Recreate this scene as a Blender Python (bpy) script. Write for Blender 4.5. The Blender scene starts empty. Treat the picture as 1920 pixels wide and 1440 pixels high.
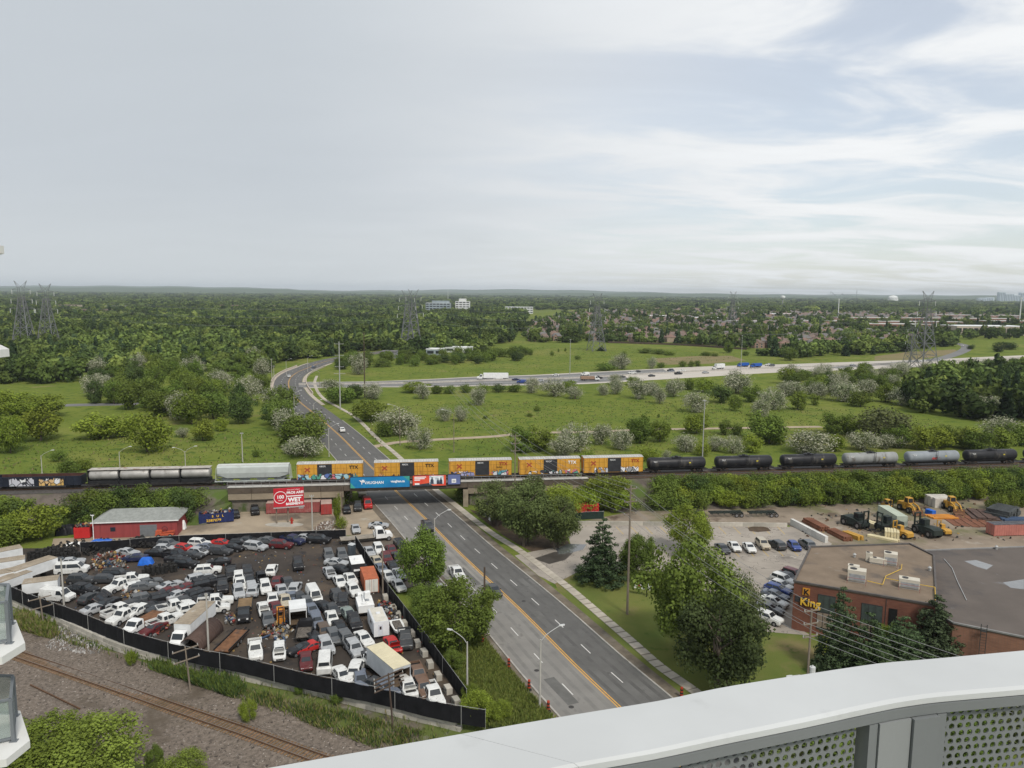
import bpy, math, random
import numpy as np
from mathutils import Vector, Matrix, Euler
random.seed(7); rng = np.random.default_rng(7)
scene = bpy.context.scene
COL = scene.collection
R = math.radians

# ------------------------------------------------------------------ camera
CAM_H = 52.0; FPX = 1400.0; PITCH = 7.0; ROLL = 0.5
_p, _r = R(PITCH), R(ROLL)
C_FWD = Vector((0, math.cos(_p), -math.sin(_p)))
_right = Vector((1, 0, 0)); _up = _right.cross(C_FWD)
C_RIGHT = _right*math.cos(_r) + _up*math.sin(_r)
C_UP = _up*math.cos(_r) - _right*math.sin(_r)
cd = bpy.data.cameras.new('camera'); cam = bpy.data.objects.new('camera', cd); COL.objects.link(cam)
cd.sensor_width = 36.0; cd.lens = 36.0*FPX/1920.0; cd.clip_start = 0.05; cd.clip_end = 60000
_m = Matrix((C_RIGHT, C_UP, -C_FWD)).transposed().to_4x4(); _m.translation = (0, 0, CAM_H)
cam.matrix_world = _m
scene.camera = cam

# ------------------------------------------------------------------ sky, sun, exposure
SUN_EL, SUN_AZ = R(50), R(152)      # azimuth measured clockwise from +Y
w = bpy.data.worlds.new('World'); scene.world = w; w.use_nodes = True
nt = w.node_tree; N = nt.nodes; L = nt.links; N.clear()
def _n(t, **k):
    n = N.new(t)
    for a, b in k.items(): setattr(n, a, b)
    return n
def _math(op, a, b=None, c=None):
    n = N.new('ShaderNodeMath'); n.operation = op
    for i, x in enumerate((a, b, c)):
        if x is None: continue
        if hasattr(x, 'links'): L.new(x, n.inputs[i])
        else: n.inputs[i].default_value = x
    return n.outputs[0]
sky = _n('ShaderNodeTexSky', sky_type='NISHITA', sun_disc=False, sun_elevation=SUN_EL, sun_rotation=SUN_AZ)
bg_sky = _n('ShaderNodeBackground'); bg_sky.inputs[1].default_value = 0.15
L.new(sky.outputs[0], bg_sky.inputs[0])
tc = _n('ShaderNodeTexCoord')
sep = _n('ShaderNodeSeparateXYZ'); L.new(tc.outputs['Generated'], sep.inputs[0])
zc = _math('MAXIMUM', sep.outputs[2], 0.0)
den = _math('ADD', zc, 0.10)
cx = _math('DIVIDE', sep.outputs[0], den); cy = _math('DIVIDE', sep.outputs[1], den)
comb = _n('ShaderNodeCombineXYZ'); L.new(cx, comb.inputs[0]); L.new(cy, comb.inputs[1])
mp = _n('ShaderNodeMapping'); mp.inputs['Rotation'].default_value = (0, 0, R(-28)); mp.inputs['Scale'].default_value = (0.6, 1.1, 1)
L.new(comb.outputs[0], mp.inputs[0])
n1 = _n('ShaderNodeTexNoise'); n1.inputs['Scale'].default_value = 1.45; n1.inputs['Detail'].default_value = 7; n1.inputs['Roughness'].default_value = .55; n1.inputs['Distortion'].default_value = .6
L.new(mp.outputs[0], n1.inputs['Vector'])
n2 = _n('ShaderNodeTexNoise'); n2.inputs['Scale'].default_value = .45; n2.inputs['Detail'].default_value = 4
L.new(comb.outputs[0], n2.inputs['Vector'])
# broad weather gradient: a grey shower bank to the west (-x), thinner bright cloud to the east (+x)
ew = _n('ShaderNodeMapRange'); ew.interpolation_type = 'SMOOTHSTEP'
ew.inputs['From Min'].default_value = -0.35; ew.inputs['From Max'].default_value = 0.42
L.new(_math('ADD', sep.outputs[0], _math('MULTIPLY', _math('SUBTRACT', n2.outputs[0], .5), .35)), ew.inputs[0])
cr = _n('ShaderNodeMix', data_type='RGBA')
cr.inputs['A'].default_value = (.575, .622, .668, 1); cr.inputs['B'].default_value = (.90, .92, .935, 1)
L.new(ew.outputs[0], cr.inputs['Factor'])
# soft streak shading within the cloud
stk = _n('ShaderNodeMapRange'); stk.inputs['From Min'].default_value = .3; stk.inputs['From Max'].default_value = .72
stk.inputs['To Min'].default_value = -.09; stk.inputs['To Max'].default_value = .06
L.new(n1.outputs[0], stk.inputs[0])
# the cloud veil whitens a little towards the horizon
hz = _n('ShaderNodeMapRange'); hz.interpolation_type = 'SMOOTHSTEP'; hz.inputs['From Min'].default_value = 0.0; hz.inputs['From Max'].default_value = .16
hz.inputs['To Min'].default_value = .36; hz.inputs['To Max'].default_value = 0
L.new(zc, hz.inputs[0])
cr2 = _n('ShaderNodeMix', data_type='RGBA'); cr2.inputs['B'].default_value = (.76, .79, .775, 1)
L.new(hz.outputs[0], cr2.inputs['Factor']); L.new(cr.outputs['Result'], cr2.inputs['A'])
vm = _n('ShaderNodeVectorMath', operation='SCALE'); L.new(cr2.outputs['Result'], vm.inputs[0]); L.new(_math('ADD', 1.0, _math('MULTIPLY', stk.outputs[0], _math('ADD', _math('MULTIPLY', ew.outputs[0], .8), .2))), vm.inputs['Scale'])
bg_cl = _n('ShaderNodeBackground'); bg_cl.inputs[1].default_value = 1.07; L.new(vm.outputs[0], bg_cl.inputs[0])
# thin gaps of blue, only where the east is clearing
gap = _n('ShaderNodeMapRange'); gap.interpolation_type = 'SMOOTHSTEP'; gap.inputs['From Min'].default_value = .60; gap.inputs['From Max'].default_value = .40
gap.inputs['To Min'].default_value = 0; gap.inputs['To Max'].default_value = .46
L.new(n1.outputs[0], gap.inputs[0])
gapf = _math('MULTIPLY', gap.outputs[0], _math('POWER', ew.outputs[0], 2.0))
mixs = _n('ShaderNodeMixShader'); L.new(gapf, mixs.inputs[0]); L.new(bg_cl.outputs[0], mixs.inputs[1]); L.new(bg_sky.outputs[0], mixs.inputs[2])
wo = _n('ShaderNodeOutputWorld'); L.new(mixs.outputs[0], wo.inputs[0])

sd = bpy.data.lights.new('sun', 'SUN'); sd.energy = 2.9; sd.angle = R(10); sd.color = (1, .95, .86)
sun = bpy.data.objects.new('sun', sd); COL.objects.link(sun)
_d = Vector((math.sin(SUN_AZ)*math.cos(SUN_EL), math.cos(SUN_AZ)*math.cos(SUN_EL), math.sin(SUN_EL)))
sun.rotation_euler = _d.to_track_quat('Z', 'Y').to_euler(); sun.location = (0, 0, 120)
vs = scene.view_settings; vs.view_transform = 'Standard'; vs.look = 'None'; vs.exposure = -0.1; vs.gamma = 1; vs.use_curve_mapping = False

# ------------------------------------------------------------------ helpers
def P(px, py, z=0.0):
    """world point on the level plane z seen at a pixel of the 1920x1440 photograph"""
    d = C_RIGHT*(px-960) - C_UP*(py-720) + C_FWD*FPX
    t = (z-CAM_H)/d.z
    return Vector((d.x*t, d.y*t, z))
def depth(p): return (Vector(p)-Vector((0, 0, CAM_H))).dot(C_FWD)
def m_per_px(p): return depth(p)/FPX
def lerp(a, b, t): return a+(b-a)*t

class MB:
    def __init__(s): s.v = []; s.f = []; s.m = []
    def add(s, vs, fs, mi=0):
        o = len(s.v); s.v += [tuple(q) for q in vs]; s.f += [tuple(i+o for i in q) for q in fs]; s.m += [mi]*len(fs); return s
    def box(s, x0, x1, y0, y1, z0, z1, mi=0, rz=0, c=None):
        vs = [(x, y, z) for z in (z0, z1) for x, y in ((x0, y0), (x1, y0), (x1, y1), (x0, y1))]
        if rz:
            cx, cy = c if c else ((x0+x1)/2, (y0+y1)/2); k, q = math.cos(rz), math.sin(rz)
            vs = [(cx+(x-cx)*k-(y-cy)*q, cy+(x-cx)*q+(y-cy)*k, z) for x, y, z in vs]
        return s.add(vs, [(0, 3, 2, 1), (4, 5, 6, 7), (0, 1, 5, 4), (1, 2, 6, 5), (2, 3, 7, 6), (3, 0, 4, 7)], mi)
    def bar(s, a, b, wd, ht=None, mi=0):
        """rectangular bar from a to b"""
        a, b = Vector(a), Vector(b); ht = ht or wd; d = (b-a).normalized()
        up = Vector((0, 0, 1)) if abs(d.z) < .95 else Vector((1, 0, 0))
        sx = d.cross(up).normalized()*wd/2; sy = sx.cross(d).normalized()*ht/2
        vs = [q+i*sx+j*sy for q in (a, b) for i, j in ((-1, -1), (1, -1), (1, 1), (-1, 1))]
        return s.add(vs, [(0, 3, 2, 1), (4, 5, 6, 7), (0, 1, 5, 4), (1, 2, 6, 5), (2, 3, 7, 6), (3, 0, 4, 7)], mi)
    def cyl(s, a, b, r0, r1=None, n=8, mi=0, caps=True):
        a, b = Vector(a), Vector(b); r1 = r0 if r1 is None else r1; d = (b-a).normalized()
        up = Vector((0, 0, 1)) if abs(d.z) < .95 else Vector((1, 0, 0))
        sx = d.cross(up).normalized(); sy = sx.cross(d).normalized(); vs = []
        for q, r in ((a, r0), (b, r1)):
            for i in range(n):
                t = 2*math.pi*i/n; vs.append(q+sx*(r*math.cos(t))+sy*(r*math.sin(t)))
        fs = [(i, (i+1) % n, n+(i+1) % n, n+i) for i in range(n)]
        fs = [q[::-1] for q in fs]
        if caps: fs += [tuple(range(n)), tuple(range(2*n-1, n-1, -1))]
        return s.add(vs, fs, mi)
    def tube(s, pts, r, n=6, mi=0):
        for a, b in zip(pts[:-1], pts[1:]): s.cyl(a, b, r, r, n, mi)
        return s
    def loft(s, secs, mi=0, closed=True, caps=True):
        n = len(secs[0]); o = len(s.v); vs = [q for sec in secs for q in sec]; fs = []
        for k in range(len(secs)-1):
            for i in range(n if closed else n-1):
                j = (i+1) % n; fs.append((k*n+i, k*n+j, (k+1)*n+j, (k+1)*n+i))
        if caps: fs += [tuple(range(n-1, -1, -1)), tuple(range((len(secs)-1)*n, len(secs)*n))]
        return s.add(vs, fs, mi)
    def prism(s, poly, z0, z1, mi=0):
        n = len(poly); vs = [(x, y, z0) for x, y in poly]+[(x, y, z1) for x, y in poly]
        fs = [tuple(range(n-1, -1, -1)), tuple(range(n, 2*n))]+[(i, (i+1) % n, n+(i+1) % n, n+i) for i in range(n)]
        return s.add(vs, fs, mi)
    def quad(s, a, b, c, d, mi=0): return s.add([a, b, c, d], [(0, 1, 2, 3)], mi)
    def mesh(s, name, mats, smooth=False):
        me = bpy.data.meshes.new(name); me.from_pydata(s.v, [], s.f)
        for q in (mats if isinstance(mats, (list, tuple)) else [mats]): me.materials.append(q)
        if any(s.m): me.polygons.foreach_set('material_index', s.m)
        if smooth: me.polygons.foreach_set('use_smooth', [True]*len(s.f))
        me.update(); return me

def setp(o, label=None, cat=None, group=None, kind=None):
    if label: o['label'] = label
    if cat: o['category'] = cat
    if group: o['group'] = group
    if kind: o['kind'] = kind
    return o
def ob(name, me, parent=None, loc=(0, 0, 0), rz=0, rot=None, color=None, **k):
    o = bpy.data.objects.new(name, me); COL.objects.link(o)
    o.location = loc
    if rot is not None: o.rotation_euler = rot
    elif rz: o.rotation_euler = (0, 0, rz)
    if parent is not None: o.parent = parent
    if color is not None: o.color = (*color, 1)
    return setp(o, **k)
def empty(name, loc=(0, 0, 0), rz=0, **k): return ob(name, None, None, loc, rz, **k)

class Proto:
    """a thing's parts; spawn() makes the thing and its parts, sharing mesh data"""
    def __init__(s): s.parts = []
    def part(s, name, me, parent=-1, loc=(0, 0, 0), rot=None, tint=True, color=None, label=None, kind=None):
        s.parts.append((name, me, parent, loc, rot, tint, color, label, kind)); return len(s.parts)-1
    def spawn(s, name, loc, rz=0, label='', cat='', group=None, color=(.5, .5, .5), scale=None, rot=None, skip=(), over=None):
        r = empty(name, loc, rz, label=label, cat=cat, group=group)
        if rot is not None: r.rotation_euler = rot
        if scale is not None: r.scale = scale if hasattr(scale, '__len__') else (scale,)*3
        made = []
        for (n, me, p, l, ro, tint, c, lab, kd) in s.parts:
            if n in skip or (p >= 0 and made[p] is None): made.append(None); continue
            if over and n in over: l, ro = over[n]
            o = bpy.data.objects.new(n, me); COL.objects.link(o); o.location = l
            if ro is not None: o.rotation_euler = ro
            o.parent = r if p < 0 else made[p]
            o.color = (*(c if c is not None else color), 1)
            if lab: o['label'] = lab
            if kd: o['kind'] = kd
            made.append(o)
        return r

MATS = {}
def M(name, col=(.5, .5, .5), rough=.8, var=.12, scale=1.0, metal=0.0, bump=0.0, bscale=None, col2=None, spec=.2, detail=5,
      tint=False, objrand=0.0, trans=0.0, patches=None, coat=0.0, stretch=None, alpha=None, lo=.35, hi=.65, cracks=None):
    """procedural material: noise between col and col2 (or +-var), optional patches [(col, scale, threshold, softness)], bump"""
    if name in MATS: return MATS[name]
    m = bpy.data.materials.new(name); MATS[name] = m; m.use_nodes = True
    t = m.node_tree; nd, lk = t.nodes, t.links; b = nd['Principled BSDF']
    b.inputs['Roughness'].default_value = rough; b.inputs['Metallic'].default_value = metal
    b.inputs['Specular IOR Level'].default_value = spec
    if coat: b.inputs['Coat Weight'].default_value = coat; b.inputs['Coat Roughness'].default_value = .08
    tcn = nd.new('ShaderNodeTexCoord'); vec = tcn.outputs['Object']
    if stretch:
        mpn = nd.new('ShaderNodeMapping'); mpn.inputs['Scale'].default_value = stretch; lk.new(vec, mpn.inputs[0]); vec = mpn.outputs[0]
    def noise(sc, dt=detail):
        n = nd.new('ShaderNodeTexNoise'); n.inputs['Scale'].default_value = sc; n.inputs['Detail'].default_value = dt; n.inputs['Roughness'].default_value = .6
        lk.new(vec, n.inputs['Vector']); return n.outputs[0]
    def rng_(x, a, b_, c, d):
        n = nd.new('ShaderNodeMapRange'); n.inputs['From Min'].default_value = a; n.inputs['From Max'].default_value = b_
        n.inputs['To Min'].default_value = c; n.inputs['To Max'].default_value = d; lk.new(x, n.inputs[0]); return n.outputs[0]
    def mix(f, a, c, bt='MIX'):
        n = nd.new('ShaderNodeMix'); n.data_type = 'RGBA'; n.blend_type = bt
        for k, x in (('Factor', f), ('A', a), ('B', c)):
            if hasattr(x, 'links'): lk.new(x, n.inputs[k])
            else: n.inputs[k].default_value = x if k == 'Factor' else (*x, 1)
        return n.outputs['Result']
    if tint:
        oi = nd.new('ShaderNodeObjectInfo'); base = oi.outputs['Color']
        k = nd.new('ShaderNodeVectorMath'); k.operation = 'SCALE'; lk.new(base, k.inputs[0]); lk.new(rng_(noise(scale), .3, .7, 1-var, 1+var), k.inputs['Scale']); c = k.outputs[0]
    else:
        c2 = col2 if col2 else tuple(min(1, x*(1+var)) for x in col); c1 = col if col2 else tuple(x*(1-var) for x in col)
        c = mix(rng_(noise(scale), lo, hi, 0, 1), c1, c2)
    for (pc, ps, th, so) in (patches or []):
        c = mix(rng_(noise(ps), th, th+so, 0, 1), c, pc)
    if cracks:
        cc, cs, cw = cracks; ab = nd.new('ShaderNodeMath'); ab.operation = 'COMPARE'; ab.inputs[1].default_value = .5; ab.inputs[2].default_value = cw; lk.new(noise(cs, 3), ab.inputs[0]); c = mix(ab.outputs[0], c, cc)
    if objrand:
        oi = nd.new('ShaderNodeObjectInfo'); h = nd.new('ShaderNodeHueSaturation')
        lk.new(rng_(oi.outputs['Random'], 0, 1, .5-.012*objrand, .5+.014*objrand), h.inputs['Hue'])
        lk.new(rng_(oi.outputs['Random'], 0, 1, 1+.4*objrand, 1-.4*objrand), h.inputs['Value']); lk.new(c, h.inputs['Color']); c = h.outputs[0]
        if objrand > .7:       # stands of different species: broad drifts of lighter and darker green
            ln = nd.new('ShaderNodeTexNoise'); ln.inputs['Scale'].default_value = .0055; ln.inputs['Detail'].default_value = 4; lk.new(oi.outputs['Location'], ln.inputs['Vector'])
            sv = nd.new('ShaderNodeVectorMath'); sv.operation = 'SCALE'; lk.new(c, sv.inputs[0]); lk.new(rng_(ln.outputs[0], .34, .66, .5, 1.55), sv.inputs['Scale']); c = sv.outputs[0]
    lk.new(c, b.inputs['Base Color'])
    if bump:
        bn = nd.new('ShaderNodeBump'); bn.inputs['Strength'].default_value = 1; bn.inputs['Distance'].default_value = bump
        lk.new(noise(bscale or scale*4), bn.inputs['Height']); lk.new(bn.outputs[0], b.inputs['Normal'])
    if trans:
        tr = nd.new('ShaderNodeBsdfTranslucent'); lk.new(c, tr.inputs[0]); ms = nd.new('ShaderNodeMixShader'); ms.inputs[0].default_value = trans
        lk.new(b.outputs[0], ms.inputs[1]); lk.new(tr.outputs[0], ms.inputs[2]); lk.new(ms.outputs[0], nd['Material Output'].inputs[0])
    return m
def glass_mat(name, col=(.02, .025, .03), rough=.06, alpha=1.0):
    if name in MATS: return MATS[name]
    m = bpy.data.materials.new(name); MATS[name] = m; m.use_nodes = True; b = m.node_tree.nodes['Principled BSDF']
    b.inputs['Base Color'].default_value = (*col, 1); b.inputs['Roughness'].default_value = rough; b.inputs['Specular IOR Level'].default_value = .6
    b.inputs['Alpha'].default_value = alpha
    return m
def text_mesh(body, size, mat, extrude=.01, align='LEFT', bold=0.0):
    cu = bpy.data.curves.new('text', 'FONT'); cu.body = body; cu.size = size; cu.extrude = extrude; cu.align_x = align; cu.offset = bold; cu.resolution_u = 3
    o = bpy.data.objects.new('text', cu); COL.objects.link(o)
    dg = bpy.context.evaluated_depsgraph_get(); me = bpy.data.meshes.new_from_object(o.evaluated_get(dg))
    bpy.data.objects.remove(o); bpy.data.curves.remove(cu); me.materials.clear(); me.materials.append(mat); return me
# ------------------------------------------------------------------ writing used on signs (made before the scene is filled)
white_paint = M('white_paint', (.78, .78, .76), .5, .06, 2)
TX = {}
def TXT(key, body, size, mat, **k): TX[key] = text_mesh(body, size, mat, **k)
ink_white = M('ink_white', (.82, .82, .82), .6, .03, 3)
ink_yellow = M('ink_yellow', (.75, .47, .06), .5, .08, 3)
ink_black = M('ink_black', (.02, .02, .022), .5, .1, 3)
TXT('vaughan', 'VAUGHAN', .95, ink_white, bold=.02); TXT('vaughanca', 'vaughan.ca', .85, ink_white, bold=.03)
TXT('pros', 'PROS ARE!', .82, ink_white, bold=.03); TXT('wet', 'WET', .95, ink_white, bold=.05); TXT('base', 'BASEMENT?', .72, ink_white, bold=.03)
TXT('hundred', '100', 1.0, ink_white, bold=.03, align='CENTER'); TXT('years', 'YEARS', .34, ink_white, align='CENTER')
TXT('find', 'FIND OUT WHAT', .36, ink_white)
TXT('king', 'King', 3.0, ink_yellow, extrude=.12, bold=.05); TXT('k', 'K', 1.7, ink_black, extrude=.04, bold=.04)
TXT('sul', 'S   U   L', 1.0, ink_yellow, bold=.02); TXT('num', '2587079', 1.05, ink_yellow, bold=.02)
TXT('ttx', 'TTX', 1.1, ink_black, bold=.03); TXT('rbox', 'RBOX', .55, ink_white); TXT('rail', 'Railbox', .5, ink_black)
TXT('ttxw', 'TTX', 1.1, ink_white, bold=.03); TXT('ttxr', 'TTX', 1.1, M('ink_red', (.35, .04, .03), .6, .1, 3), bold=.03)
TXT('tankno', 'TILX', .5, ink_white)

# ------------------------------------------------------------------ polylines
def V2(p): return np.array((p[0], p[1]), float)
def smooth(pts, step=4.0):
    """Catmull-Rom through 2-D points, resampled"""
    pts = [np.array(p[:2], float) for p in pts]; pts = [2*pts[0]-pts[1]]+pts+[2*pts[-1]-pts[-2]]; out = []
    for i in range(1, len(pts)-2):
        p0, p1, p2, p3 = pts[i-1:i+3]; n = max(2, int(np.linalg.norm(p2-p1)/step))
        for k in range(n):
            t = k/n; out.append(.5*(2*p1+(p2-p0)*t+(2*p0-5*p1+4*p2-p3)*t*t+(3*p1-p0-3*p2+p3)*t**3))
    out.append(pts[-2]); return np.array(out)
def normals(pl):
    d = np.gradient(pl, axis=0); d /= np.linalg.norm(d, axis=1)[:, None]; return np.stack((d[:, 1], -d[:, 0]), 1), d   # right-hand normal, direction
def dist_to(pl, X, Y, signed=False):
    """distance of points to a polyline; signed: positive on its right-hand side"""
    X = np.asarray(X, float); best = np.full(X.shape, 1e9); sg = np.ones(X.shape)
    for a, b in zip(pl[:-1], pl[1:]):
        d = b-a; l2 = d@d
        if l2 == 0: continue
        t = np.clip(((X-a[0])*d[0]+(Y-a[1])*d[1])/l2, 0, 1); px = X-a[0]-t*d[0]; py = Y-a[1]-t*d[1]; r = np.hypot(px, py)
        c = (d[1]*px-d[0]*py); k = r < best; best = np.where(k, r, best); sg = np.where(k, np.sign(c)+(c == 0), sg)
    return best*sg if signed else best
def inpoly(poly, X, Y):
    X = np.asarray(X, float); r = np.zeros(X.shape, bool); n = len(poly)
    for i in range(n):
        x0, y0 = poly[i][0], poly[i][1]; x1, y1 = poly[(i+1) % n][0], poly[(i+1) % n][1]
        c = ((y0 > Y) != (y1 > Y)) & (X < (x1-x0)*(Y-y0)/((y1-y0) or 1e-9)+x0); r ^= c
    return r
def arc(pl): return np.concatenate(([0], np.cumsum(np.linalg.norm(np.diff(pl, axis=0), axis=1))))
def at(pl, s):
    a = arc(pl); return np.array((np.interp(s, a, pl[:, 0]), np.interp(s, a, pl[:, 1])))
def ribbon(pl, o0, o1, z, mb=None, mi=0, zf=None):
    mb = mb or MB(); n, _ = normals(pl); A = pl+n*o0; B = pl+n*o1; vs = []
    for a, b in zip(A, B):
        za = z+(zf(*a) if zf else 0); zb = z+(zf(*b) if zf else 0); vs += [(a[0], a[1], za), (b[0], b[1], zb)]
    fs = [(2*i, 2*i+1, 2*i+3, 2*i+2) for i in range(len(pl)-1)]; return mb.add(vs, fs, mi)
def curb(pl, o0, o1, z0, z1, mb):
    n, _ = normals(pl); secs = []
    for p, q in zip(pl, n):
        a = p+q*o0; b = p+q*o1; secs.append([(a[0], a[1], z0), (b[0], b[1], z0), (b[0], b[1], z1), (a[0], a[1], z1)])
    return mb.loft(secs)
def PX(lst, z=0): return [P(x, y, z) for x, y in lst]

road_px = [(1158, 1323), (1074, 1243), (972, 1140), (860, 1035), (795, 970), (731, 910), (672, 852), (637, 817), (597, 782), (558, 750), (545, 733), (541, 720), (545, 708), (558, 698), (577, 690), (597, 682)]
_rp = PX(road_px)
road = smooth([(36.5, 38), (25.2, 63.5)]+_rp+[(-134, 575), (-112, 640), (-80, 700)], 5)
wall_px = [(14, 1114), (60, 1134), (107, 1152), (165, 1178), (225, 1203), (287, 1220), (375, 1236), (477, 1260), (580, 1281), (665, 1302), (760, 1325), (830, 1341), (872, 1352)]
_wp = PX(wall_px); _wd = (_wp[0]-_wp[1]).normalized(); wall = smooth([_wp[0]+_wd*90, _wp[0]+_wd*30]+_wp, 2.0)
trk = smooth([(-150, 141), (-110, 122.5)]+[(-74.3, 105.7), (-58, 98.1), (-43.7, 91.3), (-32.8, 86.2), (-24, 81.8)]+[(-2, 71), (30, 54)], 3)
rail_px = [(80, 908), (283, 905), (478, 898.5), (620, 896), (762, 893), (900, 889.5), (1029, 886), (1147, 882.5), (1267, 879.5), (1393, 876.5), (1515, 873.5), (1630, 870), (1746, 867), (1855, 864)]
_tp = PX(rail_px, 6.5)
_fit = np.polyfit([p.x for p in _tp], [p.y for p in _tp], 2)
main = np.array([(x, np.polyval(_fit, x)) for x in np.arange(-330, 420, 4.0)])
def main_y(x): return float(np.polyval(_fit, x))

def sstep(a, b, x):
    t = np.clip((x-a)/(b-a), 0, 1); return t*t*(3-2*t)
def ground_z(X, Y):
    """terrain height: level ground, with the railway cutting south-west of the retaining wall"""
    X = np.asarray(X, float); Y = np.asarray(Y, float)
    d = dist_to(wall[::3], X, Y, True)
    end = wall[-1]
    drop = 1.25*(d > -3.2)+1.25*sstep(.5, 9, d)
    rd = dist_to(road[:30], X, Y)
    drop = drop*sstep(9.5, 22, rd)*(Y < 190)
    return -drop

# ------------------------------------------------------------------ ground
meadow = M('meadow_grass', (.102, .145, .027), .95, .2, .035, col2=(.168, .192, .04), spec=.02, lo=.3, hi=.7,
           patches=[((.19, .195, .055), .012, .54, .1), ((.078, .118, .024), .22, .53, .1), ((.15, .175, .04), .7, .58, .08), ((.066, .10, .024), 1.6, .62, .06), ((.21, .185, .08), .05, .64, .1)], bump=.25, bscale=1.3)
xs = np.arange(-170, 172, 2.0); ys = np.arange(20, 262, 2.0)
GX, GY = np.meshgrid(xs, ys); GZ = ground_z(GX, GY)
g = MB(); nx, ny = len(xs), len(ys)
g.add(np.stack((GX.ravel(), GY.ravel(), GZ.ravel()), 1).tolist(), [(j*nx+i, j*nx+i+1, (j+1)*nx+i+1, (j+1)*nx+i) for j in range(ny-1) for i in range(nx-1)])
x0, x1, y0, y1 = xs[0], xs[-1], ys[0], ys[-1]; B = 45000
o = len(g.v)
g.add([(-B, -B, -.5), (B, -B, -.5), (B, y0, -.5), (-B, y0, -.5)], [(0, 1, 2, 3)])
g.add([(-B, y0, 0), (x0, y0, 0), (x0, y1, 0), (-B, y1, 0)], [(0, 1, 2, 3)])
g.add([(x1, y0, 0), (B, y0, 0), (B, y1, 0), (x1, y1, 0)], [(0, 1, 2, 3)])
g.add([(-B, y1, 0), (B, y1, 0), (B, B, 0), (-B, B, 0)], [(0, 1, 2, 3)])
cut_soil = M('cutting_soil', (.13, .11, .085), .95, .25, .35, bump=.08, bscale=3, patches=[((.095, .12, .03), .16, .42, .1), ((.2, .18, .15), .6, .6, .1)])
_cz = (GZ[:-1, :-1]+GZ[1:, 1:])/2
g.m[:(nx-1)*(ny-1)] = [1 if q < -.25 else 0 for q in _cz.ravel()]
ob('ground', g.mesh('ground', [meadow, cut_soil], True), label='wide green meadow ground reaching the horizon', kind='structure')

def sheet(name, poly, z, mat, label=None, parent=None):
    me = bpy.data.meshes.new(name); me.from_pydata([(p[0], p[1], z) for p in poly], [], [tuple(range(len(poly)))]); me.materials.append(mat); me.update()
    me.validate()
    n = me.polygons[0].normal
    if n.z < 0: me.flip_normals()
    return ob(name, me, parent, label=label, kind=None if parent else 'structure')

# ------------------------------------------------------------------ the four-lane road
asph_d = M('asphalt_dark', (.118, .115, .110), .9, .1, .25, bump=.01, bscale=30, stretch=None, patches=[((.15, .147, .14), .06, .55, .12), ((.095, .093, .09), .5, .62, .06)])
asph_l = M('asphalt_worn', (.215, .205, .19), .92, .1, .2, bump=.01, bscale=30, patches=[((.27, .255, .23), .05, .55, .15), ((.17, .163, .15), .4, .6, .08)])
conc = M('concrete', (.36, .34, .31), .9, .16, .8, bump=.01, bscale=12, patches=[((.25, .235, .21), .35, .58, .1)])
dirt = M('dirt', (.15, .125, .095), .95, .25, .5, bump=.05, bscale=3, patches=[((.22, .2, .165), .15, .55, .15)])
near = road[:]
rb = MB(); ribbon(road, -7.9, -.05, .03, rb, 0)
ribbon(road, -.05, 7.3, .03, rb, 1)
# the worn pale half only runs north as far as the railway bridge
_a = arc(road); cut = np.array([p[1] > 186 for p in road])
for k in range(len(road)-1):
    if cut[k]: rb.m[k] = 1
ROAD = ob('road', rb.mesh('road', [asph_l, asph_d]), label='four lane asphalt road running under the railway bridge', kind='structure')
trackm = M('wheel_track', (.105, .102, .098), .85, .12, .4, patches=[((.125, .12, .115), .1, .5, .2)]); trackl = M('wheel_track_pale', (.185, .178, .166), .85, .12, .4, patches=[((.22, .21, .19), .1, .5, .2)])
_i = [i for i, p in enumerate(road) if p[1] < 186][-1]
for lane, mt in ((1.85, trackm), (5.5, trackm), (-2.05, trackl), (-5.9, trackl)):
    for q in (-.85, .85): m = MB(); ribbon(road if mt is trackm else road[:_i], lane+q-.3, lane+q+.3, .0335, m); ob('wheel_track', m.mesh('wheel_track', mt), ROAD)
pm = M('asphalt_patch', (.125, .122, .115), .9, .12, .6)
for s_, off, l_, w_ in ((40, 4.2, 5, 2.2), (62, -5.0, 7, 1.6), (84, 2.0, 3, 1.4), (104, -2.6, 9, 1.2), (128, 5.2, 6, 1.8), (52, -1.6, 2.5, 1.5), (150, 1.5, 8, 1.2)):
    p = at(road, s_); q = at(road, s_+.5); d = (q-p)/np.linalg.norm(q-p); n = np.array((d[1], -d[0])); c = p+n*off; ob('asphalt_patch', MB().box(-l_/2, l_/2, -w_/2, w_/2, 0, .002).mesh('asphalt_patch', pm), ROAD, (c[0], c[1], .0345), math.atan2(d[1], d[0])); ob('manhole_cover', MB().cyl((0, 0, 0), (0, 0, .003), .36, .36, 14).mesh('manhole_cover', M('iron', (.05, .047, .045), .6, .2, 3)), ROAD, (p[0]+n[0]*(1.9 if off > 0 else -5.6)+d[0]*6, p[1]+n[1]*(1.9 if off > 0 else -5.6)+d[1]*6, .037))
yl = M('road_yellow', (.62, .34, .07), .8, .12, 1.5); wl = M('road_white', (.62, .61, .58), .8, .15, 1.5)
m = MB(); ribbon(road, -.26, -.1, .038, m); ob('centre_line', m.mesh('centre_line', yl), ROAD)
m = MB(); ribbon(road, .1, .26, .038, m); ob('centre_line', m.mesh('centre_line', yl), ROAD)
dash = MB().box(-1.5, 1.5, -.07, .07, 0, .004).mesh('lane_dash', wl)
L_tot = arc(road)[-1]; nr, dr = normals(road)
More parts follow.
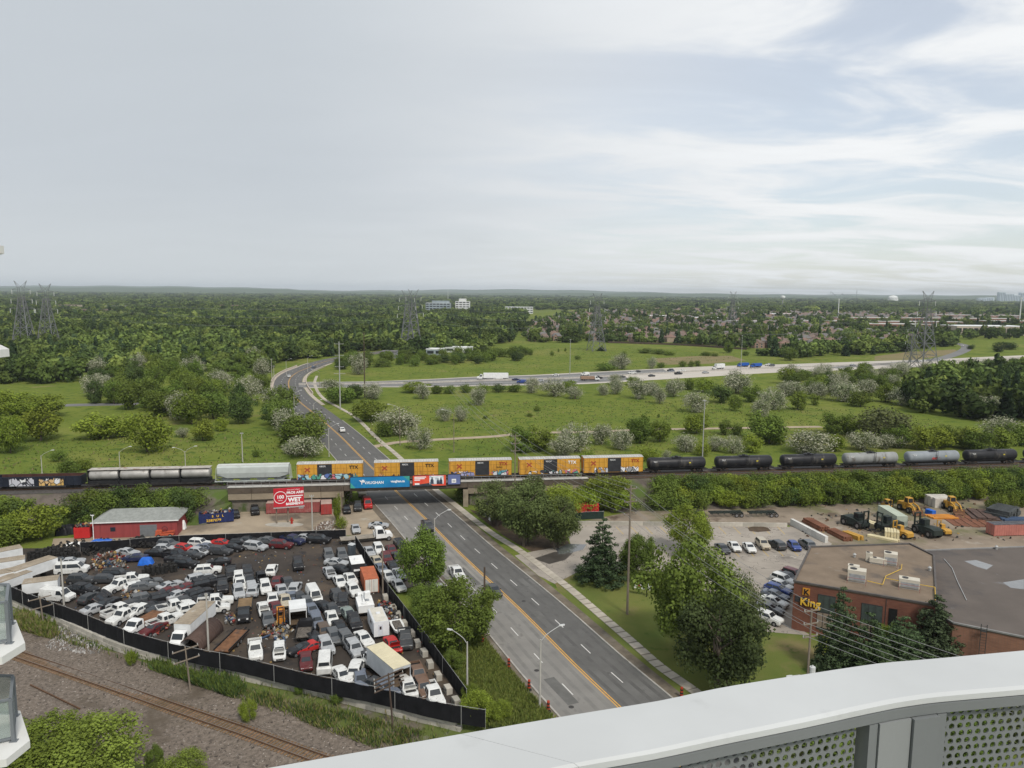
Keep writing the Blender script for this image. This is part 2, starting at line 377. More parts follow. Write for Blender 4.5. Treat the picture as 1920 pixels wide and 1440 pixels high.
for off in (-4.0, 3.65):
    s = 8
    while s < L_tot-60:
        p = at(road, s); q = at(road, s+.5); d = (q-p)/np.linalg.norm(q-p); n = np.array((d[1], -d[0])); c = p+n*off
        ob('lane_dash', dash, ROAD, (c[0], c[1], .036), math.atan2(d[1], d[0])); s += 9
m = MB(); k0 = 0
for o0, o1 in ((-8.15, -7.9), (7.3, 7.55)): curb(road[:52], o0, o1, -.02, .15, m)
ob('kerb', m.mesh('kerb', conc), label='pale concrete kerbs along both sides of the road', kind='structure')
m = MB(); ribbon(road[:34], -9.6, -8.15, .035, m); ribbon(road[:34], 7.55, 9.2, .035, m)
ob('gravel_shoulder', m.mesh('shoulder', dirt), label='strip of dirt and broken asphalt beside the kerb', kind='structure')
side_px = [(1330, 1318), (1296, 1292), (1237, 1250), (1186, 1205), (1130, 1157), (1068, 1104), (1034, 1078), (998, 1050), (967, 1028), (925, 1002), (890, 976), (855, 948), (820, 921), (790, 896), (760, 868), (737, 847), (707, 822), (667, 783), (633, 763), (610, 750), (596, 735), (590, 718), (594, 705)]
side = smooth(PX(side_px), 1.6)
# sidewalk slabs: each its own piece with a recessed joint
SW = ob('sidewalk', (lambda q: (ribbon(side, -.8, .8, .05, q), q.mesh('sidewalk_bed', M('joint_dirt', (.2, .18, .15), .95, .2, 2)))[1])(MB()), label='narrow concrete sidewalk following the road', kind='structure')
slab_m = MB().box(-.775, .775, -.8, .8, 0, .06).mesh('paving_slab', M('slab_concrete', (.40, .36, .30), .9, .12, .6, objrand=.35, bump=.006, bscale=14))
for i in range(min(290, len(side)-1)):
    a, b = side[i], side[i+1]; c = (a+b)/2; d = b-a
    ob('paving_slab', slab_m, SW, (c[0], c[1], .052), math.atan2(d[1], d[0]))

sheet('forecourt', [(-60, -40), (140, -40), (140, 52), (52, 52), (24, 38), (-60, 40)], .04, M('lot_asphalt2', (.2, .19, .175), .9, .12, .1), 'grey paved forecourt at the foot of the tower')
# verge and lawns by the road (drier grass)
verge = M('dry_verge_grass', (.10, .135, .034), .95, .2, .12, col2=(.16, .165, .05), spec=.02, lo=.3, hi=.7,
          patches=[((.20, .155, .085), .06, .52, .16), ((.07, .11, .025), .3, .6, .1), ((.24, .19, .11), .8, .7, .06)], bump=.06, bscale=5)
vp = PX([(1040, 1092), (1052, 1076), (1100, 1068), (1180, 1064), (1230, 1062), (1290, 1075), (1390, 1180), (1520, 1190), (1560, 1240), (1700, 1300), (1500, 1420), (1330, 1400), (1290, 1330), (1210, 1275), (1110, 1165), (1045, 1105)])
sheet('lawn', vp, .02, verge, 'patchy drying lawn between the sidewalk and the brick building')
bark = M('pine_needle_soil', (.085, .06, .04), .95, .25, .6, bump=.05, bscale=4, patches=[((.13, .11, .06), .2, .58, .12)])
sheet('needle_bed', PX([(880, 955), (930, 970), (1060, 1000), (1070, 1025), (1000, 1037), (945, 1005)]), .03, bark, 'bare brown needle-strewn soil under the pines')
drive = M('lot_asphalt', (.32, .285, .245), .92, .12, .12, cracks=((.15, .13, .115), .16, .0035), bump=.01, bscale=20, patches=[((.23, .205, .18), .1, .56, .1), ((.38, .345, .3), .35, .62, .08), ((.13, .115, .1), .05, .66, .05)])
lotp = PX([(1000, 1034), (1070, 1022), (1062, 990), (1090, 980), (1400, 985), (1520, 990), (1560, 1020), (1500, 1085), (1485, 1170), (1520, 1192), (1400, 1182), (1290, 1080), (1180, 1067), (1085, 1072), (1040, 1095), (1010, 1080), (965, 1042)])
LOT = sheet('parking_lot', lotp, .045, drive, 'cracked grey asphalt parking lot with yellow bay lines')
yardp = PX([(1090, 978), (1180, 960), (1260, 945), (1560, 944), (1700, 934), (1990, 930), (2050, 1040), (1500, 1035), (1480, 985)])
sheet('gravel_yard', yardp, .03, M('yard_gravel', (.235, .19, .145), .95, .2, .15, patches=[((.15, .14, .075), .07, .5, .12), ((.34, .30, .25), .2, .6, .1), ((.11, .08, .058), .12, .58, .08)], bump=.04, bscale=5), 'dusty gravel equipment yard below the railway bank')
water = M('puddle_water', (.10, .105, .11), .03, .05, 1, spec=.8)
sheet('puddle', PX([(1042, 1030), (1066, 1020), (1100, 1021), (1093, 1031), (1070, 1037), (1048, 1040)]), .053, water, 'shallow puddle at the parking lot entrance')
wet = M('wet_patch', (.07, .062, .055), .4, .2, .5)
sheet('wet_patch', PX([(1000, 1048), (1040, 1035), (1075, 1036), (1060, 1050), (1030, 1058)]), .052, wet, 'dark damp patch on the entrance driveway')
sheet('soil_heap_stain', PX([(1402, 990), (1420, 985), (1440, 990), (1446, 996), (1420, 998), (1405, 996)]), .06, bark, 'dark spill of soil on the parking bays')
# scrapyard and gravel lots
mud = M('yard_mud', (.045, .035, .028), .85, .25, .12, bump=.05, bscale=2.5, spec=.4, patches=[((.085, .062, .043), .07, .50, .12), ((.024, .02, .018), .3, .55, .1), ((.12, .10, .08), .6, .68, .06)])
yard_poly = [tuple(p) for p in wall[:-1]]+[P(862, 1300)[:2], P(740, 1112)[:2], P(700, 1060)[:2], P(664, 1012)[:2], P(640, 1000)[:2], P(440, 1008)[:2], P(222, 1020)[:2], P(100, 1028)[:2], P(-150, 1030)[:2]]
sheet('scrapyard_ground', yard_poly, .03, mud, 'dark oily mud of the scrapyard')
lotg = M('gravel_lot', (.32, .26, .19), .95, .18, .12, bump=.04, bscale=4, patches=[((.19, .155, .115), .08, .52, .12), ((.36, .32, .26), .25, .62, .1), ((.14, .115, .09), .05, .62, .1)])
sheet('gravel_lot', PX([(95, 1032), (100, 1010), (330, 1000), (365, 965), (440, 940), (640, 938), (690, 945), (760, 1010), (740, 1016), (660, 1004), (440, 1007), (222, 1019)]), .02, lotg, 'tan gravel lot around the red billboard')
sheet('gravel_apron', PX([(640, 1010), (662, 1008), (750, 1010), (782, 1030), (812, 1062), (850, 1100), (830, 1118), (790, 1095), (745, 1110)]), .05, M('apron_dirt', (.12, .1, .082), .95, .2, .2, bump=.04, bscale=4), 'dirt strip between the scrapyard fence and the road')
dust = M('dust', (.36, .335, .29), .95, .15, .4)
# gravel track that leaves the road behind the train
track2 = smooth(PX([(700, 838), (740, 830), (790, 826), (860, 822), (930, 818), (990, 812), (1100, 810), (1200, 806), (1300, 804), (1420, 802), (1540, 800)]), 5)
m = MB(); ribbon(track2, -1.8, 1.8, .02, m)
ob('gravel_track', m.mesh('gravel_track', M('track_gravel', (.36, .29, .215), .95, .15, .3, patches=[((.26, .22, .16), .1, .55, .15)])), label='pale gravel track crossing the meadow', kind='structure')
# ------------------------------------------------------------------ the highway
hw_s = smooth(PX([(560, 728), (620, 727), (700, 726), (800, 726), (900, 724), (1000, 722), (1100, 720), (1200, 714), (1300, 708), (1430, 700), (1500, 697), (1640, 692), (1760, 686), (1900, 678), (2100, 668)]), 10)
hw_n = smooth(PX([(560, 716), (620, 716), (700, 715), (800, 711), (900, 706), (1000, 703), (1100, 698), (1200, 693), (1300, 688), (1430, 684), (1500, 682), (1640, 677), (1760, 673), (1900, 667), (2100, 659)]), 10)
def between(A, B, t0, t1, z, mb, mi=0, u0=0, u1=1):
    n = 90; vs = []
    for i in range(n+1):
        u = lerp(u0, u1, i/n); a = at(A, u*arc(A)[-1]); b = at(B, u*arc(B)[-1]); p = a+(b-a)*t0; q = a+(b-a)*t1; vs += [(p[0], p[1], z), (q[0], q[1], z)]
    return mb.add(vs, [(2*i, 2*i+1, 2*i+3, 2*i+2) for i in range(n)], mi)
hconc = M('highway_concrete', (.46, .42, .37), .9, .08, .02, patches=[((.38, .35, .31), .1, .57, .1)], stretch=(.1, 1, 1))
hasph = M('highway_asphalt', (.17, .168, .165), .9, .1, .05)
m = MB(); between(hw_s, hw_n, 0, 1, .03, m, 0); HW = ob('highway', m.mesh('highway', hconc), label='wide pale concrete highway crossing the valley', kind='structure')
m = MB(); between(hw_s, hw_n, .10, .48, .05, m, 0, 0, .27); between(hw_s, hw_n, .54, .92, .05, m, 0, 0, .32); ob('asphalt_lane', m.mesh('asphalt_lane', hasph), HW)
m = MB()
for t in (.3, .7): between(hw_s, hw_n, t-.006, t+.006, .07, m)
ob('lane_line', m.mesh('lane_line', wl), HW)
n = 60; m = MB(); secs = []
for i in range(n+1):
    u = i/n; a = at(hw_s, u*arc(hw_s)[-1]); b = at(hw_n, u*arc(hw_n)[-1]); p = a+(b-a)*.50; d = (b-a)/np.linalg.norm(b-a)*.3
    secs.append([(p[0]-d[0], p[1]-d[1], .03), (p[0]+d[0], p[1]+d[1], .03), (p[0]+d[0]*.4, p[1]+d[1]*.4, .95), (p[0]-d[0]*.4, p[1]-d[1]*.4, .95)])
m.loft(secs); ob('median_barrier', m.mesh('median_barrier', conc), HW)
ramp = smooth(PX([(1560, 690), (1660, 682), (1740, 676), (1780, 668), (1808, 657), (1812, 650), (1800, 645), (1780, 642)]), 6)
m = MB(); ribbon(ramp, -5, 5, .06, m); ob('exit_ramp', m.mesh('exit_ramp', hasph), label='curved asphalt ramp joining the highway', kind='structure')
m = MB(); ribbon(smooth(PX([(60, 763), (120, 760), (165, 759), (260, 757)]), 8), -4, 4, .02, m); ob('side_road', m.mesh('side_road', hasph), label='short grey stretch of side road between the trees', kind='structure')
reeds = M('dry_reeds', (.22, .165, .085), .95, .2, .08, col2=(.16, .15, .06), bump=.2, bscale=1)
sheet('reed_patch', PX([(1225, 672), (1300, 668), (1370, 667), (1400, 676), (1330, 682), (1240, 684)]), .02, reeds, 'tan patch of dry reeds beside the highway')
sheet('reed_patch', PX([(1640, 668), (1700, 660), (1790, 655), (1800, 662), (1720, 674), (1640, 676)]), .02, reeds, 'tan strip of dry reeds inside the ramp curve')
# parapets of the far S-bend
for o0, o1, nm in ((-9.6, -9.2, 'pale parapet wall on the outside of the far road bend'), (9.4, 9.8, 'pale parapet wall on the inside of the far road bend')):
    m = MB(); idx = [i for i, p in enumerate(road) if 370 < p[1] < 520]; curb(road[idx[0]:idx[-1]], o0, o1, 0, 1.1, m)
    ob('parapet_wall', m.mesh('parapet', M('parapet_concrete', (.48, .42, .35), .9, .1, .3)), label=nm, cat='wall')
m = MB(); ribbon(road[[i for i, p in enumerate(road) if 330 < p[1] < 540]], 7.55, 9.4, .045, m); ribbon(road[[i for i, p in enumerate(road) if 330 < p[1] < 540]], -9.2, -7.9, .045, m)
ob('bend_path', m.mesh('bend_path', M('slab_concrete2', (.42, .36, .30), .9, .1, .3)), label='pale footpath around the far road bend', kind='structure')
# ------------------------------------------------------------------ lower railway: ballast, sleepers, rails
gz = lambda x, y: float(ground_z(x, y))
ball = M('ballast', (.155, .127, .104), .95, .3, 2.2, bump=.08, bscale=7, detail=8, patches=[((.36, .32, .28), 3.1, .61, .05), ((.05, .04, .035), 2.7, .58, .06), ((.10, .08, .06), .12, .54, .12)])
m = MB()
for a, b in ((-5.5, -3), (-3, 3), (3, 6), (6, 9.5)): ribbon(trk, a, b, .06, m, 0, lambda x, y: max(-2.5, gz(x, y)))
BL = ob('ballast_bed', m.mesh('ballast_bed', ball), label='grey ballast bed of the lower railway line', kind='structure')
m = MB(); n_, d_ = normals(trk); secs = []
for p, q in zip(trk, n_): secs.append([(*(p-q*2.6), -2.44), (*(p-q*1.5), -2.12), (*(p+q*1.5), -2.12), (*(p+q*2.6), -2.44)])
m.loft(secs, closed=False, caps=False)
TR = ob('railway_track', m.mesh('track_bed', ball), label='rusty single railway track on ballast below the scrapyard wall', kind='structure')
slp = MB().box(-.12, .12, -1.28, 1.28, 0, .12).mesh('sleeper', M('sleeper_wood', (.16, .10, .055), .9, .3, 3, objrand=.5))
Lt = arc(trk)[-1]; s = 40
cnt = 0
while s < Lt-25 and cnt < 290:
    p = at(trk, s); q = at(trk, s+.3); d = q-p
    ob('sleeper', slp, TR, (p[0], p[1], -2.17), math.atan2(d[1], d[0])+random.uniform(-.02, .02)); s += .52; cnt += 1
rust = M('rail_rust', (.13, .075, .045), .7, .2, 1.5, metal=.3); shiny = M('rail_head', (.33, .28, .24), .4, .1, 1, metal=.7)
for off in (-.72, .72):
    m = MB(); secs = []; n_, _ = normals(trk)
    for p, q in zip(trk, n_):
        a = p+q*off; secs.append([(*(a-q*.075), -2.05), (*(a+q*.075), -2.05), (*(a+q*.036), -1.86), (*(a-q*.036), -1.86)])
    m.loft(secs); ob('rail', m.mesh('rail', [rust]), TR)
    m = MB(); ribbon(trk, off-.034, off+.034, -1.857, m); ob('rail_head', m.mesh('rail_head', shiny), TR)
# a loose rail lying on the ballast
a, b = P(57, 1285, -2.4), P(150, 1330, -2.4)
m = MB(); m.bar(a+Vector((0, 0, .09)), b+Vector((0, 0, .09)), .14, .16); ob('loose_rail', m.mesh('loose_rail', rust), label='rusty loose rail lying on the ballast', cat='rail')
# ------------------------------------------------------------------ embankment and bridge of the upper railway
bank_soil = M('bank_soil', (.12, .1, .085), .95, .25, .3, bump=.1, bscale=2, patches=[((.075, .11, .025), .1, .46, .12), ((.085, .07, .062), .4, .6, .1)])
GAP0 = P(660, 944).x-1.5; GAP1 = P(868, 930).x+1.0
WX0, WX1 = P(436, 905, 6).x, P(1092, 885, 6).x      # extent of the retaining walls beside the bridge
def bank(xa, xb, name, label):
    m = MB(); secs = []; k = main[(main[:, 0] >= xa) & (main[:, 0] <= xb)]; k = np.vstack(([xa, main_y(xa)], k, [xb, main_y(xb)])); n, _ = normals(k)
    for p, q in zip(k, n):
        j = rng.uniform(-.5, .5, 2)
        if WX0 < p[0] < WX1: secs.append([(*(p+q*4.3), -.1), (*(p+q*4.25), 2.6), (*(p+q*4.2), 5.35), (*(p-q*4.6), 5.35), (*(p-q*(10+j[0])), 2.4), (*(p-q*(15+j[1])), -.1)]); continue
        secs.append([(*(p+q*(15+j[0])), -.1), (*(p+q*(9.5+j[1])), 2.6+j[0]*.5), (*(p+q*4.6), 5.35), (*(p-q*4.6), 5.35), (*(p-q*(10+j[0])), 2.4), (*(p-q*(15+j[1])), -.1)])
    m.loft(secs, closed=False, caps=True); ob(name, m.mesh('bank', bank_soil, False), label=label, kind='structure')
bank(-325, GAP0, 'embankment', 'railway embankment west of the road')
bank(GAP1, 410, 'embankment', 'railway embankment east of the road')
m = MB(); ribbon(main, -4.0, 4.0, 5.42, m)
UT = ob('railway_line', m.mesh('upper_ballast', M('dark_ballast', (.085, .078, .074), .95, .3, 2, bump=.05, bscale=6)), label='elevated railway line carrying the freight train', kind='structure')
def sweep_line(off, z0, z1, hw, xa, xb, name, mat, parent):
    k = main[(main[:, 0] >= xa) & (main[:, 0] <= xb)]; n, _ = normals(k); m = MB()
    m.loft([[(*(p+q*(off-hw)), z0), (*(p+q*(off+hw)), z0), (*(p+q*(off+hw)), z1), (*(p+q*(off-hw)), z1)] for p, q in zip(k, n)]); return ob(name, m.mesh(name, mat), parent)
for off in (-.72, .72): sweep_line(off, 5.5, 5.68, .04, -300, 400, 'rail', rust, UT)
for off in (2.6, 4.0): sweep_line(off, 5.45, 5.6, .04, 0, 400, 'rail', rust, UT)
# bridge: concrete girder face with a darker steel fascia and a pipe railing
xa, xb = P(436, 905, 6).x, P(1092, 885, 6).x
BR = empty('railway_bridge', (0, 0, 0), label='long concrete railway bridge with pipe railing carrying the yellow boxcars', cat='bridge')
def strip(off0, off1, z0, z1, a, b, name, mat, step=4):
    k = np.array([(x, main_y(x)) for x in np.linspace(a, b, max(2, int((b-a)/step)))]); n, _ = normals(k); m = MB()
    m.loft([[(*(p+q*off0), z0), (*(p+q*off1), z0), (*(p+q*off1), z1), (*(p+q*off0), z1)] for p, q in zip(k, n)]); return ob(name, m.mesh(name, mat), BR)
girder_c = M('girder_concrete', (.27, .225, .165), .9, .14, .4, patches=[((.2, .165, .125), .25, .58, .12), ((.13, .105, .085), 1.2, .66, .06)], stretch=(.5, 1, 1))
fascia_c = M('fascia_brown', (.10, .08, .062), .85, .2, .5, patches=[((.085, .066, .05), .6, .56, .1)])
seg = np.concatenate((np.linspace(xa, GAP0, 6), np.linspace(GAP0, GAP1, 4)[1:], np.linspace(GAP1, xb, 6)[1:]))
for a, b in zip(seg[:-1], seg[1:]):
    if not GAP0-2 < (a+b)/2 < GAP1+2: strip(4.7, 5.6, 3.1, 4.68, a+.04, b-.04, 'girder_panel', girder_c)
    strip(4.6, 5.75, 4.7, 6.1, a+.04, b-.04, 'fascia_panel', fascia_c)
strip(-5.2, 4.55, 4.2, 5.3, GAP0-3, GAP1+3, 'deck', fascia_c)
strip(4.4, 5.9, 6.11, 6.25, xa, xb, 'walkway_edge', M('edge_grey', (.42, .41, .38), .8, .1, 1))
k = np.array([(x, main_y(x)) for x in np.arange(xa, xb, 1.9)]); n_, _ = normals(k)
post_me = MB().cyl((0, 0, 0), (0, 0, 1.15), .035, .035, 5).mesh('railing_post', M('galv', (.42, .42, .41), .6, .1, 2, metal=.4))
for p, q in zip(k, n_): ob('railing_post', post_me, BR, (*(p+q*5.82), 6.25))
for z in (6.8, 7.36):
    m = MB(); m.tube([(*(p+q*5.82), z) for p, q in zip(k, n_)], .03, 4); ob('railing_pipe', m.mesh('pipe', M('galv')), BR)
# retaining walls below the girder and the two abutments by the road
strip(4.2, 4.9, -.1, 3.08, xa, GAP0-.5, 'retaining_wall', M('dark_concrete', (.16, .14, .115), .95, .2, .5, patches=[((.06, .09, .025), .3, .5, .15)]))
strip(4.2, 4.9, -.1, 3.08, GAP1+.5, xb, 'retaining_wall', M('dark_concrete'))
for gx, sx in ((GAP0, -1), (GAP1, 1)):
    p = np.array((gx, main_y(gx))); m = MB(); y = main_y(gx)
    m.box(gx-.9 if sx < 0 else gx-.3, gx+.3 if sx < 0 else gx+.9, y-6.2, y+6.0, -.1, 4.15); ob('abutment', m.mesh('abutment', girder_c), BR)
# ------------------------------------------------------------------ banners on the bridge
def panel_frame(pl, pr, z0l, z1l, off, thick=.12):
    """returns origin, unit vector to the right for a banner between pixels on the bridge side"""
    return None
def bridge_point(px, off=6.1):
    """point of the bridge side line seen in the photograph's column px"""
    lo, hi = -150., 200.
    for _ in range(50):
        x = (lo+hi)/2; y = main_y(x)-off; v = Vector((x, y, 6.5-CAM_H)); sx = 960+FPX*v.dot(C_RIGHT)/v.dot(C_FWD)
        if sx < px: lo = x
        else: hi = x
    return Vector((x, y, 0))
def banner(name, pxa, pxb, z0a, z1a, label, mat, cat='banner'):
    a, b = bridge_point(pxa), bridge_point(pxb); d = (b-a); W = d.length; rz = math.atan2(d.y, d.x)
    e = empty(name, (a.x, a.y, z0a), rz, label=label, cat=cat); H = z1a-z0a
    ob('board', MB().box(0, W, -.06, .06, 0, H).mesh('board', mat), e)
    fr = MB(); fm = M('banner_frame', (.03, .03, .035), .6, .1, 2)
    fr.box(-.12, 0, -.09, .09, -.12, H+.12); fr.box(W, W+.12, -.09, .09, -.12, H+.12); fr.box(0, W, -.09, .09, -.12, 0); fr.box(0, W, -.09, .09, H, H+.12)
    ob('frame', fr.mesh('frame', fm), e); return e, W, H
def wtext(key, parent, x, z, sc=1.0, y=-.075): 
    o = ob('lettering', TX[key], parent, (x, y, z), rot=(R(90), 0, 0)); o.scale = (sc, sc, 1); return o
blue = M('banner_blue', (.012, .15, .37), .55, .25, .25, col2=(.02, .23, .46))
e, W, H = banner('banner', 657, 768, 5.35, 8.0, 'long blue banner with white emblem and lettering on the bridge side', blue)
wtext('vaughan', e, W*.235, H*.36, .98); wtext('vaughanca', e, W*.68, H*.46, .9)
lg = MB()   # the leaping white emblem: three blades meeting at a point
for tri in (((0, 1.1), (.75, .95), (.55, .55)), ((.62, 1.2), (1.3, 1.15), (.82, .55)), ((.5, .75), (.85, .75), (.62, -.1)), ((.95, .8), (1.5, 1.0), (1.0, .45))):
    n = len(tri); lg.add([(x, 0, z) for x, z in tri]+[(x, .05, z) for x, z in tri], [(0, 1, 2), (5, 4, 3), (0, 3, 4, 1), (1, 4, 5, 2), (2, 5, 3, 0)])
ob('emblem', lg.mesh('emblem', ink_white), e, (W*.145, -.11, H*.3))
ob('corner_stripe', MB().add([(W-1.6, -.066, H), (W, -.066, H), (W, -.066, H-1.3)], [(0, 2, 1)]).mesh('stripe', M('banner_green', (.06, .33, .28), .5, .1, 1)), e)
ob('corner_stripe', MB().add([(0, -.066, 0), (1.2, -.066, 0), (0, -.066, 1.4)], [(0, 1, 2)]).mesh('stripe', M('banner_green')), e)
red_ad = M('banner_red', (.70, .055, .04), .55, .2, .3, col2=(.75, .13, .06))
e, W, H = banner('billboard', 774, 836, 5.45, 8.05, 'red billboard with a white photo panel on the bridge side', red_ad, 'billboard')
dk = M('ad_dark', (.045, .05, .06), .6, .2, 1)
ob('dark_band', MB().add([(0, -.064, 0), (W*.62, -.064, 0), (W*.48, -.064, H*.28), (0, -.064, H*.08)], [(0, 1, 2, 3)]).mesh('band', dk), e)
ob('photo_panel', MB().box(W*.5, W*.93, -.072, -.062, H*.15, H*.95).mesh('photo', M('ad_photo', (.70, .74, .78), .5, .2, .9, patches=[((.35, .45, .55), .8, .55, .05)])), e)
def figure(mb, x, z, s):
    mb.add([(x+dx*s, -.082, z+dz*s) for dx, dz in ((-.3, 0), (.3, 0), (.27, .75), (.1, .95), (.12, 1.2), (0, 1.3), (-.12, 1.2), (-.1, .95), (-.27, .75))], [tuple(range(9))])
m = MB(); figure(m, W*.58, H*.17, 1.35); figure(m, W*.76, H*.15, 1.1); figure(m, W*.85, H*.15, 1.3); ob('printed_figures', m.mesh('figures', M('ad_figures', (.05, .06, .085), .6, .3, 1.5)), e)
m = MB()
for i, (x0, x1, z) in enumerate(((.05, .40, .80), (.05, .36, .66), (.05, .22, .52), (.06, .2, .12))): m.box(W*x0, W*x1, -.07, -.064, H*z, H*(z+(.09 if i < 3 else .16)))
ob('text_line', m.mesh('text_line', ink_white), e)
e, W, H = banner('billboard', 840, 863, 5.7, 8.1, 'small slate blue billboard with a white square at the end of the bridge', M('banner_slate', (.13, .16, .33), .6, .1, .6), 'billboard')
ob('white_square', MB().box(W*.3, W*.66, -.075, -.062, H*.15, H*.55).mesh('square', ink_white), e)
m = MB(); m.box(W*.36, W*.6, -.082, -.077, H*.38, H*.42); m.box(W*.36, W*.6, -.082, -.077, H*.26, H*.30); ob('text_line', m.mesh('lines', dk), e)

# ------------------------------------------------------------------ freight cars
def track_pose(px, py): 
    p = P(px, py, 6.5); x = p.x; y = main_y(x); d = main_y(x+1)-main_y(x); return (x, y, 5.68), math.atan2(d, 1)
blk = M('car_black', (.022, .022, .024), .55, .25, .8, patches=[((.05, .045, .04), .5, .6, .1)])
under = M('underframe', (.03, .027, .025), .8, .3, 1)
wheel_me = MB().cyl((0, -.07, 0), (0, .07, 0), .46, .46, 14).mesh('wheel', M('wheel_steel', (.09, .065, .05), .7, .2, 2, metal=.3))
bog = MB().box(-1.35, 1.35, -.95, -.8, .32, .62).box(-1.35, 1.35, .8, .95, .32, .62).box(-.25, .25, -.95, .95, .4, .75).mesh('bogie', under)
coup = MB().box(-.5, .5, -.12, .12, .65, .9).mesh('coupler', under)
def running_gear(pr, L, bx):
    for x in (-bx, bx):
        i = pr.part('bogie', bog, loc=(x, 0, 0))
        for dx in (-.9, .9):
            for y in (-.74, .74): pr.part('wheel', wheel_me, i, (dx, y, .46))
    for s in (-1, 1): pr.part('coupler', coup, loc=(s*(L/2+.35), 0, 0))
yel = M('boxcar_yellow', (.60, .31, .045), .7, .1, .5, patches=[((.43, .21, .04), .5, .54, .12), ((.26, .13, .045), 1.5, .62, .06)], stretch=(1.5, 1, .4))
roof_g = M('galvanised_roof', (.50, .49, .46), .6, .12, .6, metal=.15, patches=[((.36, .33, .29), .5, .6, .1)])
seam = M('seam_ochre', (.20, .105, .02), .8, .15, 2)  # dark ochre colour of the panel seams and side bands
doorb = M('boxcar_door', (.035, .036, .04), .6, .2, .7)
def boxcar(doorx):
    pr = Proto(); Lb = 15.6; w = 1.48; z0, z1 = .85, 4.65
    pr.part('body', MB().box(-Lb/2, Lb/2, -w, w, z0, z1).mesh('boxcar_body', yel))
    rf = MB(); rf.loft([[(x, -w-.05, z1+.003), (x, w+.05, z1+.003), (x, w+.05, z1+.07), (x, 0, z1+.28), (x, -w-.05, z1+.07)] for x in (-Lb/2-.04, Lb/2+.04)])
    r = pr.part('roof', rf.mesh('roof', roof_g))
    rr = MB()
    for i in range(24):
        x = -Lb/2+.3+i*(Lb-.6)/23
        rr.add([(x-.05, -w-.05, z1+.12), (x+.05, -w-.05, z1+.12), (x+.05, 0, z1+.33), (x-.05, 0, z1+.33)], [(0, 1, 2, 3)]); rr.add([(x-.05, w+.05, z1+.12), (x+.05, w+.05, z1+.12), (x+.05, 0, z1+.33), (x-.05, 0, z1+.33)], [(3, 2, 1, 0)])
    pr.part('roof_rib', rr.mesh('roof_rib', M('roof_rib', (.38, .36, .33), .6, .1, 1)), r)
    rib = MB().box(-.045, .045, -.035, .035, 0, z1-z0-.1).mesh('side_rib', yel)
    sm = MB().box(-.03, .03, -.006, .006, 0, z1-z0-.16).mesh('panel_seam', seam)
    for s in (-1, 1):
        for i in range(13):
            x = -Lb/2+.12+i*(Lb-.24)/12
            if doorx-2.0 < x < doorx+2.0: continue
            pr.part('side_rib', rib, loc=(x, s*(w+.03), z0+.05)); pr.part('panel_seam', sm, loc=(x+.09, s*(w+.008), z0+.08))
        pr.part('door', MB().box(doorx-1.75, doorx+1.75, s*w-.06, s*w+.06, z0+.12, z1-.08).mesh('door', doorb))
        for z in (z0+1.35, z0+2.65):
            for xa_, xb_ in ((-Lb/2+.15, doorx-1.8), (doorx+1.8, Lb/2-.15)): pr.part('side_band', MB().box(xa_, xb_, s*(w+.012)-.005, s*(w+.012)+.005, z, z+.05).mesh('side_band', seam))
    pr.part('sill', MB().box(-Lb/2, Lb/2, -1.35, 1.35, .6, z0-.003).mesh('sill', under))
    m = MB()
    for i in range(8): m.box(-Lb/2-.08, -Lb/2-.04, -1.3, -.85, 1.1+i*.42, 1.14+i*.42)
    m.box(-Lb/2-.09, -Lb/2-.03, -.86, -.8, 1.0, 4.2).box(-Lb/2-.09, -Lb/2-.03, -1.35, -1.29, 1.0, 4.2)
    pr.part('ladder', m.mesh('ladder', M('galv')))
    running_gear(pr, Lb, 5.6); return pr
emb_red = M('emblem_red', (.38, .07, .04), .7, .15, 2)
def cross_mesh():
    m = MB()
    for a in (R(42), R(-42)): m.box(-.75, .75, -.13, .13, 0, .012, 0); 
    m = MB()
    for a in (R(40), R(-40)):
        c, s = math.cos(a), math.sin(a); q = [(-.8, -.14), (.8, -.14), (.8, .14), (-.8, .14)]; z = .006 if a > 0 else 0
        m.add([(x*c-y*s, x*s+y*c, z) for x, y in q], [(0, 1, 2, 3)])
    return m.mesh('emblem', emb_red)
xm = cross_mesh()
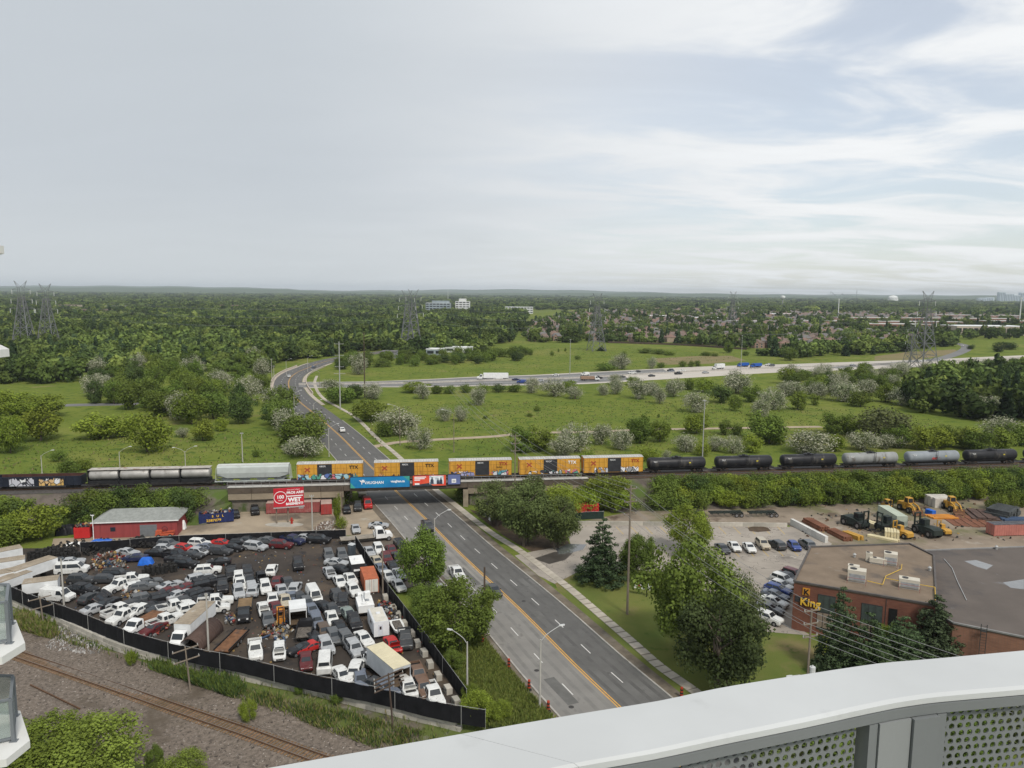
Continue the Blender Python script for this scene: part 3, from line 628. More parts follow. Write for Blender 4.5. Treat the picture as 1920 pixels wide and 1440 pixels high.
def graffiti_mat(name, cols, scale, cover, seed):
    """sprayed lettering-like blobs with dark outlines; bare where there is no paint"""
    mt = bpy.data.materials.new(name); mt.use_nodes = True; t = mt.node_tree; nd, lk = t.nodes, t.links; b = nd['Principled BSDF']; b.inputs['Roughness'].default_value = .6
    tcn = nd.new('ShaderNodeTexCoord'); mpn = nd.new('ShaderNodeMapping'); mpn.inputs['Location'].default_value = (seed*7.3, 0, seed*3.1); mpn.inputs['Scale'].default_value = (1, 1, .8); lk.new(tcn.outputs['Object'], mpn.inputs[0])
    nz = nd.new('ShaderNodeTexNoise'); nz.inputs['Scale'].default_value = 1.2; nz.inputs['Detail'].default_value = 1; lk.new(mpn.outputs[0], nz.inputs['Vector'])
    ad = nd.new('ShaderNodeMix'); ad.data_type = 'RGBA'; ad.inputs['Factor'].default_value = .35; lk.new(mpn.outputs[0], ad.inputs['A']); lk.new(nz.outputs['Color'], ad.inputs['B'])
    vo = nd.new('ShaderNodeTexVoronoi'); vo.inputs['Scale'].default_value = scale; lk.new(ad.outputs['Result'], vo.inputs['Vector'])
    ve = nd.new('ShaderNodeTexVoronoi'); ve.feature = 'DISTANCE_TO_EDGE'; ve.inputs['Scale'].default_value = scale; lk.new(ad.outputs['Result'], ve.inputs['Vector'])
    sp = nd.new('ShaderNodeSeparateXYZ'); lk.new(vo.outputs['Color'], sp.inputs[0])
    rp = nd.new('ShaderNodeValToRGB'); rp.color_ramp.interpolation = 'CONSTANT'; el = rp.color_ramp.elements
    while len(el) < len(cols): el.new(.5)
    for i, c in enumerate(cols): el[i].position = i/len(cols); el[i].color = (*c, 1)
    lk.new(sp.outputs[0], rp.inputs[0])
    th = nd.new('ShaderNodeMath'); th.operation = 'GREATER_THAN'; th.inputs[1].default_value = .055; lk.new(ve.outputs[0], th.inputs[0])
    mx = nd.new('ShaderNodeMix'); mx.data_type = 'RGBA'; mx.inputs['A'].default_value = (.03, .03, .04, 1); lk.new(th.outputs[0], mx.inputs['Factor']); lk.new(rp.outputs[0], mx.inputs['B']); lk.new(mx.outputs['Result'], b.inputs['Base Color'])
    n2_ = nd.new('ShaderNodeTexNoise'); n2_.inputs['Scale'].default_value = .7; n2_.inputs['Detail'].default_value = 3; lk.new(mpn.outputs[0], n2_.inputs['Vector'])
    al = nd.new('ShaderNodeMath'); al.operation = 'GREATER_THAN'; al.inputs[1].default_value = cover; lk.new(n2_.outputs[0], al.inputs[0]); lk.new(al.outputs[0], b.inputs['Alpha'])
    return mt
W_, K_, T_, P_, G_, B_, C_, O_ = (.7, .7, .72), (.04, .04, .05), (.10, .35, .42), (.55, .16, .22), (.08, .30, .22), (.10, .16, .40), (.35, .55, .60), (.55, .28, .12)
def piece(z0, z1, x0, x1, w):   # graffiti sheet with a ragged top edge
    n = 26; vs = []
    for i in range(n+1):
        x = lerp(x0, x1, i/n); vs += [(x, 0, z0), (x, 0, lerp(z0, z1, random.uniform(.62, 1)))]
    return MB().add(vs, [(2*i, 2*i+2, 2*i+3, 2*i+1) for i in range(n)])
box_specs = [(620, 896, -1.25, 'blue, teal and pink graffiti', [(-7.6, 6.6, .9, 2.4, [T_, C_, K_, P_, G_, W_, B_], .44)], 'ttx'),
             (762, 893, 0.15, 'pale thin graffiti', [(-6.8, -1.8, .9, 2.0, [W_, O_, K_, (.5, .4, .2)], .52), (2.0, 7.2, .9, 1.6, [P_, O_, W_], .54)], 'ttx'),
             (900, 889.5, 0.4, 'white-lavender and turquoise graffiti', [(-7.4, -1.5, .9, 2.2, [W_, (.4, .4, .6), K_, W_, (.3, .3, .5)], .38), (2.2, 7.0, .9, 2.3, [P_, C_, T_, W_, P_], .42)], 'ttxr'),
             (1029, 886, 0.1, 'dark scrawled graffiti', [(-5.5, 3.0, .9, 2.0, [W_, K_, (.25, .22, .15), G_], .50), (2.2, 7.3, .9, 2.1, [P_, (.5, .3, .2), W_, G_], .44)], 'ttxw'),
             (1147, 882.5, 0.2, 'white silvery graffiti', [(-5.0, -1.5, .9, 2.3, [W_, (.35, .35, .4), (.5, .5, .55)], .42), (1.9, 6.6, .9, 2.4, [W_, (.5, .5, .5), (.3, .3, .3), W_], .40)], 'ttxr')]
for i, (px, py, dx, what, gs, mark) in enumerate(box_specs):
    loc, rz = track_pose(px, py); pr = boxcar(dx)
    t = pr.spawn('boxcar', loc, rz, f'yellow boxcar with black door and {what} along its side', 'boxcar', 'yellow boxcars of the freight train')
    for j, (x0_, x1_, z0_, z1_, cols, cov) in enumerate(gs):
        ob('graffiti', piece(z0_, z1_, x0_, x1_, 0).mesh('graffiti', graffiti_mat(f'graffiti_{i}_{j}', cols, 1.5, cov, i*2+j+1)), t, (0, -1.56, 0))
    ob('emblem', xm, t, (-5.3, -1.57, 3.3), rot=(R(90), 0, 0)); ob('lettering', TX['rbox'], t, (dx-1.2, -1.56, 3.9), rot=(R(90), 0, 0))
    ob('lettering', TX[mark], t, (4.6, -1.55, 3.35), rot=(R(90), 0, 0))
    if i == 2: ob('lettering', TX['rail'], t, (4.0, -1.55, 2.75), rot=(R(90), 0, 0))
def tank(mat):
    pr = Proto(); L = 15.6; r = 1.5; zc = 2.55; n = 20; m = MB(); secs = []
    for x, q in ((-L/2, .35), (-L/2+.12, .72), (-L/2+.35, .92), (-L/2+.7, 1), (-2, 1), (2, 1), (L/2-.7, 1), (L/2-.35, .92), (L/2-.12, .72), (L/2, .35)):
        secs.append([(x, r*q*math.cos(2*math.pi*k/n), zc+r*q*math.sin(2*math.pi*k/n)) for k in range(n)])
    m.loft(secs); pr.part('barrel', m.mesh('barrel', mat, True))
    m = MB(); m.cyl((0, 0, zc+r-.1), (0, 0, zc+r+.35), .42, .42, 12); m.box(-1.3, 1.3, -.75, .75, zc+r+.05, zc+r+.1)
    for x in (-1.3, 1.3):
        for y in (-.75, .75): m.bar((x, y, zc+r-.2), (x, y, zc+r+.75), .05)
    m.bar((-1.3, -.75, zc+r+.75), (1.3, -.75, zc+r+.75), .05); m.bar((-1.3, .75, zc+r+.75), (1.3, .75, zc+r+.75), .05)
    pr.part('manway_platform', m.mesh('manway', blk))
    m = MB()
    for i in range(8): m.box(.15, .6, -r-.15, -r-.1, 1.2+i*.35, 1.24+i*.35)
    m.box(.1, .15, -r-.15, -r-.1, 1.1, 4.2); m.box(.6, .65, -r-.15, -r-.1, 1.1, 4.2); pr.part('ladder', m.mesh('ladder', blk))
    pr.part('underframe', MB().box(-L/2-.3, L/2+.3, -.35, .35, .75, 1.1).box(-L/2-.3, -L/2+1.2, -1.3, 1.3, .85, 1.0).box(L/2-1.2, L/2+.3, -1.3, 1.3, .85, 1.0).mesh('underframe', under))
    rl = MB()
    for s in (-1, 1): rl.bar((-L/2, s*1.5, 1.5), (L/2, s*1.5, 1.5), .05)
    pr.part('grab_rail', rl.mesh('grab_rail', blk))
    running_gear(pr, L, 5.7); return pr
tb = tank(M('tank_black', (.022, .022, .025), .42, .2, .4, patches=[((.075, .068, .06), .5, .56, .12)], stretch=(1.6, 1, .35)))
tg = tank(M('tank_grey', (.25, .255, .25), .5, .12, .4, patches=[((.14, .125, .11), .5, .55, .12)], stretch=(1.6, 1, .35))); tg2 = tank(M('tank_bluegrey', (.23, .25, .27), .5, .12, .4, patches=[((.15, .15, .15), .25, .58, .12)]))
ylab = M('placard_yellow', (.6, .5, .05), .6, .1, 3)
tk_specs = [(1267, 879.5, tb, 'black tank car coupled directly behind the last yellow boxcar'), (1393, 876.5, tb, 'glossy black tank car second from the yellow boxcars'), (1515, 873.5, tb, 'black tank car coupled to the plain grey tank car'),
            (1630, 870, tg, 'plain dull grey tank car'), (1746, 867, tg2, 'blue-grey tank car with a red scrawl on its side'), (1855, 864, tb, 'black tank car coupled to the blue-grey tank car'), (1968, 861, tb, 'black tank car at the far tail of the train')]
for i, (px, py, pr, lab) in enumerate(tk_specs):
    loc, rz = track_pose(px, py); t = pr.spawn('tank_car', loc, rz, lab, 'tank car', 'tank cars of the freight train')
    ob('lettering', TX['tankno'], t, (-6.6, -1.49, 3.05), rot=(R(82), 0, 0))
    ob('placard', MB().box(-.25, .25, -.01, .01, 0, .3).mesh('placard', ylab), t, (3.2, -1.5, 2.7))
    if i == 4: ob('graffiti', piece(0, .7, -1.0, 1.6, 0).mesh('graffiti', graffiti_mat('graffiti_red', [(.5, .05, .04), (.45, .06, .05)], 1.6, .45, 9)), t, (0, -1.53, 2.0))
# grey-green covered hopper
pr = Proto(); hop = M('hopper_grey', (.42, .45, .43), .6, .08, .4, patches=[((.33, .35, .33), .3, .58, .12)]); Lh = 16.6; m = MB(); secs = []
for x, q, zz in ((-Lh/2, .9, 2.2), (-Lh/2+.1, 1, 2.0), (-Lh/2+2.2, 1, 1.35), (Lh/2-2.2, 1, 1.35), (Lh/2-.1, 1, 2.0), (Lh/2, .9, 2.2)):
    secs.append([(x, -.7*q, zz), (x, .7*q, zz), (x, 1.35*q, zz+.35), (x, 1.58*q, 2.9), (x, 1.45*q, 4.2), (x, 1.0*q, 4.55), (x, -1.0*q, 4.55), (x, -1.45*q, 4.2), (x, -1.58*q, 2.9), (x, -1.35*q, zz+.35)])
m.loft(secs); pr.part('body', m.mesh('hopper_body', hop, False))
pr.part('roof_walk', MB().box(-Lh/2, Lh/2, -.9, .9, 4.56, 4.68).mesh('roof_walk', M('roof_walk_grey', (.52, .53, .5), .6, .1, 1)))
pr.part('side_sill', MB().box(-Lh/2-.5, Lh/2+.5, -1.5, -1.35, .8, 1.05).box(-Lh/2-.5, Lh/2+.5, 1.35, 1.5, .8, 1.05).mesh('sill', hop))
for s in (-1, 1):
    m = MB()
    for y in (-1.4, -.5, .5, 1.4): m.bar((s*(Lh/2+.4), y, 1.0), (s*(Lh/2+.1), y, 4.2), .09)
    pr.part('end_frame', m.mesh('end_frame', hop))
for i in range(4): pr.part('chute', MB().loft([[(-6+i*4-a, -b, z), (-6+i*4+a, -b, z), (-6+i*4+a, b, z), (-6+i*4-a, b, z)] for a, b, z in ((.4, .4, .4), (1.5, .68, 1.36))]).mesh('chute', hop))
running_gear(pr, Lh+1, 6.4); loc, rz = track_pose(478, 898.5); pr.spawn('hopper_car', loc, rz, 'pale grey-green covered hopper car ahead of the yellow boxcars', 'hopper car')
# four-barrel silver hopper
pr = Proto(); sil = M('hopper_silver', (.40, .385, .365), .45, .15, .6, metal=.3, patches=[((.22, .20, .18), .5, .56, .12)]); 
m = MB()
for i in range(4):
    x0_ = -13.6+i*6.85; mm = MB(); n = 18; secs = []
    for x, q in ((x0_, .75), (x0_+.15, .95), (x0_+.4, 1), (x0_+6.1, 1), (x0_+6.35, .95), (x0_+6.5, .75)): secs.append([(x, 1.5*q*math.cos(2*math.pi*k/n), 2.95+1.25*q*math.sin(2*math.pi*k/n)) for k in range(n)])
    mm.loft(secs); pr.part('barrel', mm.mesh('barrel', sil, True))
    pr.part('roof_walk', MB().box(x0_-.1, x0_+6.6, -1.2, 1.2, 4.22, 4.3).mesh('walk', M('walk_rust', (.40, .37, .33), .7, .15, .8, patches=[((.25, .15, .1), .6, .58, .1)])))
    pr.part('cradle', MB().box(x0_, x0_+6.5, -1.3, 1.3, .9, 1.68).mesh('cradle', blk)); pr.part('end_post', MB().box(x0_-.22, x0_-.08, -1.35, 1.35, 1.0, 4.2).mesh('post', blk))
pr.part('deck', MB().box(-14, 14, -1.45, 1.45, .65, .9).mesh('deck', under)); running_gear(pr, 28, 11); loc, rz = track_pose(283, 905)
pr.spawn('hopper_car', loc, rz, 'silver hopper car with four round barrels', 'hopper car')
# dark open gondola cars
def gondola(px, lab, withg):
    pr = Proto(); Lg = 18.6; w = 1.5; navy = M('gondola_navy', (.018, .022, .034), .6, .2, .6); ins = M('gondola_inside', (.075, .035, .028), .9, .25, .7); m = MB()
    for s in (-1, 1): pr.part('side', MB().box(-Lg/2, Lg/2, s*w-.06, s*w+.06, .9, 3.1).mesh('side', navy)); pr.part('end', MB().box(s*Lg/2-.06, s*Lg/2+.06, -w+.06, w-.06, .9, 3.1).mesh('end', navy))
    pr.part('floor', MB().box(-Lg/2+.06, Lg/2-.06, -w+.06, w-.06, .9, 1.05).mesh('floor', ins))
    pr.part('lining', MB().box(-Lg/2+.07, Lg/2-.07, w-.09, w-.065, 1.05, 3.08).mesh('lining', ins))
    rib = MB().box(-.06, .06, -.05, .05, .9, 3.05).mesh('side_rib', navy)
    for i in range(13): pr.part('side_rib', rib, loc=(-Lg/2+.3+i*1.5, -w-.1, 0))
    running_gear(pr, Lg, 7); loc, rz = track_pose(px, 908); t = pr.spawn('gondola_car', loc, rz, lab, 'gondola car', 'dark gondola cars')
    if withg:
        ob('graffiti', piece(.95, 2.95, -6.2, -.9, 0).mesh('graffiti', graffiti_mat('graffiti_w', [W_, (.4, .42, .46), W_, (.5, .5, .55)], 1.2, .36, 21)), t, (0, -1.67, 0))
        ob('graffiti', piece(.95, 2.8, .2, 5.5, 0).mesh('graffiti', graffiti_mat('graffiti_y', [(.65, .42, .15), W_, (.6, .4, .2), (.55, .35, .1)], 1.3, .38, 23)), t, (0, -1.67, 0))
gondola(80, 'dark gondola car with white and yellow graffiti lettering', True); gondola(-72, 'dark gondola car coupled ahead of the graffitied one', False)
# ------------------------------------------------------------------ vehicles
paint = M('car_paint', tint=True, rough=.32, var=.06, scale=1.5, spec=.5, coat=.25)
paint_d = M('dusty_car_paint', tint=True, rough=.45, var=.16, scale=1.2, spec=.4, patches=[((.13, .105, .085), 1.1, .6, .1), ((.10, .05, .03), 2.3, .66, .03)])
glass = glass_mat('car_glass', (.025, .03, .035), .08)
tyre_m = M('tyre_rubber', (.025, .024, .023), .85, .2, 4); rim_m = M('rim_metal', (.30, .30, .31), .4, .15, 4, metal=.6)
lamp_w = M('headlamp', (.65, .66, .66), .15, .05, 4, spec=.8); lamp_r = M('tail_lamp', (.32, .012, .01), .25, .1, 4)
blackp = M('black_plastic', (.018, .018, .019), .6, .2, 3); chrome = M('chrome', (.5, .5, .5), .25, .1, 3, metal=.8)
rusty = M('rusty_steel', (.17, .085, .045), .9, .3, 1.2, patches=[((.09, .055, .04), .8, .55, .12), ((.25, .16, .1), 1.7, .62, .08)])
def wheel_mesh(r, w, rimc=.62):
    m = MB(); m.cyl((0, -w/2, 0), (0, w/2, 0), r, r, 14, 0); m.cyl((0, -w/2-.012, 0), (0, w/2+.012, 0), r*rimc, r*rimc, 10, 1); return m.mesh('wheel', [tyre_m, rim_m])
WH = {r: wheel_mesh(r, .2) for r in (.32, .36, .4, .5)}
def car_proto(L, W, H, hood, belt, cowl, rf, rr, tail, deck, r=.33, blank=False, mat=None, bed=False, rwin=True):
    """a car from lofted cross-sections: x forward, front at +L/2"""
    mat = mat or paint; h = L/2; w = W/2; pr = Proto(); rk = min(WH, key=lambda q: abs(q-r))
    def sec(x, zb, zt, kw, roof):
        ww = w*kw; zbelt = min(belt, zt-.05); wt = ww*(.77 if roof else .9)
        half = [(ww*.86, zb), (ww*.985, zb+.16), (ww, max(zb+.2, zbelt-.28)), (ww*.965, zbelt), (wt, zt-.05), (wt*.82, zt)]
        return [(x, y, z) for y, z in half]+[(x, -y, z) for y, z in half[::-1]]
    st = [(-h, .42, deck-.16, .84, 0), (-h+.09, .3, deck-.04, .94, 0), (-h+.3, .24, deck, .985, 0)]
    if tail > -h+.35: st.append((tail, .22, deck+.015, 1, 0))
    st += [(rr, .22, H-.03, 1, 1), ((rr+rf)/2, .22, H, 1, 1), (rf, .22, H-.04, 1, 1), (cowl, .22, hood+.02, 1, 0), (h-.45, .24, hood-.06, .98, 0), (h-.12, .3, hood-.16, .92, 0), (h, .42, hood-.27, .82, 0)]
    m = MB(); m.loft([sec(*q) for q in st])
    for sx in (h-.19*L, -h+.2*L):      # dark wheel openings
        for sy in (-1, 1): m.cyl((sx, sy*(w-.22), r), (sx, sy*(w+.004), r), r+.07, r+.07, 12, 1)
    pr.part('body', m.mesh('car_body', [mat, blackp]))
    wt = w*.77
    def pane(name, q, off=.014):
        a, b, c, d = [Vector(x) for x in q]; n = (b-a).cross(d-a).normalized()*off; cen = (a+b+c+d)/4
        if n.dot(cen-Vector((0, 0, .8))) < 0: n = -n
        vs = [x+n for x in (a, b, c, d)]; mm = MB().add(vs, [(0, 1, 2, 3)]); return mm.mesh(name, glass)
    def li(p, q, t): return tuple(lerp(p[i], q[i], t) for i in range(3))
    # windscreen
    c0, c1 = (cowl, .9*w*.80, hood+.02), (rf, wt*.80, H-.04)
    a, b = li(c0, c1, .07), li(c0, c1, .93)
    pr.part('windscreen', pane('windscreen', [a, (a[0], -a[1], a[2]), (b[0], -b[1], b[2]), b], .02))
    t0, t1 = (max(tail, -h+.3), .9*w*.80 if tail > -h+.35 else wt*.95, deck+.01), (rr, wt*.80, H-.03)
    if rwin:
        a, b = li(t0, t1, .12 if tail > -h+.35 else .2), li(t0, t1, .92)
        pr.part('rear_window', pane('rear_window', [a, (a[0], -a[1], a[2]), (b[0], -b[1], b[2]), b], .02))
    wb = w*.965
    def sp(x, t, s): return (x, s*(lerp(wb, wt, t)+.014), lerp(belt, H-.06, t))
    xb0 = max(tail, -h+.3)+.12; xb1 = cowl-.12; mid = (rr+rf)/2+.05
    for s in (-1, 1):
        def win(x00, x01, x10, x11): return MB().add([sp(x00, .08, s), sp(x01, .08, s), sp(x11, .9, s), sp(x10, .9, s)], [(0, 1, 2, 3) if s < 0 else (3, 2, 1, 0)]).mesh('side_window', glass)
        if blank: pr.part('side_window', win(rf-.75, xb1-.05, rf-.7, rf-.05))
        else:
            pr.part('side_window', win(mid+.05, xb1, mid+.05, rf-.02))
            if bed: pr.part('side_window', win(rr+.12, mid-.05, rr+.14, mid-.05))
            else: pr.part('side_window', win(lerp(xb0, rr, .35), mid-.05, rr+.05, mid-.05))
        for x in (h-.19*L, -h+.2*L): pr.part('wheel', WH[rk], loc=(x, s*(w-.1), r))
        pr.part('headlight', MB().box(h-.20, h-.05, s*w*.60-.2, s*w*.60+.16, hood-.32, hood-.2).mesh('headlight', lamp_w))
        tz = deck-.3 if deck < 1.3 else deck*.55
        pr.part('taillight', MB().box(-h+.015, -h+.12, s*w*.72-.12, s*w*.72+.12, tz, tz+(.16 if deck < 1.3 else .34)).mesh('taillight', lamp_r))
        pr.part('mirror', MB().box(cowl-.32, cowl-.18, s*(w+.02)-.0, s*(w+.16), belt+.02, belt+.16).mesh('mirror', blackp))
    pr.part('grille', MB().box(h-.05, h+.012, -w*.5, w*.5, .45, .62).mesh('grille', blackp))
    pr.part('bumper', MB().box(-h-.03, -h+.05, -w*.78, w*.78, .4, .52).mesh('bumper', blackp))
    # bonnet panel; lies closed a few mm above the wing line, can be opened on its cowl hinge
    hl = h-.5-cowl
    hp = MB().loft([[(0, -w*.8, 0), (0, w*.8, 0), (0, w*.8, .03), (0, -w*.8, .03)], [(hl, -w*.76, -.075), (hl, w*.76, -.075), (hl, w*.76, -.045), (hl, -w*.76, -.045)]])
    pr.part('bonnet', hp.mesh('bonnet', mat), loc=(cowl+.06, 0, hood+.008))
    pr.part('engine_bay', MB().box(cowl+.12, h-.5, -w*.7, w*.7, hood-.3, hood-.012).mesh('engine_bay', M('engine_dark', (.03, .028, .026), .8, .4, 3, patches=[((.15, .14, .13), 5, .6, .05)])))
    if bed:
        z1 = deck; x0, x1 = -h+.08, rr-.25
        pr.part('bed_floor', MB().box(x0+.1, x1-.05, -w*.8, w*.8, deck+.006, deck+.03).mesh('bed_floor', blackp))
        for s in (-1, 1): pr.part('bed_side', MB().box(x0, x1, s*w*.9-.06, s*w*.9+.06, deck-.02, deck+.34).mesh('bed_side', mat))
        pr.part('tailgate', MB().box(x0, x0+.08, -w*.9+.06, w*.9-.06, deck-.02, deck+.33).mesh('tailgate', mat))
        pr.part('bed_front', MB().box(x1-.06, x1, -w*.9+.06, w*.9-.06, deck-.02, deck+.33).mesh('bed_front', mat))
    return pr
def fam(mat):
    return dict(
        sedan=car_proto(4.75, 1.82, 1.46, 1.0, .98, .95, .25, -1.0, -1.65, 1.08, .33, mat=mat),
        coupe=car_proto(4.5, 1.82, 1.34, .95, .93, .85, .1, -.85, -1.7, 1.02, .33, mat=mat),
        hatch=car_proto(4.3, 1.78, 1.52, 1.02, 1.0, 1.0, .3, -1.45, -1.85, 1.05, .33, mat=mat),
        suv=car_proto(4.75, 1.92, 1.74, 1.14, 1.12, .95, .4, -1.85, -2.1, 1.16, .37, mat=mat),
        minivan=car_proto(5.05, 1.98, 1.76, 1.12, 1.08, 1.35, .75, -2.0, -2.2, 1.1, .34, mat=mat),
        wagon=car_proto(4.8, 1.84, 1.5, 1.02, 1.0, .95, .3, -1.75, -2.05, 1.06, .33, mat=mat),
        jeep=car_proto(4.3, 1.88, 1.85, 1.2, 1.15, .75, .5, -1.95, -2.0, 1.2, .39, mat=mat),
        pickup=car_proto(5.7, 2.0, 1.88, 1.2, 1.16, 1.15, .6, -.75, -1.0, 1.0, .4, mat=mat, bed=True),
        van=car_proto(5.7, 2.05, 2.15, 1.3, 1.3, 2.0, 1.25, -2.6, -2.75, 1.4, .37, mat=mat, blank=True),
        busvan=car_proto(5.6, 2.05, 2.15, 1.3, 1.3, 1.95, 1.2, -2.55, -2.7, 1.4, .37, mat=mat))
CLEAN = fam(paint); DUSTY = fam(paint_d)
COLS = dict(white=(.63, .63, .61), black=(.012, .012, .014), silver=(.36, .37, .38), grey=(.10, .105, .11), charcoal=(.045, .047, .05), navy=(.014, .02, .06), blue=(.02, .05, .22), red=(.42, .02, .018), maroon=(.10, .012, .014), beige=(.42, .37, .28), brown=(.10, .07, .05), green=(.20, .24, .22), rust=(.15, .09, .06), slate=(.13, .15, .19))
def pose(px, py, dx, dy, z=.75):
    a = P(px-dx, py-dy, z); b = P(px+dx, py+dy, z); c = P(px, py, z); return (c.x, c.y, 0), math.atan2(b.y-a.y, b.x-a.x)
KN = dict(sedan='sedan', coupe='coupe', hatch='hatchback', suv='SUV', minivan='minivan', wagon='station wagon', jeep='boxy off-roader', pickup='pickup truck', van='cargo van', busvan='passenger van')
LABN = {}
def car(px, py, dx, dy, kind, colour, where, state='', cat='car', dusty=True, hood=False, group=None, gz_=.045, name=None, tilt=None, scale=None):
    loc, rz = pose(px, py, dx, dy); loc = (loc[0], loc[1], gz_+random.uniform(0, .004)); rz += random.uniform(-.04, .04)
    lab = f'{colour} {KN[kind]} {state+" " if state else ""}{where}'
    over = None; skip = ('engine_bay',)
    if hood:
        pr_ = (DUSTY if dusty else CLEAN)[kind]; i = [q[0] for q in pr_.parts].index('bonnet'); over = {'bonnet': (pr_.parts[i][3], (0, R(-58), 0))}; skip = ()
    if hood and not state: lab = f'{colour} {KN[kind]} with its bonnet raised {where}'
    t = (DUSTY if dusty else CLEAN)[kind].spawn(name or KN[kind].lower().replace('-', '_').replace(' ', '_'), loc, rz, lab, {'pickup': 'truck', 'van': 'van', 'busvan': 'van', 'minivan': 'minivan', 'suv': 'suv'}.get(kind, cat), group or 'cars', COLS[colour], over=over, skip=skip)
    if tilt: t.rotation_euler = (tilt[0], tilt[1], rz); t.location.z += tilt[2]
    return t
YG = 'wrecked and parked vehicles in the scrapyard'
# scrapyard cars read from two enlargements of the photograph (origin x, origin y, scale)
def A_(x, y): return x/4, 980+y/4
def B_2(x, y): return 440+x/4, 980+y/4
back = 'in the row along the back fence'; west = 'among the tyres of the western yard'; mids = 'in the jumbled middle rows'; front = 'by the fence above the block wall'
east = 'beside the rusty red container'; cent = 'near the white cube truck'; strip_ = 'parked outside the black fence beside the road'; sth = 'near the big open box truck'
TA = [(540, 352, 9, -.5, 'busvan', 'white', west), (610, 425, 9, 0, 'suv', 'charcoal', west), (585, 500, 9, 1, 'sedan', 'black', west, 'h'), (430, 552, 9, .7, 'van', 'white', front),
      (870, 385, 9, 0, 'minivan', 'black', west), (985, 425, 9, -1, 'pickup', 'white', west), (1010, 262, -9, .5, 'sedan', 'navy', west), (958, 220, 9, 1, 'sedan', 'silver', west), (1180, 222, 9, 0, 'sedan', 'black', west),
      (1265, 160, 9, 1, 'suv', 'grey', back), (1238, 190, 8, 0, 'hatch', 'silver', back), (1325, 240, 9, 1, 'pickup', 'black', west), (1395, 305, 9, .6, 'suv', 'black', west), (1385, 188, 7, 1, 'hatch', 'red', back),
      (1500, 155, 9, .5, 'suv', 'white', back), (1490, 215, 9, 1, 'hatch', 'silver', back, 'h'), (1655, 212, 9, 1, 'suv', 'charcoal', back), (1665, 150, 9, .5, 'sedan', 'red', back), (1555, 182, 9, .5, 'sedan', 'slate', back), (1745, 185, 9, .5, 'sedan', 'black', back),
      (1640, 288, -9, .8, 'coupe', 'black', west), (1560, 355, 9, -.8, 'suv', 'white', mids), (1498, 420, 9, -2, 'suv', 'silver', mids), (1535, 455, 9, -2, 'suv', 'black', mids), (1275, 465, 9, -3, 'coupe', 'silver', mids),
      (1275, 512, 9, -3, 'sedan', 'maroon', mids), (1345, 537, 9, -3, 'sedan', 'silver', mids), (1490, 530, 9, -3, 'suv', 'black', mids), (1560, 560, 9, -2, 'sedan', 'black', mids), (1735, 375, 1, 7, 'pickup', 'black', cent), (1668, 470, 1.5, 7, 'pickup', 'black', mids),
      (1860, 375, .7, 7, 'suv', 'black', cent), (1865, 430, .8, 7, 'sedan', 'charcoal', cent), (1085, 568, 9, -2, 'suv', 'grey', mids), (1140, 625, 9, -2, 'sedan', 'black', mids), (1615, 590, 9, -1, 'pickup', 'white', mids), (1610, 640, 9, -1, 'suv', 'white', mids),
      (1075, 478, 9, -1, 'wagon', 'grey', west), (900, 470, -8, 3, 'pickup', 'white', west), (720, 640, 9, -3, 'sedan', 'silver', front), (925, 700, -8, 4, 'pickup', 'white', front), (900, 655, 8, -3, 'pickup', 'white', front), (1040, 470, 9, -2, 'wagon', 'white', mids), (450, 290, 9, -1, 'sedan', 'charcoal', west), (535, 290, 9, -1, 'sedan', 'silver', west), (640, 500, 9, 1, 'suv', 'black', front), (1310, 630, 8, -2, 'pickup', 'white', mids), (1240, 735, 8, -3, 'pickup', 'white', front), (1150, 790, -8, 4, 'coupe', 'maroon', front), (1225, 560, 9, -2, 'suv', 'black', mids), (1400, 580, 9, -2, 'sedan', 'charcoal', mids), (1590, 425, 9, -2, 'wagon', 'black', mids), (800, 420, 9, 0, 'wagon', 'charcoal', west), (1110, 445, 8, -2, 'sedan', 'grey', mids), (1420, 480, 9, -3, 'sedan', 'maroon', mids), (1010, 605, 9, -3, 'wagon', 'charcoal', mids), (810, 600, 8, -4, 'sedan', 'black', front), (1790, 420, 1, 7, 'suv', 'white', cent), (1890, 500, 2, 7, 'suv', 'silver', cent), (1200, 640, 9, -3, 'coupe', 'charcoal', mids), (1440, 640, 8, -2, 'suv', 'white', mids), (680, 560, 8, -4, 'hatch', 'charcoal', front), (1030, 660, -8, 4, 'hatch', 'white', front), (1440, 240, 9, .5, 'sedan', 'charcoal', back), (1330, 270, 9, .5, 'sedan', 'black', west)]
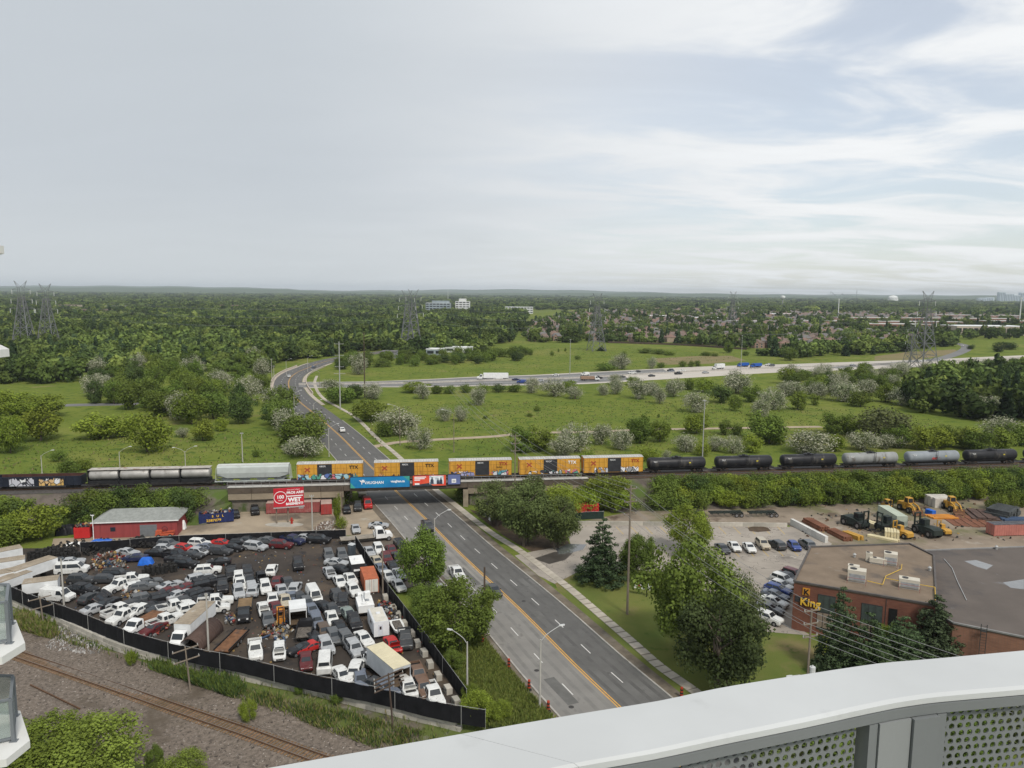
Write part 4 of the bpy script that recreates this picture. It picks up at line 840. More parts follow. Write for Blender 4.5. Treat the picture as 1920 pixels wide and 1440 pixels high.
TB = [(30, 150, 9, 0, 'hatch', 'black', back), (155, 178, 9, 1, 'minivan', 'silver', back), (350, 165, 9, .5, 'suv', 'maroon', back), (435, 130, 9, 2, 'pickup', 'navy', back), (630, 125, 9, .5, 'minivan', 'black', back), (255, 132, 9, 1, 'sedan', 'grey', back),
      (530, 110, 9, .5, 'sedan', 'silver', back), (100, 128, 9, .5, 'sedan', 'charcoal', back), (475, 310, .5, 8, 'suv', 'black', 'standing alone in the muddy clearing of the scrapyard'), (705, 245, 1.5, 7, 'suv', 'grey', east), (805, 243, 2.5, 6, 'suv', 'grey', east), (765, 297, 8, 1, 'sedan', 'silver', east),
      (800, 350, 7, 2.5, 'sedan', 'black', east), (712, 372, 4, 6, 'sedan', 'silver', east, 'h'), (790, 440, 4.5, 6.5, 'sedan', 'white', east), (870, 418, 5, 6, 'sedan', 'white', east), (890, 505, 5, 6, 'suv', 'white', east),
      (278, 355, 2.5, -7, 'suv', 'white', cent), (90, 375, 1, 7, 'suv', 'black', cent), (112, 430, 1.5, 7, 'sedan', 'black', cent), (200, 405, 1.5, 7, 'sedan', 'black', cent, 'h'), (230, 485, 2, 7, 'suv', 'white', cent), (315, 438, 3, -7, 'sedan', 'maroon', cent), (355, 508, 3, 7, 'sedan', 'silver', cent),
      (452, 492, 3, -7, 'suv', 'silver', cent), (140, 505, 3, -7, 'suv', 'silver', cent), (285, 572, 1, 7, 'sedan', 'white', cent), (40, 462, 2, 7, 'pickup', 'white', cent), (382, 582, 2, 7, 'sedan', 'beige', cent), (490, 562, 4, 6, 'sedan', 'charcoal', cent), (595, 550, 4, 6.5, 'van', 'white', cent, 'h'), (580, 652, 4, 6, 'sedan', 'slate', cent),
      (670, 628, 7, 4, 'sedan', 'black', cent), (217, 645, 2.5, 7, 'sedan', 'white', cent, 'h'), (312, 640, 3, 7, 'sedan', 'maroon', cent), (730, 712, 2.5, 8, 'sedan', 'white', cent), (615, 735, 4, 7, 'wagon', 'slate', cent), (812, 600, 0, 8, 'jeep', 'black', east), (855, 682, 4, 6, 'sedan', 'green', east),
      (900, 748, 3.5, 7, 'suv', 'black', east), (790, 785, 4, 6, 'sedan', 'black', east), (672, 812, 4, 7, 'wagon', 'brown', cent), (840, 875, 5, 7, 'suv', 'grey', sth, 'h'), (970, 868, 5.5, 6.5, 'sedan', 'white', sth), (900, 945, 5.5, 7, 'suv', 'silver', sth), (1185, 912, 4.5, 6.5, 'sedan', 'red', sth, 'h'),
      (1280, 872, 2, 8, 'pickup', 'charcoal', sth), (155, 955, .3, 9, 'pickup', 'white', front), (510, 938, -9, 3, 'coupe', 'black', front), (560, 925, -9, 3, 'coupe', 'red', sth), (685, 925, 3.5, 8, 'suv', 'silver', sth), (535, 1035, 0, 9, 'sedan', 'maroon', front), (675, 1052, 0, -9, 'busvan', 'white', front), (808, 1142, 5, 6.5, 'sedan', 'white', front),
      (910, 1092, 3, -8, 'suv', 'white', sth), (945, 1172, 2, 8, 'sedan', 'slate', sth), (1065, 1212, 8, 3, 'sedan', 'charcoal', sth), (1372, 1140, 3.5, 8, 'pickup', 'rust', sth), (1300, 1238, 4, 7.5, 'suv', 'white', sth, 'h'), (1490, 1292, 4, 7, 'pickup', 'white', sth),
      (1010, 216, 4, 6, 'sedan', 'silver', strip_), (1080, 200, 4, 6, 'suv', 'white', strip_), (1177, 205, 4, 6, 'sedan', 'maroon', strip_), (1240, 168, 4, 5.5, 'suv', 'black', strip_), (1287, 212, 4, 5.5, 'sedan', 'black', strip_), (1067, 288, 4.5, 6.5, 'sedan', 'beige', strip_), (1140, 270, 4, 6, 'suv', 'maroon', strip_),
      (1222, 256, 4, 6, 'sedan', 'charcoal', strip_), (1187, 327, 4, 6, 'sedan', 'black', strip_), (1100, 345, 5, 6.5, 'sedan', 'slate', strip_), (1152, 400, 5, 7, 'sedan', 'white', strip_), (1235, 385, 5, 6.5, 'sedan', 'silver', strip_), (1230, 470, 6, 7, 'sedan', 'white', strip_), (1540, 500, 7, 6, 'sedan', 'silver', strip_), (335, 960, .3, 9, 'wagon', 'white', front, 'h'), (30, 520, 2, 7, 'suv', 'silver', cent), (400, 450, 3, 7, 'sedan', 'charcoal', cent), (545, 600, 4, 6, 'hatch', 'grey', cent), (735, 650, 4, 6, 'sedan', 'charcoal', cent), (745, 850, 4, 7, 'wagon', 'grey', cent), (430, 560, 3, 7, 'sedan', 'slate', cent), (770, 560, 4, 7, 'suv', 'charcoal', east), (1130, 1235, 7, 4, 'sedan', 'slate', sth), (1010, 1010, 5, 7, 'sedan', 'charcoal', sth), (250, 720, 2, 7, 'sedan', 'grey', cent), (600, 870, 5, 6, 'sedan', 'black', sth), (1415, 1240, 4, 7, 'suv', 'rust', sth)]
yard_cars = []
for T, f in ((TA, A_), (TB, B_2)):
    for q in T:
        x, y = f(q[0], q[1]); yard_cars.append((f'{q[5]} {KN[q[4]]}', car(x, y, q[2], q[3], q[4], q[5], q[6], dusty=True, hood=len(q) > 7, group=YG, gz_=.06 if q[6] == strip_ else .035)))
_labs = [t['label'] for _, t in yard_cars]
for i, (_, t) in enumerate(yard_cars):      # look-alikes are told apart by their neighbour
    if _labs.count(_labs[i]) > 1:
        nb_ = min((o for o in yard_cars if o[1] is not t and o[0] != yard_cars[i][0]), key=lambda o: (o[1].location-t.location).length); t['label'] = _labs[i].replace(yard_cars[i][0], yard_cars[i][0]+' by a '+nb_[0], 1)
# tilted wreck standing against the tyres
car(*A_(745, 575), 7, -7, 'sedan', 'black', 'tipped on its side near the block wall', group=YG, tilt=(R(38), 0, .55))
# vehicles by the gravel lot and under the bridge
gl = 'on the gravel lot by the bridge'
for x, y, dx, dy, k, c, wh in ((650, 955, 1.5, 6, 'hatch', 'black', gl), (671, 950, 1, 6, 'suv', 'charcoal', gl), (689, 945, 1.5, 6, 'van', 'red', gl), (679, 923, 1.5, 6, 'pickup', 'beige', 'under the end of the bridge'), (478, 957, .5, 6, 'suv', 'black', 'beside the red containers'),
                               (441, 963, 2, 6, 'sedan', 'black', 'behind the blue dumpster'), (667, 991, 2, 6, 'sedan', 'silver', 'behind the flatbed tow truck'), (710, 984, 8, 0, 'coupe', 'silver', 'behind the tow truck cab')):
    car(x, y, dx, dy, k, c, wh, group='vehicles on the gravel lot')
rd = 'driving on the road'
for x, y, dx, dy, k, c, wh in ((802, 986, 4.5, 5, 'pickup', 'charcoal', 'driving away from the railway bridge'), (857, 1075, 5, 6, 'pickup', 'white', 'driving past the roadside tree'), (926, 1106, 5, 6, 'sedan', 'charcoal', 'driving beside the yellow centre line'), (641, 806, -3, -4, 'suv', 'white', 'driving on the road beyond the train'),
                               (722, 909, 4, 5, 'sedan', 'white', 'half hidden under the blue banner'), (542, 705, 1, 5, 'sedan', 'white', 'coming around the far road bend'), (588, 688, 5, -2, 'suv', 'slate', 'leaving around the far road bend')):
    car(x, y, dx, dy, k, c, wh, dusty=False, group='vehicles on the road', gz_=.036)
# parking lot of the brick building
pk = 'parked in the marked bay row'
for x, y, dx, dy, k, c in ((1355, 1028, 4, 3.5, 'sedan', 'charcoal'), (1377, 1024, 4, 4.5, 'sedan', 'white'), (1405, 1026, 4, 4.5, 'sedan', 'white'), (1430, 1020, 4, 3.5, 'suv', 'beige'), (1457, 1021, -4.5, -3, 'suv', 'charcoal'), (1489, 1023, 4, 3.5, 'hatch', 'blue'), (1513, 1020, -4, -3, 'suv', 'grey')):
    car(x, y, dx, dy, k, c, pk, dusty=False, group='cars in the parking lot', gz_=.05)
pk2 = 'parked nose-in along the brick wall'
for x, y, dx, dy, k, c in ((1440, 1158, 11, 3.5, 'suv', 'white'), (1443, 1140, 11, 3.5, 'sedan', 'grey'), (1452, 1127, 11, 3.5, 'sedan', 'white'), (1454, 1115, 11, 3.5, 'sedan', 'slate'), (1459, 1104, 11, 3.5, 'wagon', 'blue'), (1465, 1097, 10, 3.5, 'hatch', 'white'), (1469, 1087, 10, 3.5, 'suv', 'white'), (1478, 1081, 9, 3.5, 'sedan', 'charcoal')):
    car(x, y, dx, dy, k, c, pk2, dusty=False, group='cars in the parking lot', gz_=.05)
car(1489, 1077, 9, 3, 'suv', 'maroon', pk2, dusty=False, group='cars in the parking lot', gz_=.05)
# lot behind the pines
car(918, 945, 3, 5, 'pickup', 'black', 'behind the low fence by the pines', group='vehicles behind the pines'); car(884, 932, 5, 2, 'suv', 'black', 'beside the grey shed', group='vehicles behind the pines'); car(905, 935, 3, 5, 'sedan', 'charcoal', 'next to the white container by the pines', group='vehicles behind the pines')
# highway traffic
hwg = 'traffic on the highway'; hwl = 'driving on the concrete highway'
for x, y, dx, dy, k, c in ((968, 711, 6, 0, 'sedan', 'navy'), (978, 716, -6, 0, 'van', 'blue'), (934, 710, -6, 0, 'van', 'white'), (1012, 714, -6, 0, 'suv', 'silver'), (1041, 703, -6, 0, 'hatch', 'white'), (1097, 702, -6, .3, 'van', 'white'), (1121, 708, 6, 0, 'pickup', 'black'), (1166, 706, 6, -.2, 'sedan', 'charcoal'), (1185, 699, -6, .3, 'pickup', 'white'), (1195, 696, -6, .3, 'sedan', 'charcoal'),
                           (1222, 704, 6, -.3, 'sedan', 'charcoal'), (1257, 694, -6, .3, 'suv', 'black'), (1259, 697, -6, .3, 'suv', 'slate'), (1279, 695, -6, .3, 'sedan', 'white'), (1272, 700, 6, -.3, 'pickup', 'black'), (1323, 698, 6, -.3, 'sedan', 'silver'), (1440, 684, -6, .3, 'suv', 'white'), (1447, 685, -6, .3, 'suv', 'grey'), (1497, 686, 6, -.3, 'sedan', 'white'), (1599, 684, 6, -.3, 'sedan', 'silver'),
                           (1762, 676, -6, .3, 'suv', 'white'), (1770, 678, -6, .3, 'sedan', 'grey'), (1750, 683, 6, -.3, 'sedan', 'black'), (1767, 683, 6, -.3, 'suv', 'white'), (1817, 677, 6, -.3, 'sedan', 'white'), (1832, 673, -6, .3, 'suv', 'white'), (1730, 677, -6, .3, 'suv', 'white'), (1805, 648, 5, -1, 'sedan', 'white')):
    car(x, y, dx, dy, k, c, hwl, dusty=False, group=hwg, gz_=.07)

# ------------------------------------------------------------------ bigger trucks
cab_white = M('truck_white', (.74, .74, .73), .45, .08, .8)
box_white = M('box_panel', (.66, .67, .67), .6, .1, .5, patches=[((.5, .48, .45), .4, .6, .1)]); box_grey = M('box_grey', (.44, .46, .48), .6, .1, .5, patches=[((.33, .32, .3), .4, .6, .1)])
cream_roof = M('cream_roof', (.60, .54, .38), .7, .1, .5, patches=[((.42, .35, .22), .5, .6, .1)]); dirty_roof = M('dirty_roof', (.30, .25, .19), .9, .2, .6, patches=[((.45, .43, .4), .5, .58, .1)])
inside = M('box_inside', (.12, .085, .055), .9, .2, 1)
def wheels(pr, xs_, w, r):
    rk = min(WH, key=lambda q: abs(q-r))
    for x in xs_:
        for s in (-1, 1): pr.part('wheel', WH[rk], loc=(x, s*w, r))
def cab_mesh(x0, x1, w, z0, z1, nose=0.0, mat=None):
    """lofted truck cab, optional bonnet of length nose in front"""
    m = MB(); zb = lerp(z0, z1, .45)
    def s(x, zt, k): return [(x, -w*k, z0), (x, w*k, z0), (x, w*k, zb if zt > zb else zt-.05), (x, w*k*.9, zt), (x, -w*k*.9, zt), (x, -w*k, zb if zt > zb else zt-.05)]
    secs = [s(x0, z1-.05, 1), s(x0+.2, z1, 1), s(lerp(x0, x1, .65), z1-.02, 1), s(x1, zb+.12, .98)]
    if nose: secs += [s(x1+nose*.8, zb-.05, .9), s(x1+nose, zb-.35, .8)]
    return m.loft(secs)
def truck_cab(pr, x0, x1, w, z0, z1, nose, mat):
    pr.part('cab', cab_mesh(x0, x1, w, z0, z1, nose).mesh('cab', mat)); zb = lerp(z0, z1, .45); xm = lerp(x0, x1, .65)
    pr.part('windscreen', MB().add([(lerp(xm, x1, .95)+.02, -w*.8, zb+.17), (lerp(xm, x1, .95)+.02, w*.8, zb+.17), (lerp(xm, x1, .1)+.03, w*.8, z1-.1), (lerp(xm, x1, .1)+.03, -w*.8, z1-.1)], [(0, 1, 2, 3)]).mesh('windscreen', glass))
    for s in (-1, 1):
        pr.part('side_window', MB().add([(x0+.35, s*(w*.995+.02), zb+.06), (xm+.25, s*(w*.995+.02), zb+.06), (xm, s*(w*.93+.02), z1-.14), (x0+.35, s*(w*.93+.02), z1-.14)], [(0, 1, 2, 3) if s < 0 else (3, 2, 1, 0)]).mesh('side_window', glass))
        pr.part('headlight', MB().box(x1+nose-.12, x1+nose+.02, s*w*.62-.14, s*w*.62+.14, z0+.3, z0+.5).mesh('headlight', lamp_w))
        pr.part('mirror', MB().box(x1-.25, x1-.12, s*(w+.05), s*(w+.22), zb+.05, zb+.5).mesh('mirror', blackp))
    pr.part('grille', MB().box(x1+nose-.02, x1+nose+.03, -w*.45, w*.45, z0+.15, z0+.55).mesh('grille', blackp))
def box_body(pr, x0, x1, w, z0, z1, mat, roofm, open_rear=False, parent=-1):
    for s in (-1, 1): pr.part('side_panel', MB().box(x0, x1, s*w-.04, s*w+.04, z0, z1).mesh('side_panel', mat), parent)
    pr.part('front_panel', MB().box(x1-.08, x1-.003, -w+.04, w-.04, z0, z1).mesh('front_panel', mat), parent)
    r = pr.part('roof', MB().box(x0-.02, x1+.02, -w-.06, w+.06, z1+.003, z1+.07).mesh('roof', roofm), parent)
    n = max(3, int((x1-x0)/.6)); rib = MB().box(-.02, .02, -w, w, 0, .025).mesh('roof_seam', roofm)
    for i in range(1, n): pr.part('roof_seam', rib, r, (lerp(x0, x1, i/n), 0, z1+.07))
    pr.part('floor', MB().box(x0+.02, x1-.1, -w+.05, w-.05, z0-.12, z0).mesh('floor', inside), parent)
    if open_rear:
        pr.part('door_header', MB().box(x0, x0+.06, -w+.045, w-.045, z1-.38, z1).mesh('header', mat), parent)
        pr.part('lining', MB().box(x0+.1, x1-.1, -w+.05, -w+.08, z0, z1-.02).box(x0+.1, x1-.1, w-.08, w-.05, z0, z1-.02).box(x1-.14, x1-.1, -w+.09, w-.09, z0, z1-.02).mesh('lining', inside), parent, kind='stuff')
    else: pr.part('rear_door', MB().box(x0-.02, x0+.05, -w+.045, w-.045, z0+.02, z1-.03).mesh('rear_door', mat), parent)
def chassis(pr, x0, x1, z=.7): pr.part('chassis', MB().box(x0, x1, -.45, .45, z-.15, z+.12).mesh('chassis', blackp))
def box_truck(Lb, w=1.22, zb=1.05, zt=3.3, mat=None, roofm=None, open_rear=False, nose=.9, cabw=1.0, ch=2.3):
    pr = Proto(); x0 = -Lb/2-1.2; x1 = Lb/2-1.2; chassis(pr, x0, x1+1.6)
    box_body(pr, x0, x1, w, zb, zt, mat or box_white, roofm or dirty_roof, open_rear); truck_cab(pr, x1+.12, x1+1.75, cabw, .55, ch, nose, cab_white)
    wheels(pr, (x0+Lb*.22,), w-.14, .4); wheels(pr, (x1+1.75+nose*.35,), cabw-.1, .4); return pr
def put(pr, name, px, py, dx, dy, label, cat, z=1.5, gz_=.035, **k):
    loc, rz = pose(px, py, dx, dy, z); return pr.spawn(name, (loc[0], loc[1], gz_), rz, label, cat, **k)
put(box_truck(7.6, mat=box_grey, roofm=cream_roof, open_rear=True, zt=3.5), 'box_truck', *B_2(1120, 1055), -9, -7.5, 'large grey box truck with cream roof and its rear door open', 'truck', 1.9)
put(box_truck(8.2, mat=box_white, zt=3.1), 'box_truck', *A_(1440, 770), -12, 11, 'long white box truck with a stained roof beside the brown culvert', 'truck', 1.6)
put(box_truck(3.6, mat=box_white, roofm=box_white, open_rear=True, zt=3.4), 'box_truck', *B_2(470, 665), -1, -8, 'white cube truck with its empty box open to the rear', 'truck', 1.8)
# tow truck with flat bed beside the road
pr = Proto(); chassis(pr, -5.5, 3.4, .75); pr.part('flat_bed', MB().box(-5.7, 1.2, -1.22, 1.22, 1.02, 1.16).mesh('flat_bed', M('bed_steel', (.26, .23, .19), .8, .2, 1))); pr.part('headboard', MB().box(1.2, 1.3, -1.2, 1.2, 1.16, 2.0).mesh('headboard', cab_white))
truck_cab(pr, 1.5, 3.7, 1.12, .75, 2.75, 1.3, cab_white); wheels(pr, (-3.9, -2.8), 1.05, .5); wheels(pr, (4.2,), 1.02, .5)
put(pr, 'tow_truck', *B_2(1000, 100), 16, -1.6, 'white crew cab tow truck with a long flat bed by the road', 'truck', 1.2, gz_=.055)
# flatbed and dump beds in the yard
def bedtruck(cabm, bedm, sides=0.0, Lb=4.6):
    pr = Proto(); chassis(pr, -Lb/2-1, Lb/2+1.6); b = pr.part('bed', MB().box(-Lb/2-1.2, Lb/2-1.2, -1.15, 1.15, 1.0, 1.12).mesh('bed', bedm))
    if sides:
        for s in (-1, 1): pr.part('bed_side', MB().box(-Lb/2-1.2, Lb/2-1.2, s*1.15-.05, s*1.15+.05, 1.12, 1.12+sides).mesh('bed_side', cabm), b)
        pr.part('bed_front', MB().box(Lb/2-1.26, Lb/2-1.2, -1.1, 1.1, 1.12, 1.3+sides).mesh('bed_front', cabm), b)
    truck_cab(pr, Lb/2-1.0, Lb/2+.8, .98, .55, 2.0, 1.0, cabm); wheels(pr, (-Lb/2+.1, Lb/2+1.1), .95, .4); return pr
brown_bed = M('brown_bed', (.20, .135, .075), .9, .2, .8, patches=[((.11, .08, .055), .6, .57, .12)]); blackt = M('truck_black', (.018, .018, .02), .5, .2, 1)
put(bedtruck(blackt, brown_bed, .35, 5.2), 'dump_truck', *A_(1835, 640), -1.2, 9, 'black dump truck with a brown muddy bed', 'truck', 1.0)
put(bedtruck(blackt, M('scrap_load', (.13, .115, .1), .9, .5, 4), .8, 3.4), 'dump_truck', *B_2(530, 800), 1.2, -6, 'black dump truck filled with scrap behind the white cube truck', 'truck', 1.0)
put(bedtruck(cab_white, rusty, 0, 4.4), 'flatbed_truck', *A_(1080, 735), -9, 5.5, 'white flatbed truck with a rusty brown bed by the block wall', 'truck', 1.0)
pr = Proto(); pr.part('deck', MB().box(-3.4, 3.4, -1.1, 1.1, .62, .76).mesh('deck', rusty)); pr.part('drawbar', MB().bar((3.4, 0, .6), (4.8, 0, .5), .12).mesh('drawbar', blackp)); wheels(pr, (-.5, .5), 1.05, .36)
for s in (-1, 1): pr.part('rail', MB().box(-3.4, 3.4, s*1.1-.05, s*1.1+.05, .76, 1.0).mesh('rail', blackp))
put(pr, 'flatbed_trailer', *A_(1740, 880), 9, -9, 'long rusty flatbed trailer piled with white metal scrap', 'trailer', .8)
# trailers lined up at the west end
def boxtrailer(Lb, zt, mat, roofm):
    pr = Proto(); box_body(pr, -Lb/2, Lb/2, 1.22, 1.1, zt, mat, roofm); chassis(pr, -Lb/2, Lb/2, .9); wheels(pr, (-Lb/2+1.4, -Lb/2+2.5), 1.05, .5); pr.part('landing_leg', MB().box(Lb/2-2.2, Lb/2-2.05, -.7, .7, .05, .9).mesh('leg', blackp)); return pr
wt = 'white box trailer with a brown stained roof '
for (x, y, dx, dy, Lb, zt, lab) in ((20, 335, 10, -1.5, 8, 3.7, wt+'parked west of the long trailer'), (245, 345, 12, -4, 9, 3.4, wt+'angled beside the crew van'), (310, 465, 12, -1.5, 6, 3.3, wt+'closest to the white cargo van'), (90, 425, 11, -4, 6.5, 3.0, wt+'squeezed between two others'), (20, 250, 10, -2, 7, 3.6, wt+'in front of the stacked tyres'), (-60, 420, 10, -2, 8, 3.3, wt+'at the yard corner')):
    put(boxtrailer(Lb*.86, zt-.45, box_white, dirty_roof), 'box_trailer', *A_(x, y), dx, dy, lab, 'trailer', 2.0, group='white box trailers')
# bucket truck, camper, food trailer
pr = box_truck(4.0, mat=cab_white, roofm=cab_white, zb=.8, zt=1.9); pr.part('boom', MB().bar((-2.6, .3, 2.0), (.6, .1, 2.6), .3, .3).bar((.6, .1, 2.6), (-1.4, -.3, 3.1), .24, .24).mesh('boom', cab_white)); pr.part('bucket', MB().box(-2.0, -1.1, -.8, .1, 2.6, 3.6).mesh('bucket', cab_white)); pr.part('turret', MB().cyl((-2.6, .3, 1.9), (-2.6, .3, 2.3), .4, .35, 10).mesh('turret', cab_white))
put(pr, 'bucket_truck', *B_2(970, 590), -2.5, -8, 'white utility bucket truck with a folded boom', 'truck', 1.4)
pr = Proto(); m = MB(); cp = M('camper_white', (.68, .69, .70), .5, .08, .6); secs = []
for x in (-3.0, 2.4): secs.append([(x, -1.15, .55), (x, 1.15, .55), (x, 1.15, 2.7), (x, .95, 2.85), (x, -.95, 2.85), (x, -1.15, 2.7)])
secs.append([(3.1, -1.1, .7), (3.1, 1.1, .7), (3.1, 1.1, 1.9), (3.1, .95, 2.1), (3.1, -.95, 2.1), (3.1, -1.1, 1.9)]); m.loft(secs); pr.part('body', m.mesh('camper_body', cp))
pr.part('roof_panel', MB().box(-2.9, 2.3, -.9, .9, 2.853, 2.88).mesh('roof', M('camper_roof', (.58, .55, .48), .7, .12, .7))); pr.part('roof_vent', MB().box(-.4, .2, -.3, .3, 2.88, 3.05).mesh('vent', cp))
d = pr.part('door', MB().box(-3.03, -2.995, -.2, .5, .7, 2.4).mesh('door', M('camper_door', (.60, .62, .66), .5, .1, 1))); pr.part('door_window', MB().box(-3.04, -3.03, 0, .3, 1.6, 2.1).mesh('pane', glass), d)
for s in (-1, 1): pr.part('side_window', MB().box(-.9, .2, s*1.15-.01, s*1.15+.01, 1.6, 2.1).mesh('pane', glass))
wheels(pr, (-.6,), 1.05, .36); put(pr, 'camper_trailer', *B_2(1075, 745), -3.5, -8, 'white camper trailer with a rear door beside the black fence', 'trailer', 1.5)
pr = Proto(); box_body(pr, -2.2, 2.2, 1.15, .6, 2.9, M('food_black', (.03, .03, .032), .5, .2, 1), cab_white); wheels(pr, (0,), 1.0, .33); pr.part('roof_vent', MB().box(-.5, .5, -.4, .4, 2.97, 3.25).mesh('vent', cab_white)); pr.part('sign_band', MB().box(-2.27, -2.245, -.8, .8, 1.6, 1.95).mesh('band', cab_white))
put(pr, 'food_trailer', *B_2(915, 335), -3, -8, 'black food trailer with a white roof', 'trailer', 1.5)
# shipping containers
def container(L, mat, roofm=None, endm=None):
    pr = Proto(); w = 1.22; H = 2.6; pr.part('shell', MB().box(-L/2, L/2, -w+.05, w-.05, .12, H-.02).mesh('shell', mat)); n = int(L/.28)
    for s in (-1, 1):
        vs = []
        for i in range(n*2+1): x = -L/2+.1+(L-.2)*i/(n*2); y = s*(w-(.0 if (i//2+i) % 2 else .045)); vs += [(x, y, .16), (x, y, H-.1)]
        pr.part('corrugated_side', MB().add(vs, [(2*i, 2*i+2, 2*i+3, 2*i+1) if s < 0 else (2*i+1, 2*i+3, 2*i+2, 2*i) for i in range(n*2)]).mesh('corrugated_side', mat))
    r = pr.part('roof', MB().box(-L/2, L/2, -w, w, H-.018, H+.02).mesh('roof', roofm or mat)); rib = MB().box(-.05, .05, -w+.1, w-.1, 0, .03).mesh('roof_rib', roofm or mat)
    for i in range(int(L/.6)): pr.part('roof_rib', rib, r, (-L/2+.4+i*.6, 0, H+.02))
    post = MB().box(-.08, .08, -.08, .08, 0, H-.02).mesh('corner_post', mat)
    for x in (-L/2+.06, L/2-.06):
        for y in (-w+.05, w-.05): pr.part('corner_post', post, loc=(x, y, 0))
    for s in (-1, 1): 
        d = pr.part('door', MB().box(-L/2-.05, -L/2-.003, (.03 if s > 0 else -w+.14), (w-.14 if s > 0 else -.03), .2, H-.12).mesh('door', endm or mat)); pr.part('locking_bar', MB().cyl((-L/2-.08, s*.35, .25), (-L/2-.08, s*.35, H-.15), .025, .025, 5).mesh('bar', chrome), d)
    return pr
c_red = M('container_red', (.34, .05, .045), .7, .15, .6, patches=[((.22, .05, .04), .5, .58, .1)]); c_rust = M('container_rust', (.42, .13, .065), .85, .18, .7, patches=[((.28, .1, .06), .6, .58, .1)])
c_pink = M('container_faded', (.42, .16, .13), .8, .12, .5); c_white = M('container_white', (.62, .60, .55), .7, .1, .6); c_green = M('container_pale_green', (.42, .46, .38), .7, .1, .5); c_bright = M('container_bright_red', (.52, .035, .035), .6, .1, .6)
put(container(6.1, c_rust, c_rust, c_white), 'shipping_container', *B_2(1010, 428), -3.0, -8, 'rusty orange-red shipping container with white end doors', 'container', 1.3)
cr_w = 'faded red shipping container in the row behind the billboard'
put(container(12.2, M('container_dusty_red', (.27, .075, .07), .8, .15, .5, patches=[((.33, .13, .12), .4, .58, .1)]), M('dusty_roof', (.40, .29, .25), .9, .15, .6)), 'shipping_container', 551, 950, 10, -.3, 'long dusty red shipping container behind the billboard', 'container', 1.3)
put(container(4.0, c_red, M('dusty_roof')), 'shipping_container', 612, 951, 0, -6, 'short bright red container end-on beside the long dusty red one', 'container', 1.3)
put(container(6.1, c_bright), 'shipping_container', 1098, 955, 10, .3, 'bright red shipping container behind the pine trees', 'container', 1.3)
put(container(6.1, c_white), 'shipping_container', 941, 928, 2.5, -6, 'white shipping container with a ribbed roof', 'container', 1.3)
put(container(9, c_green), 'shipping_container', 1673, 968, 7, 4.2, 'pale green shipping container among the forklifts', 'container', 1.3)
put(container(12.2, c_pink, M('pallet_dark', (.10, .10, .11), .8, .3, 1)), 'shipping_container', 1905, 991, 12, -.3, 'faded pink-red shipping container loaded with frames', 'container', 1.3)
put(boxtrailer(5, 3.3, box_white, M('grey_roof', (.25, .26, .26), .8, .1, .6)), 'box_trailer', 898, 924, -3, 5, 'small grey box trailer near the bridge abutment', 'trailer', 1.8)
put(boxtrailer(7, 3.6, box_white, M('grey_roof')), 'box_trailer', 1072, 918, -3, -6, 'white box trailer backed against the bridge wall', 'trailer', 1.8)
# highway trucks
def semi():
    pr = Proto(); box_body(pr, -9.2, 5.6, 1.28, 1.2, 4.0, cab_white, cab_white); chassis(pr, -9, 8.4, 1.0); truck_cab(pr, 6.2, 8.2, 1.2, .9, 3.3, 1.3, cab_white); wheels(pr, (-7.6, -6.3, 4.4, 5.7, 8.8), 1.1, .5); return pr
put(semi(), 'semi_truck', 924, 706, -18, 0, 'white semi truck with a long white trailer on the highway', 'truck', 2.0, gz_=.06)
put(box_truck(7.5, zt=3.7, roofm=cab_white), 'box_truck', 1347, 687, -9, .5, 'white box truck on the highway', 'truck', 2.0, gz_=.06)
pr = Proto(); chassis(pr, -5.5, 5); bt = M('dump_brown', (.30, .20, .14), .8, .15, .7); box_body(pr, -5.6, 2.6, 1.25, 1.1, 2.6, bt, bt); truck_cab(pr, 3.0, 4.9, 1.15, .8, 2.8, .9, cab_white); wheels(pr, (-4, -2.8, 4.9), 1.1, .5)
put(pr, 'dump_truck', 1106, 709, 9, 0, 'tan dump truck with a white cab on the highway', 'truck', 1.6, gz_=.06)
bm_ = M('hauler_blue', (.02, .09, .36), .5, .15, .8)
for x, y, l in ((1393, 684, 'blue hauler truck leading another on the highway'), (1417, 685, 'shorter blue truck following the blue hauler')):
    pr = Proto(); chassis(pr, -5, 4); box_body(pr, -5, 2.2, 1.25, 1.1, 2.9, bm_, bm_); truck_cab(pr, 2.5, 4.2, 1.15, .8, 2.8, .7, bm_); wheels(pr, (-3.5, -2.4, 3.9), 1.1, .5); put(pr, 'hauler_truck', x, y, -9, .5, l, 'truck', 1.6, gz_=.06)
# ------------------------------------------------------------------ retaining wall of concrete blocks, fences
galv = M('galv'); wood = M('pole_wood', (.20, .165, .13), .9, .2, 1, stretch=(4, 4, .4)); wood_d = M('pole_wood_dark', (.085, .062, .048), .9, .25, 1, stretch=(4, 4, .4)); pale_pole = M('pole_concrete', (.40, .385, .35), .85, .1, .8)
blockc = M('block_concrete', (.40, .375, .325), .92, .14, .7, objrand=.5, bump=.015, bscale=5, patches=[((.26, .235, .2), .5, .6, .1)])
BW = empty('block_wall', (*wall[0], 0), label='long retaining wall of grey concrete blocks below the scrapyard', cat='wall')
blk_me = MB().box(-.735, .735, -.3, .3, 0, .585).mesh('block', blockc)
Lw = arc(wall)[-1]; o_ = Vector((*wall[0], 0))
for row in (0, 1):
    s = 34+row*.75
    while s < Lw-.8:
        p = at(wall, s); q = at(wall, s+.4); d = (q-p)/np.linalg.norm(q-p); n = np.array((d[1], -d[0])); c = p+n*(.35+random.uniform(-.03, .03)-.06*row)
        ob('block', blk_me, BW, (c[0]-o_.x, c[1]-o_.y, -1.24+row*.6), math.atan2(d[1], d[0])+random.uniform(-.015, .015)); s += 1.5
